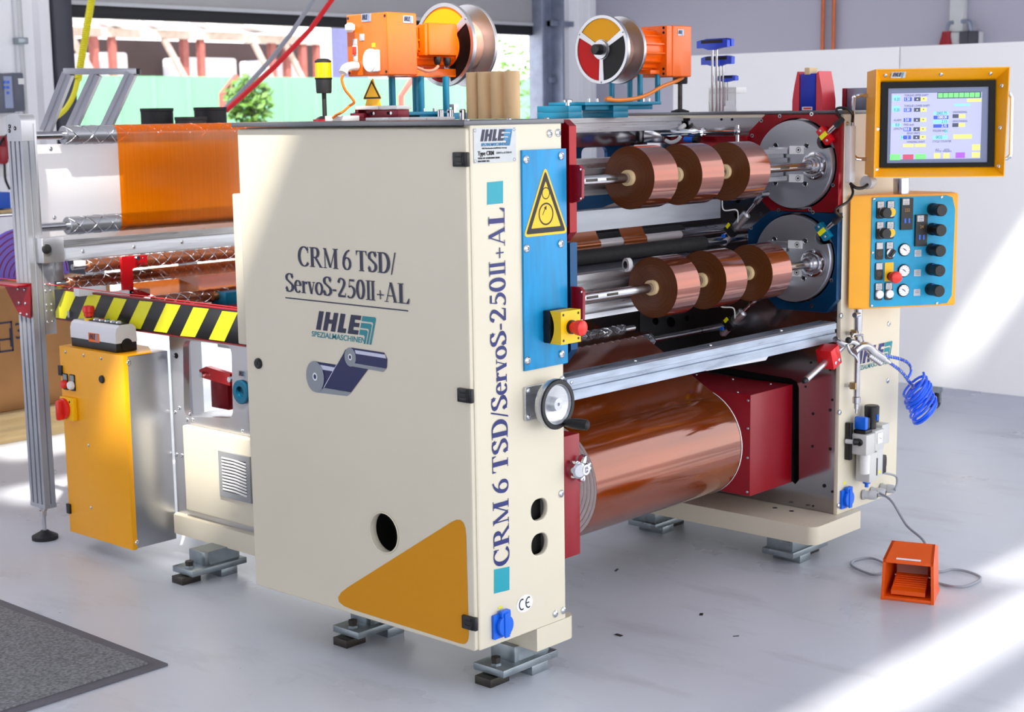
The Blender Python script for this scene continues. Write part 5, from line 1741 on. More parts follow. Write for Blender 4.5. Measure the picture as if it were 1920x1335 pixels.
unit(0.10, 0.835, 'white', 3); unit(0.215, 0.835, 'white', 3)
a, b = bp_(0.215, 0.675)
m = MB(WARN).prism(BXF, _r(a - 0.014, a + 0.014, b - 0.028, b + 0.028), 0.003, 0)
ypl = obj('stop_plate', m, bpo, 'yellow stop button plate')
a, b = bp_(0.235, 0.715)
m = MB(BLACK).lathe([(0, 0.013), (0.006, 0.013), (0.006, 0.01)], BXF.at(a, b, 0.003), BXF.n, 24)
m.use(BTNRED).lathe([(0.005, 0.0115), (0.022, 0.0118), (0.024, 0.0175), (0.034, 0.0185), (0.041, 0.0165), (0.044, 0.010), (0.0445, 0.002)], BXF.at(a, b, 0.003), BXF.n, 32)
obj('emergency_stop', m, ypl, 'red mushroom stop button')
def meter(u, v, num):
    a, b = bp_(u, v)
    m = MB(BLACK).prism(BXF, _r(a - 0.019, a + 0.019, b - 0.048, b + 0.046), 0.009, 0)
    o = obj('flow_display', m, bpo, 'black digital display')
    k = MB(LEG).flat(BXF, _r(a - 0.015, a + 0.006, b + 0.026, b + 0.044), 0.0095)
    k.use(INKBLACK)
    for i, s in enumerate(('UP', 'LAY-ON', 'ROLLER')):
        k.text(BXF, s, 0.0042, a - 0.0045, b + 0.0405 - 0.0055 * i, xs=0.85, lift=0.0098, depth=0)
    k.use(mat('digit_amber', (150, 110, 40), 0.4, emit=0.2)).text(BXF, num, 0.013, a, b + 0.010, xs=0.9, lift=0.0096, depth=0)
    obj('readout', k, o)
    k = MB(SOCKET)
    for d in (-0.0065, 0.0065):
        k.prism(BXF, _r(a + d - 0.0026, a + d + 0.0026, b - 0.028, b - 0.014), 0.0015, 0.009)
    obj('arrow_keys', k, o)
meter(0.395, 0.165, '232'); meter(0.565, 0.315, '24')
def gauge(u, v):
    a, b = bp_(u, v)
    m = MB(BLACK).lathe([(0, 0.0195), (0.004, 0.0195), (0.006, 0.0185), (0.006, 0.0165)], BXF.at(a, b, 0), BXF.n, 36)
    o = obj('pressure_gauge', m, bpo)
    k = MB(WHITEINK).flat(BXF, circle(a, b, 0.0166, 36), 0.0064)
    k.use(INKROYAL).flat(BXF, [(a - 0.010, b + 0.006), (a + 0.006, b - 0.005), (a + 0.004, b - 0.001), (a - 0.002, b + 0.004)], 0.0068)
    k.use(INKBLACK)
    for i in range(9):
        t = math.radians(225 - 270 * i / 8)
        c_, s_ = math.cos(t), math.sin(t)
        k.flat(BXF, [(a + c_ * 0.0125 - s_ * 0.0005, b + s_ * 0.0125 + c_ * 0.0005), (a + c_ * 0.0125 + s_ * 0.0005, b + s_ * 0.0125 - c_ * 0.0005), (a + c_ * 0.0155 + s_ * 0.0005, b + s_ * 0.0155 - c_ * 0.0005), (a + c_ * 0.0155 - s_ * 0.0005, b + s_ * 0.0155 + c_ * 0.0005)], 0.0068)
    obj('dial', k, o, 'white dial')
for v in (0.485, 0.67, 0.845):
    gauge(0.385, v)
m = None
for v, ls in ((0.52, ('W-SHAFT', 'EXPANDING', 'PRESSURE')), (0.695, ('W-SHAFT', 'WINDING', 'PRESSURE')), (0.87, ('UP', 'ROLLER'))):
    a, b = bp_(0.545, v)
    m = MB(LEG).prism(BXF, _r(a - 0.011, a + 0.011, b - 0.010, b + 0.010), 0.001, 0)
    m.use(INKBLACK)
    for i, s in enumerate(ls):
        m.text(BXF, s, 0.0038, a, b + 0.0055 - 0.0055 * i, xs=0.8, lift=0.0013, depth=0)
    obj('legend_plate', m, bpo)
for v in (0.135, 0.31, 0.49, 0.665, 0.845):
    a, b = bp_(0.70, v)
    m = MB(BLACK).lathe([(0, 0.0185), (0.012, 0.0185), (0.014, 0.0168), (0.034, 0.0168), (0.036, 0.0182), (0.056, 0.0178), (0.058, 0.016)], BXF.at(a, b, 0), BXF.n, 28)
    o = obj('regulator_knob', m, bpo)
    k = MB(SOCKET)
    for sx in (-1, 1):
        c = BXF.at(a - 0.004, b + 0.0165 * sx * 0.95, 0.024)
        k.obox(c, BXF.u * 0.004, BXF.n * 0.003, BXF.v * 0.0016)
    obj('blue_mark', k, o)
for u, v in ((0.03, 0.03), (0.80, 0.03), (0.03, 0.5), (0.03, 0.97), (0.78, 0.975)):
    a, b = bp_(u, v)
    obj('screw', MB(SCREWM).screw(BXF, a, b, 0.0045), bpo)

# upright steel rod under the control box
rod = thing('support_rod', 'upright steel rod with brass coloured nuts below the control box', 'rod', (1.6375, -0.035, 0.4288))
z0 = 0.4288; xr = 1.6383
m = MB(STEEL).lathe([(0, 0.004), (0.014, 0.004), (0.014, 0.0075), (0.03, 0.008), (0.032, 0.012), (0.05, 0.0125), (0.052, 0.009), (0.055, 0.009), (0.25, 0.0092), (0.25, 0.012), (0.285, 0.0125), (zb - z0, 0.0125)], (xr, -0.035, z0), (0, 0, 1), 20)
obj('rod', m, rod)
BRASS = mat('brass', (170, 146, 96), 0.3, metal=0.8, var=0.1)
for zz in (0.075, 0.235):
    obj('nut', MB(BRASS).lathe([(0, 0.0135), (0.02, 0.0135)], (xr - 0.004, -0.028, z0 + zz), (0, 0, 1), 6), rod)
    obj('wall_clip', MB(STEEL).box(xr - 0.012, xr + 0.012, -0.030, -0.0005, z0 + zz + 0.004, z0 + zz + 0.014), rod)
obj('clamp_screw', MB(SCREWM).cyl((xr - 0.03, -0.04, zb - 0.016), (xr - 0.005, -0.04, zb - 0.016), 0.008, seg=14), rod)

# ================================================================ AIR GUN, COILED HOSE
GA = lambda px, py: None
gun = thing('air_gun', 'silver air blow gun hanging from the red holder at the far stand', 'air gun', (1.6078, -0.06, 0.6307))
m = MB(STEEL)
m.tube(spline([(1.4826, -0.05, 0.6751), (1.5317, -0.05, 0.6551), (1.572, -0.055, 0.6571), (1.6075, -0.06, 0.6388)], 5), 0.009, 12, radii=None)
m.tube(spline([(1.5707, -0.06, 0.6273), (1.6075, -0.06, 0.6388), (1.6517, -0.06, 0.6335), (1.6885, -0.065, 0.6099), (1.729, -0.07, 0.5889)], 5), 0.0135, 14)
m.tube([(1.5597, -0.06, 0.6733), (1.5686, -0.06, 0.6803), (1.6218, -0.06, 0.6725), (1.639, -0.06, 0.635)], 0.004, 8)
obj('body', m, gun)
g2 = MB(STEEL)
for k in range(7):
    f = k / 6
    a, b = Vector((1.6583, -0.066, 0.604)), Vector((1.7097, -0.072, 0.5768))
    g2.ball(a.lerp(b, f), 0.0085, u=10, v=6)
obj('grip_ribs', g2, gun)
obj('trigger', MB(STEEL).tube(spline([(1.5069, -0.075, 0.6587), (1.5174, -0.08, 0.6358), (1.5456, -0.08, 0.6196), (1.5617, -0.08, 0.6016)], 4), 0.0045, 8), gun)
obj('valve_knob', MB(BLACK).ball((1.5156, -0.075, 0.6703), 0.010, u=14, v=8), gun)
obj('hose_coupling', MB(CHROME).cyl((1.7256, -0.07, 0.591), (1.7632, -0.075, 0.5719), 0.008, 0.006, seg=14).use(BRASS).cyl((1.7123, -0.07, 0.5976), (1.729, -0.07, 0.5889), 0.009, seg=8), gun)
hold = thing('gun_holder', 'red clamp block with a slanting metal tube at the corner of the far stand', 'holder', (1.4791, -0.03, 0.6232))
c = Vector((1.4821, -0.03, 0.6228))
u = (Vector((1.5905, -0.03, 0.6543)) - Vector((1.3605, -0.03, 0.5696))).normalized()
v = u.cross(Y_).normalized()
obj('block', MB(BRIGHTRED).obox(c, u * 0.024, Y_ * 0.026, v * 0.030, 0.002), hold, 'red block')
for s_ in (-1, 1):
    p = c - Y_ * 0.026 + v * 0.016 * 0 + u * 0.010 * s_ - v * 0.014 * 1
    obj('screw', MB(SCREWM).screw(Pl(p, X_, Z_), 0, 0, 0.006), hold)
obj('tube', MB(ALU).cyl((1.3576, -0.03, 0.57), (1.5753, -0.03, 0.648), 0.0095, seg=18), hold)
obj('tip', MB(BLACK).lathe([(0, 0.009), (0.012, 0.006)], (1.3548, -0.03, 0.5688), Vector((1.3264, -0.03, 0.5618)) - Vector((1.3548, -0.03, 0.5688)), 14), hold, 'black tip')

co = thing('coiled_hose', 'bright blue coiled air hose hanging beside the far stand', 'hose', (1.9736, -0.08, 0.4082))
A0, A1 = Vector((1.8907, -0.09, 0.4929)), Vector((1.9422, -0.11, 0.3824))
ax = (A1 - A0).normalized()
e1 = (RTV - ax * RTV.dot(ax)).normalized()
e2 = ax.cross(e1)
pts = []
N = 13
for i in range(N * 20 + 1):
    f = i / (N * 20)
    a = 2 * PI * i / 20
    rx = 0.039 + 0.006 * math.sin(f * PI) + 0.003 * math.sin(a * 0.37)
    tilt = -0.020 * math.cos(a)
    pts.append(A0.lerp(A1, f) + e1 * rx * math.cos(a) + e2 * 0.036 * math.sin(a) + ax * (tilt + 0.012 * math.sin(a * 0.13)))
obj('coil', MB(AIRBLUE).tube(pts, 0.0042, 7), co)
sp1 = spline([(1.7632, -0.075, 0.5719), (1.829, -0.08, 0.5355), (1.8689, -0.085, 0.5004), (1.8955, -0.088, 0.4751), (1.8757, -0.09, 0.4545), pts[10]], 7)
obj('hose_tail', MB(AIRBLUE).tube(sp1, 0.0042, 8), co)
sp2 = spline([(1.7541, -0.065, 0.5935), (1.8458, -0.07, 0.5707), (1.892, -0.075, 0.5485), (1.9, -0.075, 0.5255), (1.8742, -0.08, 0.5126)], 7)
obj('hose_tail', MB(AIRBLUE).tube(sp2, 0.0042, 8), co)
sg = MB(STEEL)
for s_ in (sp1[:22], sp2[:20]):
    q = []
    for i in range(len(s_) - 1):
        d = (s_[i + 1] - s_[i])
        w_ = d.orthogonal().normalized(); x_ = d.normalized().cross(w_)
        for k in range(8):
            a = 2 * PI * k / 8
            q.append(s_[i] + d * k / 8 + (w_ * math.cos(a) + x_ * math.sin(a)) * 0.0052)
    sg.tube(q, 0.0009, 4)
obj('kink_spring', sg, co)

# ================================================================ FILTER REGULATOR AND GLANDS ON THE STAND
fr_ = thing('air_regulator', 'grey filter regulator with black and blue knobs on the far stand', 'regulator', (1.7799, -0.04, 0.2978))
def yb(px0, py0, px1, py1, y0, y1, m, bev=0.002):
    pass
RB = lambda mb, x0, x1, z0, z1, y0, y1, bev=0.002: mb.box(x0, x1, y0, y1, z0, z1, bev)
gx0, gx1 = 1.6451, 1.7694
z_t, z_b = 0.3628, 0.299
RG = mat('regulator_grey', (202, 203, 200), 0.4, var=0.04)
m = MB(RG)
RB(m, gx0, gx0 + 0.055, z_b, z_t, -0.068, -0.006, 0.004)
RB(m, gx0 + 0.058, gx0 + 0.115, z_b + 0.004, z_t + 0.004, -0.066, -0.006, 0.004)
RB(m, gx0 + 0.118, gx0 + 0.165, z_b + 0.012, z_t + 0.012, -0.056, -0.006, 0.004)
ro = obj('body', m, fr_)
m = MB(BLACK).box(gx0 - 0.012, gx0 + 0.004, -0.02, -0.0005, z_b - 0.018, z_t + 0.034, 0.002)
obj('wall_bracket', m, fr_)
kb = MB(BLACK).box(gx0 + 0.008, gx0 + 0.05, -0.06, -0.018, z_t, z_t + 0.012, 0.003)
RB(kb, gx0 + 0.014, gx0 + 0.048, z_t + 0.01, z_t + 0.048, -0.054, -0.022, 0.004)
kb.use(SOCKET)
RB(kb, gx0 + 0.012, gx0 + 0.03, z_t + 0.012, z_t + 0.052, -0.057, -0.018, 0.004)
obj('shut_off_knob', kb, fr_, 'blue and black shut off knob')
m = MB(BLACK).lathe([(0, 0.014), (0.02, 0.014), (0.022, 0.022), (0.070, 0.023), (0.073, 0.020)], (gx0 + 0.086, -0.036, z_t + 0.004), (0, 0, 1), 24)
m.use(SOCKET).box(gx0 + 0.076, gx0 + 0.083, -0.0605, -0.056, z_t + 0.034, z_t + 0.052)
obj('pressure_knob', m, fr_, 'black pressure knob')
m = MB(WHITEPL).box(gx0 + 0.066, gx0 + 0.098, -0.070, -0.064, z_b + 0.026, z_t - 0.004, 0.002)
m.use(INKNAVY).flat(front(0, -0.070, 0), [(gx0 + 0.074, z_t - 0.018), (gx0 + 0.077, z_t - 0.018), (gx0 + 0.088, z_b + 0.040), (gx0 + 0.085, z_b + 0.040)])
obj('square_gauge', m, fr_)
m = MB(RG)
RB(m, gx0 + 0.035, gx0 + 0.088, z_b - 0.092, z_b, -0.062, -0.012, 0.006)
m.use(BLACK); RB(m, gx0 + 0.0755, gx0 + 0.081, z_b - 0.075, z_b - 0.02, -0.0635, -0.05, 0.001)
bo = obj('filter_bowl', m, fr_)
m = MB(SOCKET).lathe([(0, 0.012), (0.008, 0.012), (0.01, 0.006), (0.02, 0.006)], (gx0 + 0.062, -0.037, z_b - 0.092), (0, 0, -1), 16)
obj('drain', m, bo, 'blue drain')
m = MB(WHITEPL).lathe([(0, 0.016), (0.06, 0.015), (0.062, 0.012)], (gx0 + 0.025, -0.05, z_b), (0, 0, -1), 16)
obj('silencer', m, fr_)
m = MB(RG); RB(m, gx0 + 0.098, gx0 + 0.138, z_b - 0.088, z_b + 0.004, -0.05, -0.012, 0.003)
m.use(SOCKET); RB(m, gx0 + 0.088, gx0 + 0.10, z_b - 0.03, z_b - 0.004, -0.048, -0.03, 0.001)
m.use(HAZYEL).flat(front(0, -0.05, 0), circle(gx0 + 0.115, z_b - 0.072, 0.006, 14))
vo = obj('valve_block', m, fr_)
m = MB(BLACK); RB(m, gx0 + 0.14, gx0 + 0.17, z_b - 0.085, z_b - 0.028, -0.045, -0.012, 0.003); RB(m, gx0 + 0.165, gx0 + 0.178, z_b - 0.066, z_b - 0.036, -0.042, -0.016, 0.003)
obj('solenoid_plug', m, vo)
m = MB(BLACK).lathe([(0, 0.018), (0.004, 0.0185), (0.006, 0.014)], ((1.6863, 0, 0.3285)[0], 0.0, (1.6863, 0, 0.3285)[2]), (0, -1, 0), 22)
c0 = (1.6402, -0.03, 0.3403)
m.use(GREYPL).cyl((c0[0] - .01, -0.006, c0[2]), (c0[0] - 0.006, -0.03, c0[2]), 0.007, seg=12)
m.use(BLACK).tube(spline([(c0[0] - 0.006, -0.03, c0[2]), (c0[0] + 0.004, -0.045, c0[2]), (gx0 - 0.004, -0.046, c0[2] - 0.002), (gx0 + 0.01, -0.046, c0[2])], 4), 0.0105, 12)
obj('inlet_elbow', m, fr_)
for k, (c, lab) in enumerate((((1.7486, 0, 0.1496), 'grey cable gland low on the far stand, nearest the blue socket'), ((1.8016, 0, 0.148), 'grey cable gland low on the far stand, with the foot switch cable'), ((1.862, 0, 0.1484), 'grey cable gland low on the far stand, under the filter bowl'))):
    t = thing('cable_gland', lab, 'cable gland', (c[0], 0, c[2]), 'cable glands')
    obj('body', MB(GREYPL).lathe([(0.0005, 0.016), (0.008, 0.016), (0.008, 0.0135), (0.02, 0.013), (0.022, 0.0145), (0.04, 0.0135), (0.046, 0.010)], (c[0], 0, c[2]), (0.35, -1, 0), 12), t)
    obj('bore', MB(DARK).cyl(Vector((c[0], 0, c[2])) + Vector((0.35, -1, 0)).normalized() * 0.0445, Vector((c[0], 0, c[2])) + Vector((0.35, -1, 0)).normalized() * 0.0468, 0.0075, seg=12), t)
c = (1.862, 0, 0.1484)
single('valve_lead', MB(GREYCABLE).tube(spline([(c[0] + 0.015, -0.043, c[2]), (1.8443, -0.06, 0.1577), (1.8663, -0.055, 0.1734), (1.8793, -0.04, 0.1911), (gx0 + 0.155, -0.03, z_b - 0.084)], 6), 0.0035, 8), 'thin grey lead curving from gland to valve plug', 'cable')

# ================================================================ FOOT SWITCH
ft = thing('foot_switch', 'orange foot pedal with protective hood on the floor', 'foot pedal', (1.38, -0.33, GZ))
F0, F1 = Vector((1.316, -0.3079, -0.02)), Vector((1.3631, -0.446, -0.02))
fu = (F1 - F0); FWd = fu.length; fu.normalize()
fb = Vector((-fu.y, fu.x, 0))                     # towards the back
FPl = Pl(F0, fu, Z_)
DPT, HT = 0.145, 0.150
h = MB(PEDAL)
t_ = 0.008
def fbx(mb, u0, u1, d0, d1, z0, z1, bev=0.002):
    c = F0 + fu * (u0 + u1) / 2 + fb * (d0 + d1) / 2
    mb.obox((c.x, c.y, F0.z + (z0 + z1) / 2), fu * (u1 - u0) / 2, fb * (d1 - d0) / 2, Z_ * (z1 - z0) / 2, bev)
    return mb
def fq(mb, *p):
    mb.quad(*[F0 + fu * a + fb * d + Z_ * z for a, d, z in p])
W_ = FWd
# hood: side walls leaning in, sloped top, back
def hull(mb, pts8):
    V = [mb.bm.verts.new(F0 + fu * a + fb * d + Z_ * z) for a, d, z in pts8]
    n0 = len(mb.bm.faces)
    for f in ((0, 1, 2, 3), (7, 6, 5, 4), (0, 4, 5, 1), (1, 5, 6, 2), (2, 6, 7, 3), (3, 7, 4, 0)):
        mb.bm.faces.new([V[i] for i in f])
    mb._tag(n0)
def wall(mb, q, off):
    o = Vector(off)
    hull(mb, list(q) + [(a + off[0], d + off[1], z + off[2]) for a, d, z in q])
BI = 0.016
ls = [(0, 0, 0.0), (0, DPT, 0.0), (BI * 0.4, DPT, 0.10), (BI, DPT * 0.62, HT), (0.004, 0.012, 0.118), ]
def pane(mb, pts, off):
    V0 = [mb.bm.verts.new(F0 + fu * a + fb * d + Z_ * z) for a, d, z in pts]
    V1 = [mb.bm.verts.new(F0 + fu * (a + off) + fb * d + Z_ * z) for a, d, z in pts]
    n0 = len(mb.bm.faces)
    mb.bm.faces.new(V0); mb.bm.faces.new(V1[::-1])
    for i in range(len(pts)):
        j = (i + 1) % len(pts)
        mb.bm.faces.new((V0[i], V1[i], V1[j], V0[j]))
    mb._tag(n0)
L5 = [(0.0, 0.0, 0.0), (0.004, 0.0, 0.118), (0.013, 0.085, HT), (0.013, DPT, HT - 0.02), (0.008, DPT, 0.0)]
pane(h, L5, t_)
R5 = [(W_ - a, d, z) for a, d, z in L5]
pane(h, R5, -t_)
hull(h, [(0.004, 0.0, 0.118), (W_ - 0.004, 0.0, 0.118), (W_ - 0.013, 0.085, HT), (0.013, 0.085, HT), (0.006, 0.0, 0.109), (W_ - 0.006, 0.0, 0.109), (W_ - 0.015, 0.085, HT - 0.009), (0.015, 0.085, HT - 0.009)])
hull(h, [(0.013, 0.085, HT), (W_ - 0.013, 0.085, HT), (W_ - 0.013, DPT, HT - 0.02), (0.013, DPT, HT - 0.02), (0.013, 0.085, HT - 0.009), (W_ - 0.013, 0.085, HT - 0.009), (W_ - 0.013, DPT, HT - 0.029), (0.013, DPT, HT - 0.029)])
hull(h, [(0.008, DPT, 0.0), (W_ - 0.008, DPT, 0.0), (W_ - 0.013, DPT, HT - 0.02), (0.013, DPT, HT - 0.02), (0.008, DPT - 0.007, 0.0), (W_ - 0.008, DPT - 0.007, 0.0), (W_ - 0.013, DPT - 0.007, HT - 0.02), (0.013, DPT - 0.007, HT - 0.02)])
fbx(h, 0.004, W_ - 0.004, 0.002, DPT - 0.005, 0.001, 0.010, 0.001)
bmesh.ops.recalc_face_normals(h.bm, faces=h.bm.faces[:])
ho = obj('hood', h, ft)
s = MB(WHITEINK); 
hull(s, [(W_ * 0.27, 0.004, 0.1198), (W_ * 0.73, 0.004, 0.1198), (W_ * 0.73, 0.011, 0.1225), (W_ * 0.27, 0.011, 0.1225), (W_ * 0.27, 0.004, 0.119), (W_ * 0.73, 0.004, 0.119), (W_ * 0.73, 0.011, 0.1217), (W_ * 0.27, 0.011, 0.1217)])
obj('white_print', s, ho)
p = MB(PEDAL)
hull(p, [(W_ * 0.18, 0.012, 0.028), (W_ * 0.82, 0.012, 0.028), (W_ * 0.80, 0.085, 0.062), (W_ * 0.20, 0.085, 0.062), (W_ * 0.18, 0.012, 0.016), (W_ * 0.82, 0.012, 0.016), (W_ * 0.80, 0.085, 0.045), (W_ * 0.20, 0.085, 0.045)])
for k in range(6):
    f = 0.25 + 0.11 * k
    d, z = 0.012 + 0.073 * f, 0.028 + 0.034 * f
    c = F0 + fu * W_ / 2 + fb * d + Z_ * z
    p.obox(c, fu * W_ * 0.30, fb * 0.0018, Z_ * 0.0014)
bmesh.ops.recalc_face_normals(p.bm, faces=p.bm.faces[:])
obj('pedal', p, ft)
fl = MB(mat('brown_flap', (150, 92, 78), 0.5, var=0.1))
hull(fl, [(W_ * 0.22, 0.070, 0.064), (W_ * 0.80, 0.070, 0.064), (W_ * 0.81, 0.082, 0.100), (W_ * 0.20, 0.082, 0.100), (W_ * 0.22, 0.076, 0.064), (W_ * 0.80, 0.076, 0.064), (W_ * 0.81, 0.088, 0.100), (W_ * 0.20, 0.088, 0.100)])
bmesh.ops.recalc_face_normals(fl.bm, faces=fl.bm.faces[:])
obj('safety_flap', fl, ft, 'brown safety flap')
pv = MB(STEEL)
pv.cyl(F0 + fu * (W_ * 0.17) + fb * 0.085 + Z_ * 0.052, F0 + fu * (W_ * 0.84) + fb * 0.085 + Z_ * 0.052, 0.006, seg=12)
obj('hinge_pin', pv, ft)
fc = single('foot_switch_cable', MB(GREYCABLE).tube(spline([(1.7684, -0.05, 0.1571), (1.7145, -0.12, 0.1535), (1.6614, -0.2, 0.1029), tuple(F0 + fu * W_ * 0.62 + fb * (DPT + 0.06) + Z_ * 0.11), tuple(F0 + fu * W_ * 0.62 + fb * (DPT + 0.035) + Z_ * 0.008),
    (1.5584, -0.2412, -0.014), (1.6407, -0.1073, -0.014), (1.5939, -0.0685, -0.014), (1.5376, -0.0883, -0.014), (1.5031, -0.1492, -0.014), (1.5043, -0.1926, -0.014), (1.6216, -0.2071, -0.014), (1.6394, -0.3138, -0.014), (1.6869, -0.3374, -0.014), (1.6969, -0.3832, -0.014), (1.6617, -0.4403, -0.014), (1.5718, -0.4445, -0.014), (1.5384, -0.4201, -0.014), (1.5409, -0.3676, -0.014), tuple(F0 + fu * W_ * 0.7 + fb * (DPT + 0.008) + Z_ * 0.03)], 8), 0.0038, 8), 'grey cable looping on the floor around the orange foot pedal', 'cable')

# ================================================================ PNEUMATIC CYLINDERS NEXT TO THE TURRETS
def pneu(a, b, label):
    a, b = Vector(a), Vector(b)
    t = thing('pneumatic_cylinder', label, 'cylinder', tuple(a), 'slanting pneumatic cylinders')
    d = (b - a).normalized()
    L = (b - a).length
    obj('barrel', MB(ALU).lathe([(0, 0.006), (L * 0.04, 0.010), (L * 0.05, 0.0135), (L * 0.48, 0.0135), (L * 0.5, 0.0145), (L * 0.6, 0.0145), (L * 0.62, 0.009)], a, d, 20), t)
    obj('piston_rod', MB(CHROME).cyl(a + d * L * 0.6, a + d * L * 0.85, 0.0055, seg=12), t)
    obj('clevis', MB(STEEL).lathe([(0, 0.007), (L * 0.04, 0.010), (L * 0.12, 0.010), (L * 0.2, 0.008)], a + d * L * 0.8, d, 14).cyl(a + d * L * 0.98 - X_ * 0.02, a + d * L * 0.98 + X_ * 0.02, 0.011, seg=16), t)
    s = MB(BLACK).obox(a + d * L * 0.30 - X_ * 0.012, d * 0.012, X_ * 0.014, d.cross(X_) * 0.019, 0.002)
    so = obj('sensor_clip', s, t, 'black sensor clip')
    obj('yellow_label', MB(HAZYEL).obox(a + d * L * 0.34 - X_ * 0.027 + d.cross(X_) * 0.012, d * 0.008, X_ * 0.001, d.cross(X_) * 0.005), so)
    obj('air_fitting', MB(CHROME).cyl(a + d * L * 0.2 - X_ * 0.012, a + d * L * 0.2 - X_ * 0.03, 0.006, seg=10).use(SOCKET).cyl(a + d * L * 0.2 - X_ * 0.03, a + d * L * 0.2 - X_ * 0.036, 0.006, seg=10), t)
    lp = [a + d * L * 0.45 - X_ * 0.012, a + d * L * 0.6 - X_ * 0.03 + d.cross(X_) * 0.02, a + d * L * 0.5 - X_ * 0.05 + d.cross(X_) * 0.045, a + d * L * 0.62 - X_ * 0.06 + d.cross(X_) * 0.07]
    obj('air_line', MB(WHITEPL).tube(spline(lp, 6), 0.002, 6), t)
pneu((1.5, 0.3663, 0.9291), (1.5, 0.2132, 1.0934), 'slanting pneumatic cylinder with black clip under the upper roll row')
pneu((1.46, 0.3363, 0.6571), (1.46, 0.2058, 0.7852), 'slanting pneumatic cylinder with black clip just above the crossbeam')
tb = thing('swing_cylinder', 'horizontal pneumatic cylinder with white hose near the top rail', 'cylinder', (1.53, 0.6079, 1.2743))
ta, tz = Vector((1.52, 0.6046, 1.2711)), Vector((1.5, 0.3089, 1.2759))
dd = (tz - ta).normalized(); LL = (tz - ta).length
obj('barrel', MB(CHROME).lathe([(0, 0.012), (LL * 0.38, 0.012), (LL * 0.40, 0.015), (LL * 0.55, 0.015), (LL * 0.57, 0.008)], ta, dd, 18), tb)
obj('piston_rod', MB(CHROME).cyl(ta + dd * LL * 0.55, ta + dd * LL, 0.005, seg=10), tb)
obj('clevis', MB(STEEL).ball(tz, 0.011).cyl(tz - Z_ * 0.03, tz + Z_ * 0.02, 0.006, seg=10), tb)
obj('air_line', MB(WHITEPL).tube(spline([ta + dd * LL * 0.25, (1.55, 0.5601, 1.2821), (1.58, 0.5654, 1.295)], 5), 0.008, 8), tb)
obj('air_line', MB(WHITEPL).tube(spline([(1.5, 0.5792, 1.2499), (1.5, 0.5584, 1.2433), (1.5, 0.5337, 1.25), (1.5, 0.5214, 1.2615)], 5), 0.006, 8), tb)
obj('throttle_valve', MB(SOCKET).cyl((1.5, 0.505, 1.2533), (1.5, 0.4665, 1.2517), 0.009, seg=12).use(BLACK).cyl((1.5, 0.4705, 1.2517), (1.5, 0.4524, 1.2517), 0.011, seg=12), tb)
lv = MB(STEEL).obox((1.53, 0.6353, 1.2609), X_ * 0.02, Y_ * 0.04, Z_ * 0.02, 0.006)
obj('lever', lv, tb)

# ================================================================ ON TOP OF THE NEAR CABINET
ZL = 1.328
for i, (px_, lab) in enumerate(((961, 'brown card tube on the near cabinet lid, right end of the row of four'), (934.5, 'brown card tube on the near cabinet lid, second from the right'),
                                (909.5, 'brown card tube on the near cabinet lid, second from the left'), (888, 'brown card tube on the near cabinet lid, left end of the row of four'))):
    y = (0.075, 0.122, 0.166, 0.206)[i]
    # position along the row from the photo column
    x = ((0.22, 0.0636, 1.3808), (0.22, 0.1081, 1.3816), (0.22, 0.1506, 1.3823), (0.22, 0.1878, 1.383))[i]
    c = (0.22, x[1], ZL)
    t = single('card_tube', MB(CARD).lathe([(0.001, 0.0135), (0.001, 0.0172), (0.110, 0.0172), (0.110, 0.0135), (0.02, 0.0135)], c, (0, 0, 1), 28, caps=False), lab, 'card tube', 'card tubes on the lid', org=c)
for i, (px_, lab) in enumerate((((0.2, 0.2791, 1.3443), 'short steel pin on the lid, left of three'), ((0.2, 0.2469, 1.344), 'short steel pin with a cross hole on the lid, middle of three'), ((0.2, 0.2063, 1.3436), 'short steel pin with a cross hole on the lid, next to the card tubes'))):
    c = (0.20, px_[1], ZL)
    t = thing('steel_pin', lab, 'pin', c, 'steel pins on the lid')
    obj('body', MB(STEEL).lathe([(0, 0.0078), (0.023, 0.0078), (0.025, 0.006)], c, (0, 0, 1), 18), t)
    if i:
        obj('cross_hole', MB(DARK).cyl((0.1918, c[1] - 0.002, ZL + 0.019), (0.1935, c[1] - 0.002, ZL + 0.019), 0.0028, seg=10), t)

# beacon
c = Vector((0.17, 0.6652, 1.335)); c.z = ZL
bc = thing('signal_beacon', 'amber signal beacon on a black pole on the near cabinet lid', 'beacon', tuple(c))
obj('base', MB(REDPAINT).lathe([(0, 0.030), (0.005, 0.030)], c, (0, 0, 1), 24).use(BLACK).lathe([(0.005, 0.024), (0.009, 0.020), (0.013, 0.010)], c, (0, 0, 1), 20), bc)
obj('pole', MB(RUBBER).cyl(c + Z_ * 0.012, c + Z_ * 0.075, 0.0058, seg=14), bc)
obj('socket_ring', MB(RUBBER).lathe([(0.07, 0.018), (0.074, 0.0195), (0.104, 0.0205), (0.106, 0.0222), (0.109, 0.0222)], c, (0, 0, 1), 28), bc)
obj('lens', MB(AMBER).lathe([(0.108, 0.0205), (0.146, 0.0205), (0.148, 0.019)], c, (0, 0, 1), 32), bc, 'amber ribbed lens')
rb_ = MB(mat('lens_rib', (206, 150, 0), 0.3))
for k in range(20):
    a = 2 * PI * k / 20
    rb_.cyl(c + Vector((0.0204 * math.cos(a), 0.0204 * math.sin(a), 0.110)), c + Vector((0.0204 * math.cos(a), 0.0204 * math.sin(a), 0.145)), 0.0007, seg=4)
o = obj('lens_ribs', rb_, bc)
obj('cap', MB(RUBBER).lathe([(0.147, 0.021), (0.151, 0.021), (0.156, 0.014), (0.157, 0.003)], c, (0, 0, 1), 28), bc)

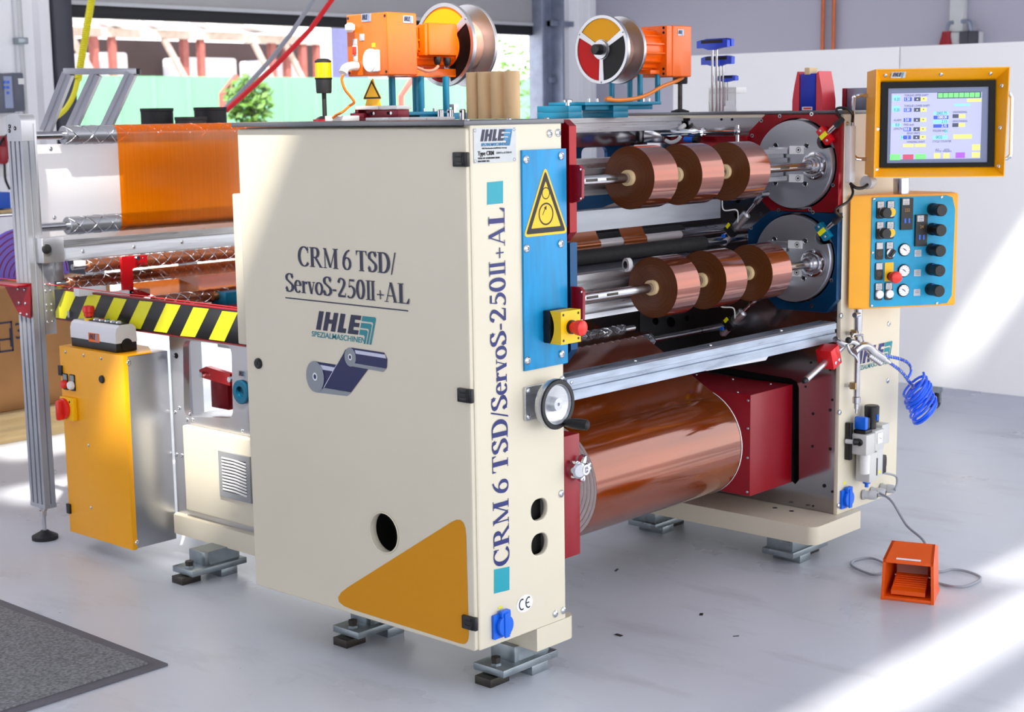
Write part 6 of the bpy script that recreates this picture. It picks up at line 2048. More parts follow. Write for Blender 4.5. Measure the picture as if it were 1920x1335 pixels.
# white blocks and burgundy clamp parts along the lid
BURG = mat('burgundy_anodised', (112, 10, 34), 0.35, metal=0.4, var=0.15)
def lidbox(px0, px1, z0, z1, xd, m, name, label, cat, group, dx=0.03, bev=0.0012):
    a, b = (0, 1.9132, 1.6941) if False else None, None
def lb(x, pa, pb, z0, z1, dx, m, bev=0.0012):
    """block on the lid whose visible face lies at x, between two photo-measured points pa and pb"""
    return MB(m).box(x, x + dx, min(pa[1], pb[1]), max(pa[1], pb[1]), z0, z1, bev)
WB = [(((0.15, 0.6418, 1.3418), (0.15, 0.5672, 1.3411)), 0.013, 'white plastic block on the lid, at the foot of the signal beacon'),
      (((0.15, 0.4905, 1.3404), (0.15, 0.4291, 1.3399)), 0.0075, 'flat white block on the lid under the left burgundy clamp'),
      (((0.15, 0.4102, 1.3397), (0.15, 0.3634, 1.3393)), 0.0075, 'flat white block on the lid under the right burgundy clamp'),
      (((0.15, 0.3376, 1.3391), (0.15, 0.2794, 1.3385)), 0.0075, 'flat white block on the lid left of a narrow gap, before the teal base'),
      (((0.15, 0.2758, 1.3385), (0.15, 0.2312, 1.3381)), 0.0075, 'flat white block on the lid beside the steel pins')]
for (pa, pb), h, lab in WB:
    single('white_block', lb(0.15, pa, pb, ZL, ZL + h, 0.05, WHITEPL), lab, 'block', 'white blocks on the lid', org=(0.15, pa[1], ZL))
cl = thing('edge_clamp', 'burgundy clamp unit with white top blocks under the orange motor box', 'clamp', (0.18, 0.5, ZL))
pa, pb = (0.2, 0.6025, 1.3569), (0.2, 0.438, 1.355)
y0, y1 = pb[1], pa[1]
w = (y1 - y0)
m = MB(BURG)
m.box(0.20, 0.26, y0, y1, ZL, ZL + 0.006, 0.001)
m.box(0.20, 0.25, y1 - w * 0.32, y1, ZL + 0.006, ZL + 0.019, 0.001).box(0.21, 0.25, y0, y1 - w * 0.30, ZL + 0.006, ZL + 0.027, 0.001)
m.box(0.205, 0.25, y1 - w * 0.16, y1 - w * 0.08, ZL + 0.019, ZL + 0.032, 0.001)
obj('body', m, cl)
obj('top_block', MB(WHITEPL).box(0.20, 0.25, y0 + w * 0.36, y1 - w * 0.12, ZL + 0.0275, ZL + 0.0365, 0.001), cl, 'white block')
obj('top_block', MB(WHITEPL).box(0.20, 0.25, y0 - w * 0.05, y0 + w * 0.34, ZL + 0.0275, ZL + 0.0365, 0.001), cl, 'white block')
for f in (0.14, 0.52):
    obj('bolt', MB(SCREWM).cyl((0.2085, y0 + w * f, ZL + 0.018), (0.2105, y0 + w * f, ZL + 0.018), 0.004, seg=10).use(DARK).cyl((0.207, y0 + w * (f + 0.06), ZL + 0.018), (0.2102, y0 + w * (f + 0.06), ZL + 0.018), 0.004, seg=10), cl)
a0 = Vector((0.26, 0.5811, 1.4338)); b0 = Vector((0.26, 0.6195, 1.3809)); c0 = Vector((0.26, 0.5455, 1.3797))
TPL = side(0.26, 0, 0)
ws = thing('warning_triangle', 'small yellow warning triangle standing under the orange motor box', 'sign', (0.26, (b0.y + c0.y) / 2, ZL))
m = MB(WARN).prism(Pl((0.263, 0, 0), -Y_, Z_), [(-b0.y, ZL + 0.02), (-c0.y, ZL + 0.02), (-a0.y, a0.z)], 0.0026)
m = warn(m, side(0.2602, 0, 0), -(b0.y + c0.y) / 2, b0.z, abs(b0.y - c0.y), a0.z - b0.z, rollers=False)
m.use(WARN).box(0.2605, 0.263, c0.y + 0.006, b0.y - 0.006, ZL, ZL + 0.03)
obj('plate', m, ws)
single('trim_lead', MB(mat('orange_cable', (228, 126, 40), 0.4)).tube(spline([(0.15, 0.5685, 1.442), (0.15, 0.573, 1.429), (0.16, 0.5735, 1.4055), (0.18, 0.5748, 1.3871), (0.19, 0.5745, 1.3738), (0.19, 0.593, 1.3648), (0.145, 0.5691, 1.3504), (0.145, 0.5935, 1.3427), (0.145, 0.6059, 1.3362)], 6), 0.0035, 8), 'orange lead from the motor box down to the lid', 'cable')

# ================================================================ TRIM WINDERS: spool, motor and terminal box on teal posts
SPY = (-0.7991, 0.55, 1.358) if False else (WHITEPL, INKBLACK)
REDSEC = mat('spool_red', (214, 4, 6), 0.5, spec=0.25)
YELSEC = mat('spool_yellow', (250, 172, 0), 0.5, spec=0.25)
BLKSEC = mat('spool_black', (12, 10, 10), 0.4, var=0.2, scale=30, spec=0.25)
SPALU = mat('spool_aluminium', (186, 186, 190), 0.3, metal=0.9, var=0.08, scale=10)
SPFILM = mat('wound_trim', (206, 160, 140), 0.22, metal=0.35, var=0.2, scale=6, stretch=(6, 1, 1))
def spool(parent, x, y, z, r, w, knob, face_dirs=1, rot=0.0):
    """two flanges, wound trim between them; the near flange has three coloured windows"""
    o = MB(SPALU)
    rim = circle(0, 0, r, 64)
    holes = []
    secs = []
    for k in range(3):
        a0 = math.radians(30 + 120 * k + 6 + rot)
        a1 = math.radians(30 + 120 * (k + 1) - 6 + rot)
        lp = []
        ro, ri = r * 0.90, r * 0.30
        n = 16
        for i in range(n + 1):
            a = a0 + (a1 - a0) * i / n
            lp.append((ro * math.cos(a), ro * math.sin(a)))
        for i in range(n + 1):
            a = a1 - 0.12 + (a0 - a1 + 0.24) * i / n
            lp.append((ri * math.cos(a), ri * math.sin(a)))
        holes.append(lp)
    fp = Pl((x, y, z), -Y_, Z_)
    o.plate(fp, rim, [h[::-1] for h in holes], thick=0.004, lift=0.0, bev=0.0008)
    o.lathe([(0, r * 0.992), (0.006, r), (0.012, r), (0.012, r * 0.985), (0.005, r * 0.98)], (x, y, z), (1, 0, 0), 72, caps=False)
    so = obj('spool_flange', o, parent, 'three spoked flange')
    for k, (m, nm) in enumerate(((YELSEC, 'yellow window'), (REDSEC, 'red window'), (BLKSEC, 'black window'))):
        s = MB(m)
        s.flat(Pl((x + 0.003, y, z), -Y_, Z_), holes[k], 0.0)
        obj('flange_window', s, so, nm)
    b = MB(SPALU).lathe([(0, r * 0.985), (0.003, r), (0.009, r), (0.009, 0.02)], (x + w, y, z), (1, 0, 0), 72, caps=False)
    b.lathe([(0, r * 0.985), (0.0, 0.02)], (x + w, y, z), (1, 0, 0), 72, caps=False)
    obj('rear_flange', b, parent)
    obj('wound_trim', MB(SPFILM).lathe([(0.006, r * 0.56), (w * 0.12, r * 0.60), (w, r * 0.60)], (x, y, z), (1, 0, 0), 56, caps=False), parent)
    if knob:
        h = MB(SPALU).lathe([(0, r * 0.28), (0.006, r * 0.27)], (x, y, z), (-1, 0, 0), 32)
        h.use(BLACK).lathe([(0.004, r * 0.16), (0.03, r * 0.15), (0.032, r * 0.13), (0.033, r * 0.04)], (x, y, z), (-1, 0, 0), 14)
        obj('knob', h, so, 'black knob')
    for k in range(3):
        a = math.radians(30 + 120 * k + rot)
        p = fp.at(math.cos(a) * r * 0.945, math.sin(a) * r * 0.945, 0)
        obj('screw', MB(SCREWM).screw(Pl(p, -Y_, Z_), 0, 0, 0.003), so)
    return so
def motor(parent, x0, x1, y, z, r, flip):
    """finned motor body along x with end bells"""
    m = MB(ORANGE)
    L = x1 - x0
    m.lathe([(0, r * 0.5), (0.001, r * 0.98), (L * 0.16, r * 1.02), (L * 0.17, r * 0.88), (L * 0.86, r * 0.88), (L * 0.87, r * 1.05), (L * 0.99, r * 1.05), (L, r * 0.5)], (x0, y, z), (1, 0, 0), 40)
    o = obj('motor', m, parent, 'orange finned motor')
    f = MB(ORANGE)
    for k in range(14):
        a = 2 * PI * k / 14 + 0.2
        d = Vector((0, math.cos(a), math.sin(a)))
        t = Vector((0, -math.sin(a), math.cos(a)))
        f.obox(Vector((x0 + L * 0.51, y, z)) + d * r * 0.95, X_ * L * 0.33, d * r * 0.09, t * 0.0022)
    obj('cooling_fins', f, o)
    return o
# --- first winder, over the near cabinet
W1 = thing('trim_winder', 'orange motor winder with spool on teal posts, over the near cabinet', 'winder', (0.35, 0.56, ZL), 'trim winders')
YC, ZC = 0.57, 1.5225
ha, hb = (0.225, 0.635, 1.5243), (0.225, 0.4832, 1.5183)
zt, zb = 1.5931, 1.4391
xe = (0.3276, 0.5, 1.5213)
yA, yB = ha[1], hb[1]
xb = 0.3276
hx = MB(ORANGE).box(0.225, xb, yB, yA, zb, zt, 0.004, 3)
hxo = obj('terminal_box', hx, W1, 'orange terminal box')
BP = side(0.225, 0, 0)
BF = front(0, yB, 0)
for u in (-yA + 0.008, -yB - 0.008):
    for z in (zb + 0.009, zt - 0.009):
        obj('corner_screw', MB(DARKSTEEL).cyl(BP.at(u, z, -0.001), BP.at(u, z, 0.0012), 0.0035, seg=12), hxo)
def badge(pl, a, b, w, h, par):
    m = MB(mat('silver_badge', (170, 178, 196), 0.35, metal=0.5))
    m.plate(pl, rrect(a - w / 2, a + w / 2, b - h / 2, b + h / 2, 0.0008, 2), thick=0.0012, lift=0.0012)
    q = Pl(pl.at(0, 0, 0.0012), pl.u, pl.v)
    block_logo(m, q, a - w * 0.44, b - h * 0.52, w * 0.80, h * 0.9, INKNAVY, mat('badge_blue2', (120, 150, 190), 0.4), small=False)
    return obj('badge', m, par)
p = (0.225, 0.5585, 1.5828); badge(BP, -p[1], p[2], 0.034, 0.020, hxo)
p = (0.296, 0.5, 1.5771); badge(BF, p[0], p[2], 0.034, 0.018, hxo)
p = (0.224, 0.6101, 1.5603)
obj('white_knob', MB(WHITEPL).lathe([(0, 0.008), (0.004, 0.012), (0.014, 0.012), (0.016, 0.009)], p, (-1, 0, 0), 20).use(WHITEPL).obox(Vector(p) + Vector((-0.016, -0.008, 0)), X_ * 0.006, Y_ * 0.014, Z_ * 0.008, 0.003), hxo, 'white rotary knob')
for (qx, qy, s) in ((679, 70, 0.0085), (666, 79, 0.008), (667, 109, 0.008)):
    q = Vector((0.225, 0.5763, 1.5352)) if qy == 70 else (Vector((0.225, 0.6027, 1.5244)) if qy == 79 else Vector((0.225, 0.6025, 1.4846)))
    obj('button_legend', MB(LEG).box(0.2235, 0.2262, q.y - s, q.y + s, q.z - s, q.z + s, 0.0005), hxo, 'silver legend')
q = Vector((0.225, 0.6037, 1.5032))
sw = MB(WHITEPL).box(0.2235, 0.2262, q.y - 0.009, q.y + 0.009, q.z - 0.013, q.z + 0.013, 0.001)
sw.use(BTNRED).box(0.2205, 0.2245, q.y - 0.006, q.y + 0.006, q.z - 0.010, q.z + 0.010, 0.001)
obj('rocker_switch', sw, hxo, 'red rocker switch')
q = Vector((0.225, 0.5373, 1.4785))
s = MB(WHITEPL)
s.plate(BP, circle(-q.y - 0.002, q.z - 0.002, 0.024, 28, 0.029), thick=0.014, lift=0.014, bev=0.003)
s.plate(BP, rrect(-q.y - 0.012, -q.y + 0.026, q.z - 0.030, q.z + 0.024, 0.004, 3), thick=0.011, lift=0.011, bev=0.002)
s.use(HAZYEL).box(0.2235, 0.2262, q.y - 0.009, q.y + 0.003, q.z + 0.031, q.z + 0.041)
obj('white_socket', s, hxo, 'white hinged socket')
obj('elbow_plug', MB(WHITEPL).tube(spline([(0.224, 0.5963, 1.4645), (0.205, 0.5992, 1.4644), (0.19, 0.6027, 1.459), (0.18, 0.6021, 1.447)], 5), 0.011, 12), hxo, 'white elbow plug')
mo = motor(W1, xb + 0.002, 0.5374, YC, ZC - 0.006, 0.052, 1)
tb_ = MB(ORANGE)
ta, tb2 = (0.3812, 0.5, 1.5359), (0.4865, 0.5, 1.5385)
tb_.box(ta[0], tb2[0], 0.495, 0.52, 1.4909, 1.573, 0.005)
tb_.box(ta[0] - 0.012, ta[0] - 0.002, 0.498, 0.525, 1.4903, 1.5693, 0.003)
tbo = obj('motor_lid_box', tb_, mo)
obj('box_arm', MB(ORANGE).box(ta[0] - 0.012, tb2[0] - 0.01, 0.515, 0.55, 1.4963, 1.5636, 0.003), tbo)
for q in ((0.4189, 0.505, 1.4749), (0.4541, 0.505, 1.4727)):
    obj('gland', MB(BLACK).lathe([(0, 0.009), (0.006, 0.0098), (0.009, 0.0095), (0.016, 0.008), (0.02, 0.006)], Vector(q) + Z_ * 0.013, (0, 0, -1), 12), tbo, 'black gland')
obj('motor_lead', MB(mat('orange_lead', (226, 138, 110), 0.4)).tube(spline([(0.4175, 0.5, 1.4639), (0.4017, 0.5, 1.4543), (0.3746, 0.5, 1.4513), (0.3369, 0.5, 1.4603), (0.3306, 0.505, 1.4644)], 6), 0.004, 8), W1)
obj('mounting_foot', MB(ORANGE).box(xb + 0.01, 0.5231, 0.53, 0.61, zb - 0.002, zb + 0.02, 0.003), W1)
posts = (((0.3461, 0.6, 1.4171), 0.60), ((0.46, 0.63, 1.4181), 0.63), ((0.3721, 0.52, 1.4154), 0.52), ((0.4636, 0.52, 1.4157), 0.52))
ZP = 1.3708
for q, y in posts:
    obj('post', MB(TEAL).cyl((q[0], y, ZL + 0.012), (q[0], y, zb), 0.0088, seg=16), W1, 'teal post')
bpl = MB(TEAL).box(0.2628, 0.4598, 0.50, 0.66, ZL + 0.012, ZL + 0.021, 0.001)
bpl.box(0.3562, 0.4455, 0.51, 0.64, ZL + 0.0005, ZL + 0.012)
obj('base_plate', bpl, W1, 'teal base plate')
for q in ((0.376, 0.5, 1.3745), (0.4148, 0.5, 1.3744)):
    obj('bolt', MB(SCREWM).cyl((q[0], 0.515, ZL + 0.021), (q[0], 0.515, ZL + 0.029), 0.005, seg=12), W1)
tk = MB(TEAL).box(0.4142, 0.4775, 0.45, 0.62, ZL + 0.0, ZL + 0.0165, 0.001)
obj('rail_clamp', tk, W1, 'teal clamp block')
obj('clamp_bolt', MB(SCREWM).lathe([(0, 0.0065), (0.014, 0.0065), (0.014, 0.013), (0.022, 0.013)], (0.4409, 0.47, ZL + 0.0165), (0, 0, 1), 6), W1)
spool(W1, 0.5092, YC, ZC, 0.109, 0.085, False, rot=8)
# --- second winder, over the rail
W2 = thing('trim_winder', 'orange motor winder with black, red and yellow spool on teal posts, over the rail', 'winder', (1.3, 0.56, 1.3235), 'trim winders')
Z2 = 1.5225
x2 = 1.1693
spool(W2, x2, YC, 1.523, 0.1005, 0.080, True)
ZR = 1.3235
mo2 = motor(W2, x2 + 0.09, 1.4981, YC, 1.5265, 0.060, 1)
hx = MB(ORANGE).box(1.4311, 1.5279, 0.50, 0.64, 1.4442, 1.5987, 0.004, 3)
hx.box(1.4311 - 0.028, 1.4311 + 0.002, 0.503, 0.637, 1.4458, 1.5971, 0.003)
hx2 = obj('terminal_box', hx, W2, 'orange terminal box')
p = (1.4692, 0.5, 1.5776); badge(BF, 0, 0, 0, 0, hx2) if False else None
B2 = front(0, 0.50, 0)
badge(B2, p[0], p[2], 0.030, 0.018, hx2)
xs_ = 1.4311 - 0.028
for (y, z) in ((0.515, 1.5906), (0.515, 1.4534), (0.515, 1.5763), (0.515, 1.4678)):
    obj('corner_hole', MB(DARK).cyl((xs_ - 0.001, y, z), (xs_ + 0.001, y, z), 0.004, seg=12), hx2)
obj('motor_foot', MB(ORANGE).box(1.3571, 1.4762, 0.53, 0.61, 1.4521, 1.4649, 0.002).prism(front(0, 0.545, 0), [(1.3367, 1.4649), (1.4197, 1.4657), (1.3981, 1.4864), (1.3473, 1.4857)], 0.02, -0.03), W2)
zm = 1.4521
for (x, y) in ((1.2815, 0.62), (1.3965, 0.64), (1.3181, 0.54), (1.4062, 0.54)):
    obj('post', MB(TEAL).cyl((x, y, ZR + 0.046), (x, y, zm + (0.0 if y < 0.6 else 0.02)), 0.0085, seg=16), W2, 'teal post')
bp2 = MB(TEAL).box(1.0332, 1.3986, 0.52, 0.66, ZR + 0.0370, ZR + 0.0465, 0.001)
bp2.box(1.0646, 1.3878, 0.545, 0.66, ZR + 0.0235, ZR + 0.0370, 0.001)
obj('base_plate', bp2, W2, 'teal base plate')
for (pa, pb) in (((0.9708, 0.53, 1.3452), (1.0113, 0.53, 1.3448)), ((1.1761, 0.53, 1.3434), (1.227, 0.53, 1.3429))):
    o = obj('rail_clamp', MB(TEAL).box(pa[0], pb[0] + 0.02, 0.53, 0.65, ZR + 0.0005, ZR + 0.0175, 0.001).box(pa[0], pb[0] + 0.02, 0.53, 0.65, ZR + 0.018, ZR + 0.0365, 0.001), W2, 'teal clamp block')
    obj('clamp_bolt', MB(SCREWM).lathe([(0, 0.007), (0.010, 0.007), (0.010, 0.015), (0.016, 0.015), (0.019, 0.011)], ((pa[0] + pb[0]) / 2 + 0.012, 0.56, ZR + 0.0365), (0, 0, 1), 12), o)
for q in ((1.0745, 0.53, 1.378), (1.1138, 0.53, 1.3779), (1.3341, 0.53, 1.3771), (1.3634, 0.53, 1.377)):
    obj('bolt', MB(SCREWM).cyl((q[0], 0.54, ZR + 0.0465), (q[0], 0.54, ZR + 0.056), 0.005, seg=12), W2)
single('motor_cable', MB(mat('orange_cable2', (232, 132, 44), 0.4)).tube(spline([(1.5221, 0.53, 1.4436), (1.4751, 0.52, 1.4317), (1.3919, 0.515, 1.4136), (1.3251, 0.515, 1.3912), (1.2596, 0.515, 1.3787), (1.1827, 0.515, 1.3743), (1.125, 0.515, 1.3776), (1.1637, 0.53, 1.3808)], 6), 0.006, 8), 'thick orange cable looping from the right motor box along the teal base', 'cable')

# beacon stand, hex keys, dispensers on the far stand lid
ZF = 1.336
c = Vector((1.66, 0.6407, 1.3454)); c.z = ZF
t = thing('signal_beacon', 'dark beacon pole half hidden under the right orange motor box', 'beacon', tuple(c))
obj('pole', MB(DARKSTEEL).cyl(c, c + Z_ * 0.095, 0.0075, seg=14), t)
obj('base', MB(RUBBER).lathe([(0, 0.030), (0.004, 0.030), (0.010, 0.010)], c, (0, 0, 1), 20), t)
obj('socket_ring', MB(RUBBER).lathe([(0.09, 0.022), (0.094, 0.024), (0.13, 0.024), (0.132, 0.02)], c, (0, 0, 1), 24), t)
kx = 1.78
rk = thing('tool_rack', 'bent perforated sheet metal rack for the hex keys on the far stand', 'rack', (1.78, 0.5783, 1.3402))
yk0, yk1 = 0.489, 0.6271
pc = MB(WHITEPL)
pl_ = Pl((1.76, yk1, ZF + 0.001), -Y_, Z_ * 0.66 + X_ * 0.75)
L_ = yk1 - yk0
holes_ = [circle(L_ * (0.12 + 0.14 * k), 0.042, 0.0042, 10) for k in range(6)] + [circle(L_ * 0.5, 0.02, 0.006, 12)]
pc.plate(pl_, [(L_ * 0.3, 0), (L_ * 1.0, 0), (L_ * 0.75, 0.052), (0, 0.052)], holes_[:0], thick=0.002)
obj('sheet', pc, rk)
obj('tier', MB(WHITEPL).box(1.80, 1.86, yk0 + 0.03, yk1, ZF + 0.058, ZF + 0.078, 0.001).box(1.80, 1.802, yk0 + 0.03, yk1, ZF + 0.001, ZF + 0.06), rk)
def tkey(px0, px1, py, pstem, x, label, sc):
    pass
HB = mat('handle_blue', (20, 70, 214), 0.35, var=0.05)
for i, (x, pa, pb, pm, lab) in enumerate(((1.70, (1.7, 0.5989, 1.5529), (1.7, 0.4814, 1.5467), (1.7, 0.5428, 1.5507), 'blue T-handle hex key, tallest in the tool rack'),
                                     (1.72, (1.72, 0.5943, 1.5566), (1.72, 0.4789, 1.5503), (1.72, 0.5403, 1.5544), 'blue T-handle hex key just behind the tallest one'),
                                     (1.74, (1.74, 0.6102, 1.5016), (1.74, 0.492, 1.4978), (1.74, 0.5413, 1.4994), 'blue T-handle hex key of middle height, front one'),
                                     (1.76, (1.76, 0.6139, 1.5037), (1.76, 0.5036, 1.5001), (1.76, 0.5428, 1.5014), 'blue T-handle hex key of middle height, rear one'),
                                     (1.78, (1.78, 0.5791, 1.4431), (1.78, 0.5043, 1.4413), (1.78, 0.5498, 1.4424), 'small blue T-handle hex key, front one of the shortest pair'),
                                     (1.80, (1.8, 0.5825, 1.4451), (1.8, 0.5158, 1.4434), (1.8, 0.5532, 1.4443), 'small blue T-handle hex key, rear one of the shortest pair'))):
    t = thing('hex_key', lab, 'hex key', (x, pm[1], ZF), 'T-handle hex keys')
    half = abs(pa[1] - pb[1]) / 2
    yc, zc = (pa[1] + pb[1]) / 2, pm[2]
    hh = 0.013 if i < 4 else 0.008
    h = MB(HB).prism(side(x + 0.008, 0, 0), [(-yc - half, zc - hh), (-yc - half, zc + hh * 0.7), (-yc - half * 0.7, zc + hh), (-yc + half * 0.7, zc + hh), (-yc + half, zc + hh * 0.7), (-yc + half, zc - hh), (-yc + half * 0.55, zc - hh), (-yc + half * 0.1, zc - hh * 1.5), (-yc - half * 0.25, zc - hh * 1.5), (-yc - half * 0.6, zc - hh)], 0.016)
    ho = obj('handle', h, t, 'blue handle')
    obj('grip_inlay', MB(RUBBER).box(x - 0.009, x - 0.0075, yc - half * 0.7, yc + half * 0.7, zc + hh * 0.1, zc + hh * 0.9), ho)
    obj('shank', MB(STEEL).cyl((x, pm[1], ZF + 0.001), (x, pm[1], zc - hh), 0.0042 if i < 2 else 0.0032 if i < 4 else 0.0022, seg=10), t)
td = thing('tape_dispenser', 'red and blue tape gun standing on the far stand lid', 'tape dispenser', (1.74, 0.2139, 1.3365))
cy, hw_ = 0.2024, 0.5 * abs(0.2385 - 0.1816)
m = MB(mat('tool_blue', (14, 46, 178), 0.4, var=0.05)).box(1.72, 1.80, cy - hw_ * 0.98, cy + hw_ * 0.98, ZF, 1.4482, 0.004)
obj('body', m, td, 'blue body')
m = MB(mat('tool_red', (222, 60, 74), 0.4, var=0.06))
zt_ = 1.4549
for s_ in (-1, 1):
    yA_ = cy + s_ * hw_ * 1.06
    yB_ = cy + s_ * hw_ * 1.9
    m = MB(mat('tool_red', (222, 60, 74), 0.4, var=0.06))
    m.prism(front(0, min(yA_, yB_), 0) if False else Pl((1.72, 0, 0), -Y_, Z_), [(-yA_, ZF), (-yB_, ZF), (-yB_ + s_ * -0.0 + 0.0, ZF + 0.03), (-(yA_ + (yB_ - yA_) * 0.75), ZF + (zt_ - ZF) * 0.6), (-(yA_ + (yB_ - yA_) * 0.3), zt_), (-yA_, zt_ - 0.008)], -0.075)
    bmesh.ops.recalc_face_normals(m.bm, faces=m.bm.faces[:])
    obj('cheek', m, td, 'red cheek')
obj('tape_end', MB(COREM).box(1.715, 1.76, cy - 0.009, cy + 0.009, 1.445, 1.4659, 0.001), td)
m = MB(WHITEPL).box(1.7185, 1.7205, cy - 0.018, cy + 0.018, ZF + 0.001, ZF + 0.0115)
m.use(BTNRED).box(1.718, 1.7187, cy - 0.015, cy + 0.012, ZF + 0.004, ZF + 0.009)
obj('front_label', m, td)
bx_ = thing('grey_case', 'grey and red metal case on the far stand, behind the screen handle', 'case', (1.9, 0.1464, 1.3376))
obj('shell', MB(STEELFR).box(1.80, 1.90, 0.0307, 0.1132, ZF, 1.4023, 0.003), bx_)
obj('side_strip', MB(REDPAINT).box(1.795, 1.90, 0.1132 + 0.0005, 0.1262, ZF, 1.4023, 0.002), bx_, 'red side')

# ================================================================ UNWIND STAND ON THE LEFT
un = thing('unwind_stand', 'aluminium post and cross beam of the unwind stand at the left', 'stand', (0.14, 2.09, GZ))
def profile_post(x0, x1, y0, y1, z0, z1, m):
    """grooved aluminium profile, grooves on the -X and -Y faces"""
    w, d = x1 - x0, y1 - y0
    g = 0.007
    pts = [(x0, y0)]
    # -Y face
    pts += [(x0 + w * 0.40, y0), (x0 + w * 0.42, y0 + g), (x0 + w * 0.58, y0 + g), (x0 + w * 0.60, y0), (x1, y0), (x1, y1), (x0, y1)]
    for f in (0.80, 0.50, 0.20):
        pts += [(x0, y0 + d * (f + 0.05)), (x0 + g, y0 + d * (f + 0.04)), (x0 + g, y0 + d * (f - 0.04)), (x0, y0 + d * (f - 0.05))]
    return MB(m).prism(top(0, 0, z0), pts, z1 - z0)
PX0, PX1, PY0, PY1 = 0.124, 0.164, 2.05, 2.138
po = obj('post', profile_post(PX0, PX1, PY0, PY1, 0.105, 1.275, PROFILE), un)
cp = MB(ALU)
c_ = rrect(-PY1, -PY0, 1.2755, 1.36, 0.002, 2)
cp.plate(side(PX0 - 0.001, 0, 0), [(-PY1, 1.2755), (-PY0, 1.2755), (-PY0, 1.335)] + [(-PY0 - 0.025 + 0.025 * math.cos(math.radians(a)), 1.335 + 0.025 * math.sin(math.radians(a))) for a in range(15, 91, 15)] + [(-PY1 + 0.025 - 0.025 * math.sin(math.radians(a)), 1.335 + 0.025 * math.cos(math.radians(a))) for a in range(0, 91, 15)], thick=0.052, lift=0.0)
cpo = obj('top_bracket', cp, po)
obj('rear_strip', MB(ALU).box(PX1 + 0.0005, PX1 + 0.008, PY0 - 0.004, PY1 - 0.01, 0.98, 1.33, 0.001), po)
for y, z in ((2.118, 1.322), (2.121, 1.308), (2.086, 1.316)):
    obj('bolt_hole', MB(DARK).cyl((PX0 - 0.0025, y, z), (PX0 + 0.001, y, z), 0.0065, seg=14).use(SCREWM).cyl((PX0 - 0.0028, y, z), (PX0 - 0.0022, y, z), 0.003, seg=8), cpo)
obj('end_plate', MB(ALU).box(PX0 - 0.001, PX1 + 0.001, PY0 - 0.001, PY1 + 0.001, 0.092, 0.105), po)
ftm = MB(STEEL).lathe([(0.02, 0.007), (0.100, 0.007), (0.100, 0.012), (0.112, 0.0125)], (0.146, 2.10, GZ), (0, 0, 1), 16)
ftm.lathe([(0.078, 0.014), (0.096, 0.014)], (0.146, 2.10, GZ), (0, 0, 1), 6)
fo_ = obj('levelling_foot', ftm, un)
obj('rubber_pad', MB(RUBBER).lathe([(0, 0.042), (0.012, 0.042), (0.014, 0.038), (0.026, 0.016), (0.03, 0.012)], (0.146, 2.10, GZ), (0, 0, 1), 28), fo_)
# cross beam
bp = [(2.05, 0.973), (2.022, 0.960), (2.022, 0.938), (2.027, 0.936), (2.02, 0.906), (2.012, 0.898), (2.012, 0.894), (2.05, 0.894)]
bm_ = obj('cross_beam', MB(ALUBR).prism(Pl((0.222, 0, 0), Y_, Z_), bp, 0.98), un)
eb = MB(ALU).box(0.146, 0.222, 2.005, 2.049, 0.893, 0.972, 0.0015)
ebo = obj('end_block', eb, bm_)
p = (0.1577, 2.004, 0.9379)
obj('bolt', MB(BLACK).lathe([(0, 0.0155), (0.006, 0.0155), (0.008, 0.012)], (p[0], 2.005, p[2]), (0, -1, 0), 24).use(DARK).cyl((p[0], 1.9975, p[2]), (p[0], 1.9965, p[2]), 0.006, seg=6), ebo, 'black bolt')
for q in ((0.3002, 2.018, 0.9197), (0.4948, 2.018, 0.9193), (0.6876, 2.018, 0.9216)):
    obj('screw', MB(SCREWM).screw(front(0, 2.0225, 0), q[0], q[2], 0.0065), bm_)
for q in ((0.2065, 2.02, 0.9522), (0.2065, 2.02, 0.9233)):
    obj('bore', MB(DARK).cyl((q[0], 2.0205, q[2]), (q[0], 2.0225, q[2]), 0.0028, seg=8), bm_)
obj('side_plate', MB(ALU).box(0.215, 0.250, 2.06, 2.075, 0.80, 0.893, 0.001), un)
obj('lower_plate', MB(ALU).box(0.166, 0.205, 2.05, 2.07, 0.66, 0.892, 0.001), un)
for k, z in enumerate((0.82, 0.80, 0.755, 0.735, 0.70)):
    for x in (0.174, 0.192):
        obj('screw', MB(SCREWM).screw(front(0, 2.05, 0), x, z, 0.0045), un)
obj('bearing_block', MB(WHITEPL).box(0.255, 0.285, 1.985, 2.01, 0.875, 0.893, 0.001), un)
obj('light_strip', MB(WHITEPL).box(0.20, 0.30, 1.90, 1.93, 0.79, 0.815, 0.001).box(0.32, 0.40, 1.92, 1.94, 0.75, 0.79, 0.001), un)
obj('rear_shelf', MB(ALU).box(0.60, 1.30, 2.22, 2.86, 1.27, 1.2815).box(0.9, 0.95, 2.3, 2.35, GZ, 1.27).box(0.70, 0.75, 2.6, 2.65, GZ, 1.27), un)

roller('spiral grooved roller at the top of the unwind stand, carrying the orange film', ROLLSTEEL, 2.11, 1.2905, 0.030, 0.305, 1.25, 0.014, (3, 0.19), (0.166, 1.30))
roller('spiral grooved roller at the lower edge of the white sheet', ROLLSTEEL, 2.11, 0.998, 0.029, 0.30, 1.25, 0.014, (3, 0.19), (0.166, 1.30))
for z in (1.2905, 0.998):
    pass
roller('upper brown grooved roller under the cross beam of the unwind stand', BROWNROLL, 2.01, 0.872, 0.021, 0.30, 1.25, 0.010, (3, 0.14), (0.25, 1.30))
roller('middle brown grooved roller behind the red bracket', BROWNROLL, 2.05, 0.818, 0.020, 0.25, 1.25, 0.010, (3, 0.14), (0.21, 1.30))
roller('lowest brown grooved roller behind the hazard striped bar', BROWNROLL, 1.72, 0.77, 0.020, 0.35, 1.25, 0.010, (3, 0.14), (0.33, 1.30))
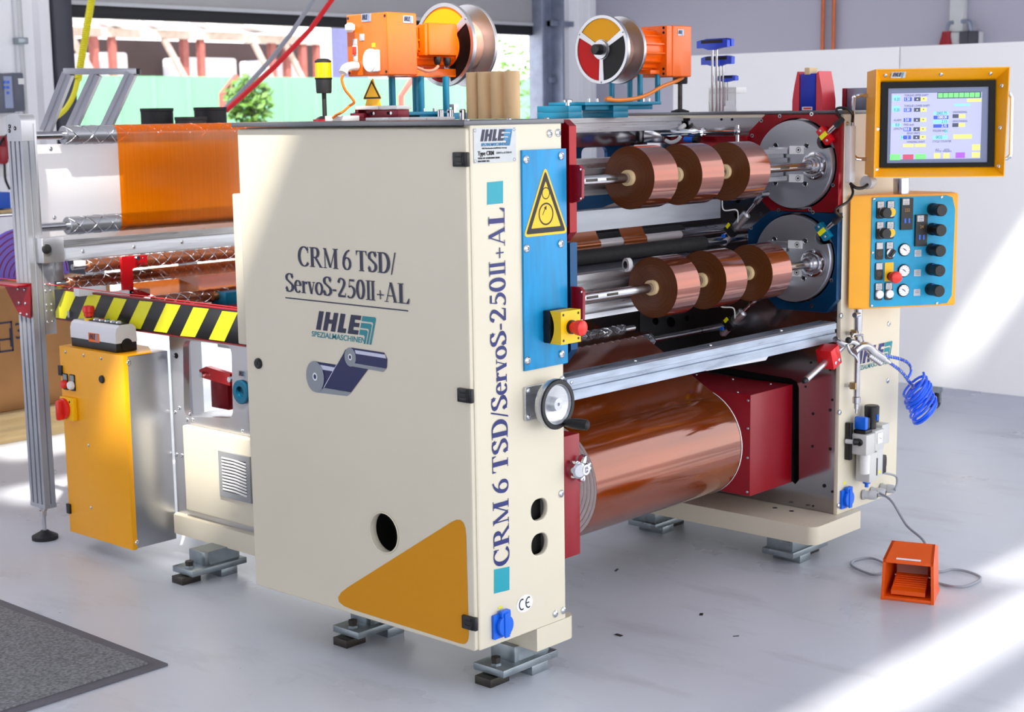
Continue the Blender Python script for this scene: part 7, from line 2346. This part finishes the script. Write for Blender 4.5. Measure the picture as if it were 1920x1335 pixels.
ws_ = thing('white_sheet', 'bright white sheet hanging behind the orange film at the left', 'sheet', (0.4, 2.165, 0.95))
obj('panel', MB(SHEET).quad((0.172, 2.165, 0.95), (1.28, 2.165, 0.95), (1.28, 2.165, 1.262), (0.172, 2.165, 1.262)), ws_)
for q in ((0.2918, 2.165, 1.2473), (0.2904, 2.165, 1.0236)):
    obj('bolt', MB(SCREWM).screw(front(0, 2.165, 0), q[0], q[2], 0.007), ws_)
fx = 0.4899
film = [(2.16, 1.318), (2.13, 1.3215)] + arcyz(2.11, 1.2905, 0.0312, 90, 180, 8) + [(2.0788, 1.15)] + arcyz(2.11, 0.998, 0.0312, 180, 250, 6)
strip('orange translucent film sheet hanging between the two grooved rollers at the left', fx, 1.24, film, FILM, name='film_web')
single('film_web', MB(FILMB).grid([[(0.53, 2.00, 0.845), (0.53, 1.70, 0.80)], [(1.24, 2.00, 0.845), (1.24, 1.70, 0.80)]]), 'copper coloured film sheet running in under the grooved rollers', 'film', org=(0.53, 2.0, 0.845))
single('film_web', MB(FILMB).grid([[(0.45, 2.02, 0.80), (0.45, 1.72, 0.748)], [(1.24, 2.02, 0.80), (1.24, 1.72, 0.748)]]), 'brown film sheet just above the hazard striped bar', 'film', org=(0.45, 2.0, 0.8))
br = thing('web_sensor_bracket', 'bright red bent bracket hanging from the unwind cross beam', 'bracket', (0.46, 1.95, 0.8))
yb_ = 1.96
BPp = front(0, yb_, 0)
def bq(*px):
    return [(p[0], p[2]) for p in px]
m = MB(BRIGHTRED).prism(BPp, bq((0.4024, 1.96, 0.8888), (0.4033, 1.96, 0.7716), (0.4421, 1.96, 0.7696), (0.4431, 1.96, 0.8523), (0.4621, 1.96, 0.8595), (0.4624, 1.96, 0.8647), (0.4997, 1.96, 0.8634), (0.5016, 1.96, 0.8951), (0.405, 1.96, 0.8973))[::-1], -0.012)
bmesh.ops.recalc_face_normals(m.bm, faces=m.bm.faces[:])
obj('upper_plate', m, br)
m = MB(BRIGHTRED).prism(BPp, bq((0.4082, 1.96, 0.7851), (0.5053, 1.96, 0.7831), (0.506, 1.96, 0.7599), (0.4639, 1.96, 0.7534), (0.4068, 1.96, 0.7625))[::-1], -0.03)
bmesh.ops.recalc_face_normals(m.bm, faces=m.bm.faces[:])
obj('lower_plate', m, br)
q = (0.4509, 1.95, 0.889)
obj('bolt', MB(SCREWM).cyl((q[0], 1.948, q[2]), (q[0], 1.936, q[2]), 0.0075, seg=14), br)
for i, q in enumerate(((0.4742, 1.945, 0.8874), (0.4649, 1.945, 0.8706), (0.4772, 1.945, 0.8696), (0.4172, 1.945, 0.7958), (0.4177, 1.929, 0.7811), (0.4321, 1.929, 0.7815), (0.4465, 1.929, 0.7819), (0.3988, 1.929, 0.7724))):
    obj('screw', MB(SCREWM).cyl((q[0], q[1] - 0.003, q[2]), (q[0], q[1] + 0.004, q[2]), 0.0026, seg=8), br)

# hazard striped bar
hz = thing('hazard_bar', 'black and yellow striped bar with red edges, left of the cabinet door', 'bar', (0.25, 1.6, 0.75))
XB = 0.25
ya, yb2 = 2.1468, 1.02
zt_, zb_ = 0.5 * (0.7946 + 0.7943), 0.5 * (0.6959 + 0.6999)
obj('bar', MB(HAZBLK).box(XB, XB + 0.012, yb2, ya, zb_, zt_, 0.001), hz)
st = MB(HAZYEL)
HP_ = side(XB, 0, 0)
for tp_, bt_ in ((((0.25, 2.0639, 0.7931), (0.25, 1.9889, 0.793)), ((0.25, 2.1411, 0.6999), (0.25, 2.0676, 0.7005))), (((0.25, 1.9246, 0.7922), (0.25, 1.8523, 0.792)), ((0.25, 1.9985, 0.7007), (0.25, 1.9279, 0.6995))), (((0.25, 1.7816, 0.7902), (0.25, 1.712, 0.79)), ((0.25, 1.8582, 0.7017), (0.25, 1.787, 0.7024))),
                 (((0.25, 1.6438, 0.7899), (0.25, 1.574, 0.7916)), ((0.25, 1.7202, 0.7012), (0.25, 1.6459, 0.7024))), (((0.25, 1.5056, 0.7917), (0.25, 1.4333, 0.7921)), ((0.25, 1.5789, 0.7015), (0.25, 1.5103, 0.7024))), (((0.25, 1.3703, 0.7904), (0.25, 1.2956, 0.7912)), ((0.25, 1.4433, 0.6985), (0.25, 1.3693, 0.7017))),
                 (((0.25, 1.2326, 0.7897), (0.25, 1.1609, 0.7905)), ((0.25, 1.3022, 0.7012), (0.25, 1.2288, 0.7015))), (((0.25, 2.147, 0.7929), (0.25, 2.1277, 0.7924)), ((0.25, 2.1495, 0.7698), (0.25, 2.1487, 0.7681)))):
    st.flat(HP_, [(-bt_[0][1], max(zb_ + 0.001, bt_[0][2])), (-bt_[1][1], max(zb_ + 0.001, bt_[1][2])), (-tp_[1][1], min(zt_ - 0.001, tp_[1][2])), (-tp_[0][1], min(zt_ - 0.001, tp_[0][2]))], 0.0007)
obj('yellow_stripes', st, hz, 'yellow slanted stripes')
obj('edge_strip', MB(REDPAINT).box(XB - 0.002, XB + 0.014, yb2, ya, zt_, zt_ + 0.004, 0.001), hz, 'red edge')
obj('edge_strip', MB(REDPAINT).box(XB - 0.002, XB + 0.014, yb2, ya, zb_ - 0.004, zb_, 0.001), hz, 'red edge')
q = (0.25, 2.0434, 0.7198)
obj('clip', MB(ALU).box(XB - 0.004, XB, q[1] - 0.006, q[1] + 0.006, q[2] - 0.012, q[2] + 0.008), hz)
rp = thing('cord_bracket', 'dark red triangular bracket on the unwind post, at the left edge', 'bracket', (0.12, 2.1411, 0.7744))
CP = side(0.118, 0, 0)
pp = [d2((0.118, 2.2042, 0.8205)), d2((0.118, 2.0379, 0.831)), d2((0.118, 2.0511, 0.7177)), d2((0.118, 2.1177, 0.7245))]
m = MB(RED).plate(CP, pp[::-1], thick=0.004, lift=0.004)
obj('plate', m, rp)
obj('flange', MB(RED).box(0.07, 0.118, 2.13 - 0.09, 2.30, pp[0][1], pp[0][1] + 0.005, 0.001) if False else MB(RED).box(0.075, 0.118, PY0 + 0.004, -pp[0][0] + 0.02, pp[0][1] - 0.001, pp[0][1] + 0.005, 0.001), rp)
for q in ((0.114, 2.1138, 0.8078), (0.114, 2.0751, 0.8086), (0.114, 2.1127, 0.7632), (0.114, 2.074, 0.7643), (0.114, 2.1071, 0.7292), (0.114, 2.0686, 0.7288)):
    obj('bolt', MB(SCREWM).screw(side(0.1135, 0, 0), -q[1], q[2], 0.0055), rp)
single('pull_cord', MB(BRIGHTRED).tube([(0.18, 5.455, 0.842), (0.18, 2.3396, 0.8224), (0.18, 1.1071, 0.8185), (0.18, 1.0121, 0.8181)], 0.0018, 6), 'thin red pull cord stretched above the hazard striped bar', 'cord')

# ================================================================ REAR MACHINE FRAME BETWEEN CABINET AND UNWIND STAND
rf = thing('film_feed_stand', 'aluminium frame plate with a rounded window and cream cover, left of the cabinet door', 'machine stand', (0.33, 1.25, GZ))
FPX = side(0.32, 0, 0)
win = rpoly([d2((0.32, 1.5425, 0.4307)), d2((0.32, 1.2965, 0.456)), d2((0.32, 1.2892, 0.675)), d2((0.32, 1.529, 0.6714))][::-1], 0.03)
fr0 = [(-1.60, 0.119), (-0.81, 0.119), (-0.81, 0.70), (-1.60, 0.70)]
obj('frame_plate', MB(ALU).plate(FPX, fr0, [win], thick=0.022, lift=0.0), rf)
rc_ = MB(CREAM).box(0.296, 0.3195, 0.83, 1.5223, 0.142, 0.4103, 0.006, 3)
cov = obj('cream_cover', rc_, rf)
GY0, GY1, GZ0, GZ1 = 1.1856, 1.3358, 0.218, 0.358
vg = MB(mat('grille_grey', (150, 152, 154), 0.45, var=0.04))
gp_ = side(0.288, 0, 0)
vg.plate(gp_, [(-GY1, GZ0), (-GY0, GZ0), (-GY0, GZ1), (-GY1, GZ1)], [[(-GY1 + 0.018, GZ0 + 0.018), (-GY0 - 0.018, GZ0 + 0.018), (-GY0 - 0.018, GZ1 - 0.018), (-GY1 + 0.018, GZ1 - 0.018)][::-1]], thick=0.0075, lift=0.0, bev=0.001)
vgo = obj('fan_grille', vg, cov, 'light grey fan grille')
obj('grille_back', MB(DARK).box(0.2945, 0.2955, GY0 + 0.016, GY1 - 0.016, GZ0 + 0.016, GZ1 - 0.016), vgo)
sl = MB(WHITEPL)
ym = (GY0 + GY1) / 2
n = 11
for k in range(n):
    z = GZ0 + 0.024 + (GZ1 - GZ0 - 0.044) * k / (n - 1)
    for (y0, y1) in ((GY0 + 0.018, ym), (ym, GY1 - 0.018)):
        zz0 = z - 0.000
        d = 0.006
        a = (0.2895, y0, z - (d if y0 < ym - 1e-6 else 0) * 0.9)
        b = (0.2895, y1, z - (0 if y0 < ym - 1e-6 else d * 0.0))
        sl.tube([a, b], 0.0034, 6)
obj('louvres', sl, vgo)
for q in ((0.319, 1.5786, 0.6173), (0.319, 1.5875, 0.4388), (0.319, 1.564, 0.4551), (0.319, 1.5253, 0.4229), (0.319, 1.4977, 0.4263), (0.319, 1.5102, 0.4415), (0.319, 1.5899, 0.3048), (0.319, 1.562, 0.3053), (0.319, 1.2541, 0.4228)):
    obj('screw', MB(SCREWM).screw(FPX, -q[1], q[2], 0.006), rf)
q = (0.319, 1.5675, 0.6184)
obj('bore', MB(DARK).cyl((0.3185, q[1], q[2]), (0.3205, q[1], q[2]), 0.009, seg=16), rf)
q = (0.315, 1.2437, 0.5417)
obj('flange_ring', MB(mat('deep_teal', (0, 78, 106), 0.4, metal=0.3)).lathe([(0, 0.036), (0.010, 0.036), (0.012, 0.033), (0.012, 0.018), (0.001, 0.017)], (0.32, q[1], q[2]), (-1, 0, 0), 32), rf, 'teal flange ring')
q2 = (0.319, 1.2403, 0.594)
m = MB(GREYPL).plate(FPX, rrect(-q2[1] - 0.022, -q2[1] + 0.022, q2[2] - 0.012, q2[2] + 0.012, 0.001, 2), thick=0.001, lift=0.001)
block_logo(m, side(0.319, 0, 0), -q2[1] - 0.018, q2[2] - 0.011, 0.032, 0.020, INKNAVY, mat('badge_blue3', (120, 170, 200), 0.4), small=False)
obj('badge', m, rf)
lv = MB(BRIGHTRED).prism(side(0.42, 0, 0), [d2((0.42, 1.5671, 0.5634)), d2((0.42, 1.5305, 0.5772)), d2((0.42, 1.4109, 0.566)), d2((0.42, 1.4134, 0.5293)), d2((0.42, 1.5605, 0.5404))][::-1], 0.018)
bmesh.ops.recalc_face_normals(lv.bm, faces=lv.bm.faces[:])
lvo = obj('brake_lever', lv, rf, 'red lever')
for q in ((0.4, 1.5437, 0.5516), (0.4, 1.4017, 0.5515)):
    obj('bolt', MB(SCREWM).lathe([(0, 0.009), (0.012, 0.009)], (0.4015, q[1], q[2]), (-1, 0, 0), 6), lvo)
obj('lever_post', MB(RED).box(0.46, 0.50, 1.5017, 1.5899, 0.434, 0.52, 0.002), rf, 'red block')
obj('inner_wall', MB(ALU).box(0.62, 0.64, 0.90, 1.65, 0.30, 0.70).box(0.36, 0.62, 0.95, 1.62, 0.405, 0.415), rf)
obj('inner_cover', MB(CREAM).box(0.58, 0.62, 1.15, 1.5, 0.415, 0.53, 0.004), rf)
obj('inner_rail', MB(ALUBR).box(0.50, 0.58, 0.95, 1.6, 0.62, 0.66, 0.003).box(0.46, 0.5, 0.95, 1.42, 0.60, 0.625, 0.003), rf)
bmx = MB(CREAM)
bmx.prism(top(0, 0, 0.0585), [(0.294, 0.81), (0.45, 0.81), (0.45, 1.585), (0.31, 1.597), (0.294, 1.585)], 0.0602)
bmesh.ops.recalc_face_normals(bmx.bm, faces=bmx.bm.faces[:])
obj('base_beam', bmx, rf)
foot('foot', rf, 0.1504, 1.2983)
gt = MB(CREAM)
obj('rear_guard', MB(ALU).box(0.345, 0.36, 0.87, 1.6, 0.70, 0.735, 0.002), rf)
m = thing('guide_unit', 'teal guide block with brass knob beside the hazard striped bar', 'guide', (0.6, 1.7008, 0.7582))
c = Vector((0.6, 1.7005, 0.7634))
obj('block', MB(TEAL).box(0.58, 0.66, c.y - 0.05, c.y + 0.03, 0.6885 + 0.0472, c.z + 0.02, 0.004), m)
obj('knob', MB(mat('brass_knob', (190, 130, 80), 0.3, metal=0.8)).cyl((0.58, c.y - 0.005, c.z + 0.006), (0.56, c.y - 0.005, c.z + 0.006), 0.013, seg=16), m)
obj('stem', MB(REDPAINT).box(0.55, 0.62, c.y - 0.10, c.y + 0.3, c.z - 0.034, c.z - 0.02), m)
obj('leg', MB(ALU).box(0.60, 0.64, c.y - 0.02, c.y + 0.02, 0.60, c.z - 0.02), m)

# ================================================================ YELLOW SWITCH CABINET AND REMOTE PANEL
yc_ = thing('switch_cabinet', 'yellow and aluminium switch cabinet with red main switch at the left', 'cabinet', (0.22, 1.78, 0.04))
XC = 0.148
Y0c = 0.5 * (1.6098 + 1.5912); Y1c = 0.5 * (1.9511 + 1.9411)
Z0c, Z1c = 0.0335, 0.636
XE = 0.312
m = MB(ALU).box(XC + 0.018, XE, Y0c, Y1c, Z0c, Z1c - 0.004, 0.002)
obj('body', m, yc_)
m = MB(YELLOW).box(XC, XC + 0.018, Y0c - 0.003, Y1c + 0.002, Z0c - 0.002, Z1c, 0.002)
ydo = obj('door', m, yc_, 'yellow door')
obj('top_cover', MB(YELLOW).prism(top(0, 0, Z1c - 0.0035), [(XC + 0.018, Y0c - 0.002), (XE - 0.06, Y0c - 0.002), (XE, Y0c + 0.10), (XE, Y1c), (XC + 0.018, Y1c)], 0.004), yc_, 'yellow top')
CPL = side(XC, 0, 0)
def cp_(p):
    return (-p[1], p[2])
for q in ((0.148, 1.9119, 0.6189), (0.148, 1.8093, 0.6185), (0.148, 1.7125, 0.6178), (0.148, 1.8116, 0.3327), (0.148, 1.817, 0.131)):
    obj('screw', MB(SCREWM).screw(CPL, -q[1], q[2], 0.0052), ydo)
for q in ((0.148, 1.9463, 0.5576), (0.148, 1.9481, 0.1077)):
    obj('hinge', MB(BLACK).box(XC - 0.006, XC + 0.004, Y1c - 0.012, Y1c + 0.008, q[2] - 0.016, q[2] + 0.016, 0.001), ydo)
q = (0.148, 1.713, 0.5532)
obj('lock', MB(BLACK).lathe([(0, 0.0125), (0.004, 0.0125), (0.007, 0.010)], q, (-1, 0, 0), 20), ydo)
q1, q2 = (0.148, 1.914, 0.5421), (0.148, 1.8741, 0.5446)
for q, mm, lab in (((0.148, 1.9199, 0.5159), BTNRED, 'red lamp button'), ((0.148, 1.8801, 0.5168), BTNWHITE, 'white lamp button')):
    b = MB(BLACK).plate(CPL, rrect(-q[1] - 0.014, -q[1] + 0.014, q[2] - 0.018, q[2] + 0.034, 0.004, 3), thick=0.003, lift=0.003)
    b.use(INKGREY).flat(CPL, rrect(-q[1] - 0.011, -q[1] + 0.011, q[2] + 0.014, q[2] + 0.031, 0.001, 2), 0.0036)
    b.use(mm).lathe([(0.003, 0.0135), (0.012, 0.0135), (0.016, 0.011), (0.017, 0.003)], q, (-1, 0, 0), 22)
    obj('push_button', b, ydo, lab)
q = (0.148, 1.9003, 0.4411)
b = MB(WARN).plate(CPL, rrect(-q[1] - 0.036, -q[1] + 0.036, q[2] - 0.036, q[2] + 0.036, 0.002, 2), thick=0.016, lift=0.016, bev=0.001)
b.use(INKBLACK)
b.cyl(CPL.at(-q[1] + 0.02, q[2] + 0.024, 0.016), CPL.at(-q[1] + 0.02, q[2] + 0.024, 0.0168), 0.0035, seg=10)
ms = obj('main_switch', b, ydo, 'yellow switch plate')
c = Vector(q) + Vector((-0.016, 0.012, 0))
b = MB(BTNRED).lathe([(0, 0.033), (0.008, 0.033), (0.011, 0.030), (0.011, 0.020)], c, (-1, 0, 0), 36)
b.obox(c + Vector((-0.016, 0.0, -0.004)), X_ * 0.012, Y_ * 0.009, Z_ * 0.031, 0.004)
obj('rotary_handle', b, ms, 'red rotary handle')
for q in ((0.1686, 1.61, 0.6136), (0.1648, 1.61, 0.0535)):
    obj('side_screw', MB(SCREWM).screw(front(0, Y0c, 0), q[0], q[2], 0.009), yc_)

rm = thing('remote_panel', 'white and black remote button panel lying on the yellow cabinet', 'remote control', (0.2, 1.8, Z1c + 0.0005))
zr = Z1c + 0.0012
xa = 0.166
yA_, yB_ = 1.905, 1.6565
hB = 0.028
hT = 0.7197 - zr
LW = 0.075
b = MB(BLACK).box(xa, xa + LW, yB_, yA_, zr, zr + hB, 0.003)
obj('base', b, rm, 'black base')
pw = MB(mat('remote_white', (226, 226, 230), 0.35))
prf = [(xa - 0.0005, zr + hB), (xa - 0.0005, zr + hT * 0.72), (xa + 0.004, zr + hT * 0.9), (xa + 0.014, zr + hT), (xa + LW - 0.014, zr + hT), (xa + LW - 0.003, zr + hT * 0.88), (xa + LW + 0.0005, zr + hB)]
pw.prism(Pl((0, yB_ - 0.001, 0), X_, Z_), prf, -(yA_ - yB_ + 0.002))
bmesh.ops.recalc_face_normals(pw.bm, faces=pw.bm.faces[:])
pwo = obj('cover', pw, rm, 'white cover')
kx_ = MB(BLACK).plate(front(0, yB_ - 0.001, 0), circle(xa + LW * 0.5, zr + hB * 0.75, 0.020, 24), thick=0.002, lift=0.002)
obj('end_knockout', kx_, rm)
q = (0.165, 1.774, 0.6747)
st = MB(mat('sticker_orange', (240, 110, 30), 0.4)).flat(side(xa - 0.0005, 0, 0), rrect(-q[1] - 0.030, -q[1] + 0.030, q[2] - 0.014, q[2] + 0.014, 0.001, 2), 0.0007)
block_logo(st, side(xa - 0.0005, 0, 0), -q[1] - 0.026, q[2] - 0.013, 0.046, 0.024, INKNAVY, mat('badge_blue4', (120, 170, 200), 0.4), lift=0.0011, small=False)
obj('orange_sticker', st, pwo)
zz = zr + hT
L_ = yA_ - yB_
ins = MB(BLACK).box(xa + 0.022, xa + LW - 0.016, yB_ + L_ * 0.05, yA_ - L_ * 0.28, zz - 0.001, zz + 0.003, 0.001)
obj('button_inlay', ins, pwo)
for k, mm in enumerate((SCREWM, BTNRED, mat('button_green', (40, 150, 80), 0.35), SCREWM, SCREWM)):
    y = yA_ - L_ * (0.37 + 0.125 * k)
    b = MB(SCREWM).lathe([(0, 0.0125), (0.003, 0.0125), (0.006, 0.010), (0.007, 0.006)], (xa + LW * 0.5, y, zz + 0.002), (0, 0, 1), 20)
    b.use(mm).cyl((xa + LW * 0.5, y, zz + 0.0085), (xa + LW * 0.5, y, zz + 0.0098), 0.0065, seg=14)
    obj('push_button', b, pwo)
y = yA_ - L_ * 0.22
b = MB(WARN).lathe([(0, 0.0145), (0.008, 0.0145)], (xa + LW * 0.45, y, zz), (0, 0, 1), 24)
b.use(BLACK).lathe([(0.008, 0.011), (0.012, 0.011)], (xa + LW * 0.45, y, zz), (0, 0, 1), 24)
b.use(BTNRED).lathe([(0.012, 0.015), (0.024, 0.0155), (0.026, 0.0185), (0.038, 0.0190), (0.044, 0.016), (0.046, 0.006)], (xa + LW * 0.45, y, zz), (0, 0, 1), 28)
obj('emergency_stop', b, pwo, 'red stop button')

# ================================================================ BEHIND THE UNWIND STAND
tf = thing('slanted_frame', 'slanted aluminium profile frame with three bars behind the unwind rollers', 'frame', (0.6825, 2.6386, 1.3133))
for i, (a, b) in enumerate((((0.6114, 2.7168, 1.2994), (0.6744, 2.6476, 1.5045)), ((0.6715, 2.6508, 1.2982), (0.7431, 2.572, 1.5011)), ((0.7551, 2.5589, 1.2964), (0.829, 2.4776, 1.5031)))):
    a, b = Vector(a), Vector(b)
    d = (b - a).normalized()
    s = RTV
    n_ = d.cross(s).normalized()
    s = n_.cross(d)
    m = MB(PROFILE)
    cc = (a + b) / 2
    m.obox(cc - s * 0.011, d * (b - a).length / 2, s * 0.0075, n_ * 0.02).obox(cc + s * 0.011, d * (b - a).length / 2, s * 0.0075, n_ * 0.02).obox(cc, d * (b - a).length / 2, s * 0.006, n_ * 0.013)
    obj('bar', m, tf)
a, b = Vector((0.6656, 2.6572, 1.5123)), Vector((0.8435, 2.4617, 1.5085))
u = (b - a).normalized()
obj('top_rail', MB(PROFILE).obox((a + b) / 2, u * (b - a).length / 2, Z_ * 0.011, u.cross(Z_) * 0.02, 0.002), tf)
obj('end_cap', MB(BLACK).obox(b + u * 0.004, u * 0.005, Z_ * 0.0105, u.cross(Z_) * 0.019, 0.002), tf)
for i, (c, r, zt2, lab) in enumerate(((Vector((0.8855, 2.4155, 1.3282)), 0.058, 1.3761, 'black core sleeve behind the orange film, left of three'), (Vector((0.8775, 2.2014, 1.327)), 0.055, 1.3438, 'low black core sleeve between two taller ones behind the orange film'), (Vector((1.0161, 2.272, 1.3255)), 0.058, 1.3772, 'black core sleeve behind the orange film, right of three'))):
    z0 = 1.282
    single('core_sleeve', MB(RUBBER).lathe([(0, r * 0.86), (0, r), (zt2 - z0 - 0.012, r), (zt2 - z0 - 0.01, r * 1.03), (zt2 - z0, r * 1.03), (zt2 - z0, r * 0.86), (0.004, r * 0.86)], (c.x, c.y, z0), (0, 0, 1), 40, caps=False), lab, 'core sleeve', 'black core sleeves', org=(c.x, c.y, z0))

# crate on a pallet and goods behind the post
pa_ = thing('pallet', 'pale wooden pallet under the brown crate at the left edge', 'pallet', (0.9, 3.9, GZ))
for k in range(3):
    y = 3.58 + 0.3 * k
    obj('skid', MB(WOODM).box(0.1, 1.45, y, y + 0.09, GZ, 0.085, 0.003), pa_)
obj('deck', MB(WOODM).box(0.08, 1.47, 3.56, 4.32, 0.086, 0.112, 0.003), pa_)
ck = thing('crate', 'brown board crate with printed marks standing on a pallet, behind the unwind post', 'crate', (0.8, 3.9, 0.113))
zc_ = 0.6413
obj('box', MB(CRATE).box(0.1, 1.42, 3.60, 4.28, 0.1135, zc_, 0.004), ck)
m = MB(INKNAVY)
KP = front(0, 3.60, 0)
def kq(p):
    return (p[0], p[2])
A_, B_ = kq((0.8586, 3.6, 0.4978)), kq((0.9288, 3.6, 0.3685))
x0, x1, z1, z0 = A_[0], B_[0], A_[1], B_[1]
for r_ in (_r(x0, x1, z1 - 0.008, z1), _r(x0, x1, z0, z0 + 0.008), _r(x1 - 0.008, x1, z0, z1), _r(x0, x0 + 0.008, z0, z1), _r((x0 + x1) / 2 - 0.04, (x0 + x1) / 2 - 0.032, z0 + 0.02, z1 - 0.02), _r((x0 + x1) / 2 + 0.02, (x0 + x1) / 2 + 0.028, z0 + 0.02, z1 - 0.03), _r((x0 + x1) / 2 - 0.04, (x0 + x1) / 2 + 0.025, z0 + 0.05, z0 + 0.058)):
    m.flat(KP, r_, 0.001)
m.text(KP, '3', 0.10, kq((0.957, 3.6, 0.448))[0], kq((0.957, 3.6, 0.448))[1], lift=0.0012, xs=0.8)
obj('printed_mark', m, ck, 'dark blue print')
gs = thing('goods_shelf', 'red shelf unit with blue box, far left behind the unwind post', 'shelf', (0.9, 4.2, GZ))
x0, x1 = 1.0202, 1.2685
y_ = 4.36
m = MB(mat('shelf_red', (196, 14, 48), 0.5)).box(x0, x1, 4.36, 4.40, zc_ + 0.0, 0.9158, 0.003)
m.box(x0, x0 + 0.03, 4.34, 4.40, GZ, zc_ + 0.01)
m.box(x1 - 0.03, x1, 4.34, 4.40, GZ, zc_ + 0.01)
obj('back', m, gs)
obj('board', MB(WOODM).box(x0, x1, 4.0, 4.40, 0.9229, 0.9419, 0.003), gs)
obj('rail', MB(STEEL).cyl((x0, 3.995, 0.9205), (x1, 3.995, 0.9205), 0.008, seg=10), gs)
zb2 = 0.9443
single('blue_box', MB(mat('box_blue', (14, 84, 190), 0.5)).box(1.0594, 1.1996, 4.02, 4.2, zb2 + 0.002, 1.0203, 0.003), 'blue box on the shelf at the left edge of the photo', 'box')
pf = MB(mat('violet_foil', (120, 96, 220), 0.35)).lathe([(0, 0.30), (0.004, 0.30), (0.004, 0.03)], (0.98, 3.99, zc_ - 0.1), (0, 1, 0), 48)
t = thing('violet_reel', 'violet reel with curved red lines low on the left, behind the post', 'reel', (0.98, 3.9, zc_ + 0.001))
rc0 = Vector((1.1832, 3.9, 0.6911))
zc2 = zc_ + 0.0015
m = MB(mat('violet_foil', (128, 104, 222), 0.35, var=0.08))
m.prism(front(0, 3.9, 0), [(rc0.x + 0.22 * math.cos(math.radians(a)), zc2 + 0.22 * math.sin(math.radians(a))) for a in range(0, 181, 9)], -0.03)
bmesh.ops.recalc_face_normals(m.bm, faces=m.bm.faces[:])
obj('disc', m, t)
m = MB(REDPAINT)
for k in range(7):
    r = 0.21 - 0.025 * k
    m.tube([(rc0.x + r * math.cos(math.radians(a)), 3.899, zc2 + 0.004 + r * math.sin(math.radians(a))) for a in range(2, 179, 8)], 0.0025, 5)
obj('red_lines', m, t, 'thin red curved lines')
ph = thing('wall_fire_point', 'red and white apparatus with a black lead on the wall, left of the post', 'apparatus', (1.9713, 5.4, 1.1829))
obj('red_part', MB(REDPAINT).obox((1.9533, 5.4, 1.1547), X_ * 0.03, Y_ * 0.04, Z_ * 0.05, 0.01).obox((1.9914, 5.4, 1.1968), X_ * 0.03, Y_ * 0.04, Z_ * 0.06, 0.01), ph)
obj('white_part', MB(WHITEPL).box(1.9587, 2.0098, 5.36, 5.46, 1.0387, 1.1367, 0.008), ph)
obj('lead', MB(BLACK).tube(spline([(2.0177, 5.38, 1.2798), (1.9643, 5.38, 1.2464), (1.9356, 5.38, 1.1983), (1.9547, 5.38, 1.1116), (1.9549, 5.38, 1.0251), (1.9763, 5.38, 0.9663)], 6), 0.007, 6), ph)
# scraps on the floor
for i, (p, lab) in enumerate((((0.8873, -0.0008, -0.0195), 'small black film scrap on the floor in front of the crossbeam'), ((0.6089, 0.0662, -0.0195), 'small dark scrap on the floor right of the near base foot'), ((0.7992, -0.1739, -0.0195), 'tiny black sliver on the floor left of the orange foot pedal'), ((1.064, 0.4351, -0.0195), 'dark sliver on the floor below the red bracket plate'))):
    m = MB(BLACK)
    a = 0.5 + i
    c = Vector(p)
    c.z = GZ + 0.0012
    s = (0.009, 0.011, 0.008, 0.012)[i]
    m.obox(c, Vector((math.cos(a), math.sin(a), 0)) * s, Vector((-math.sin(a), math.cos(a), 0)) * s * (0.5, 0.5, 0.2, 0.25)[i], Z_ * 0.0006)
    single('film_scrap', m, lab, 'scrap', 'scraps on the floor', org=tuple(c))
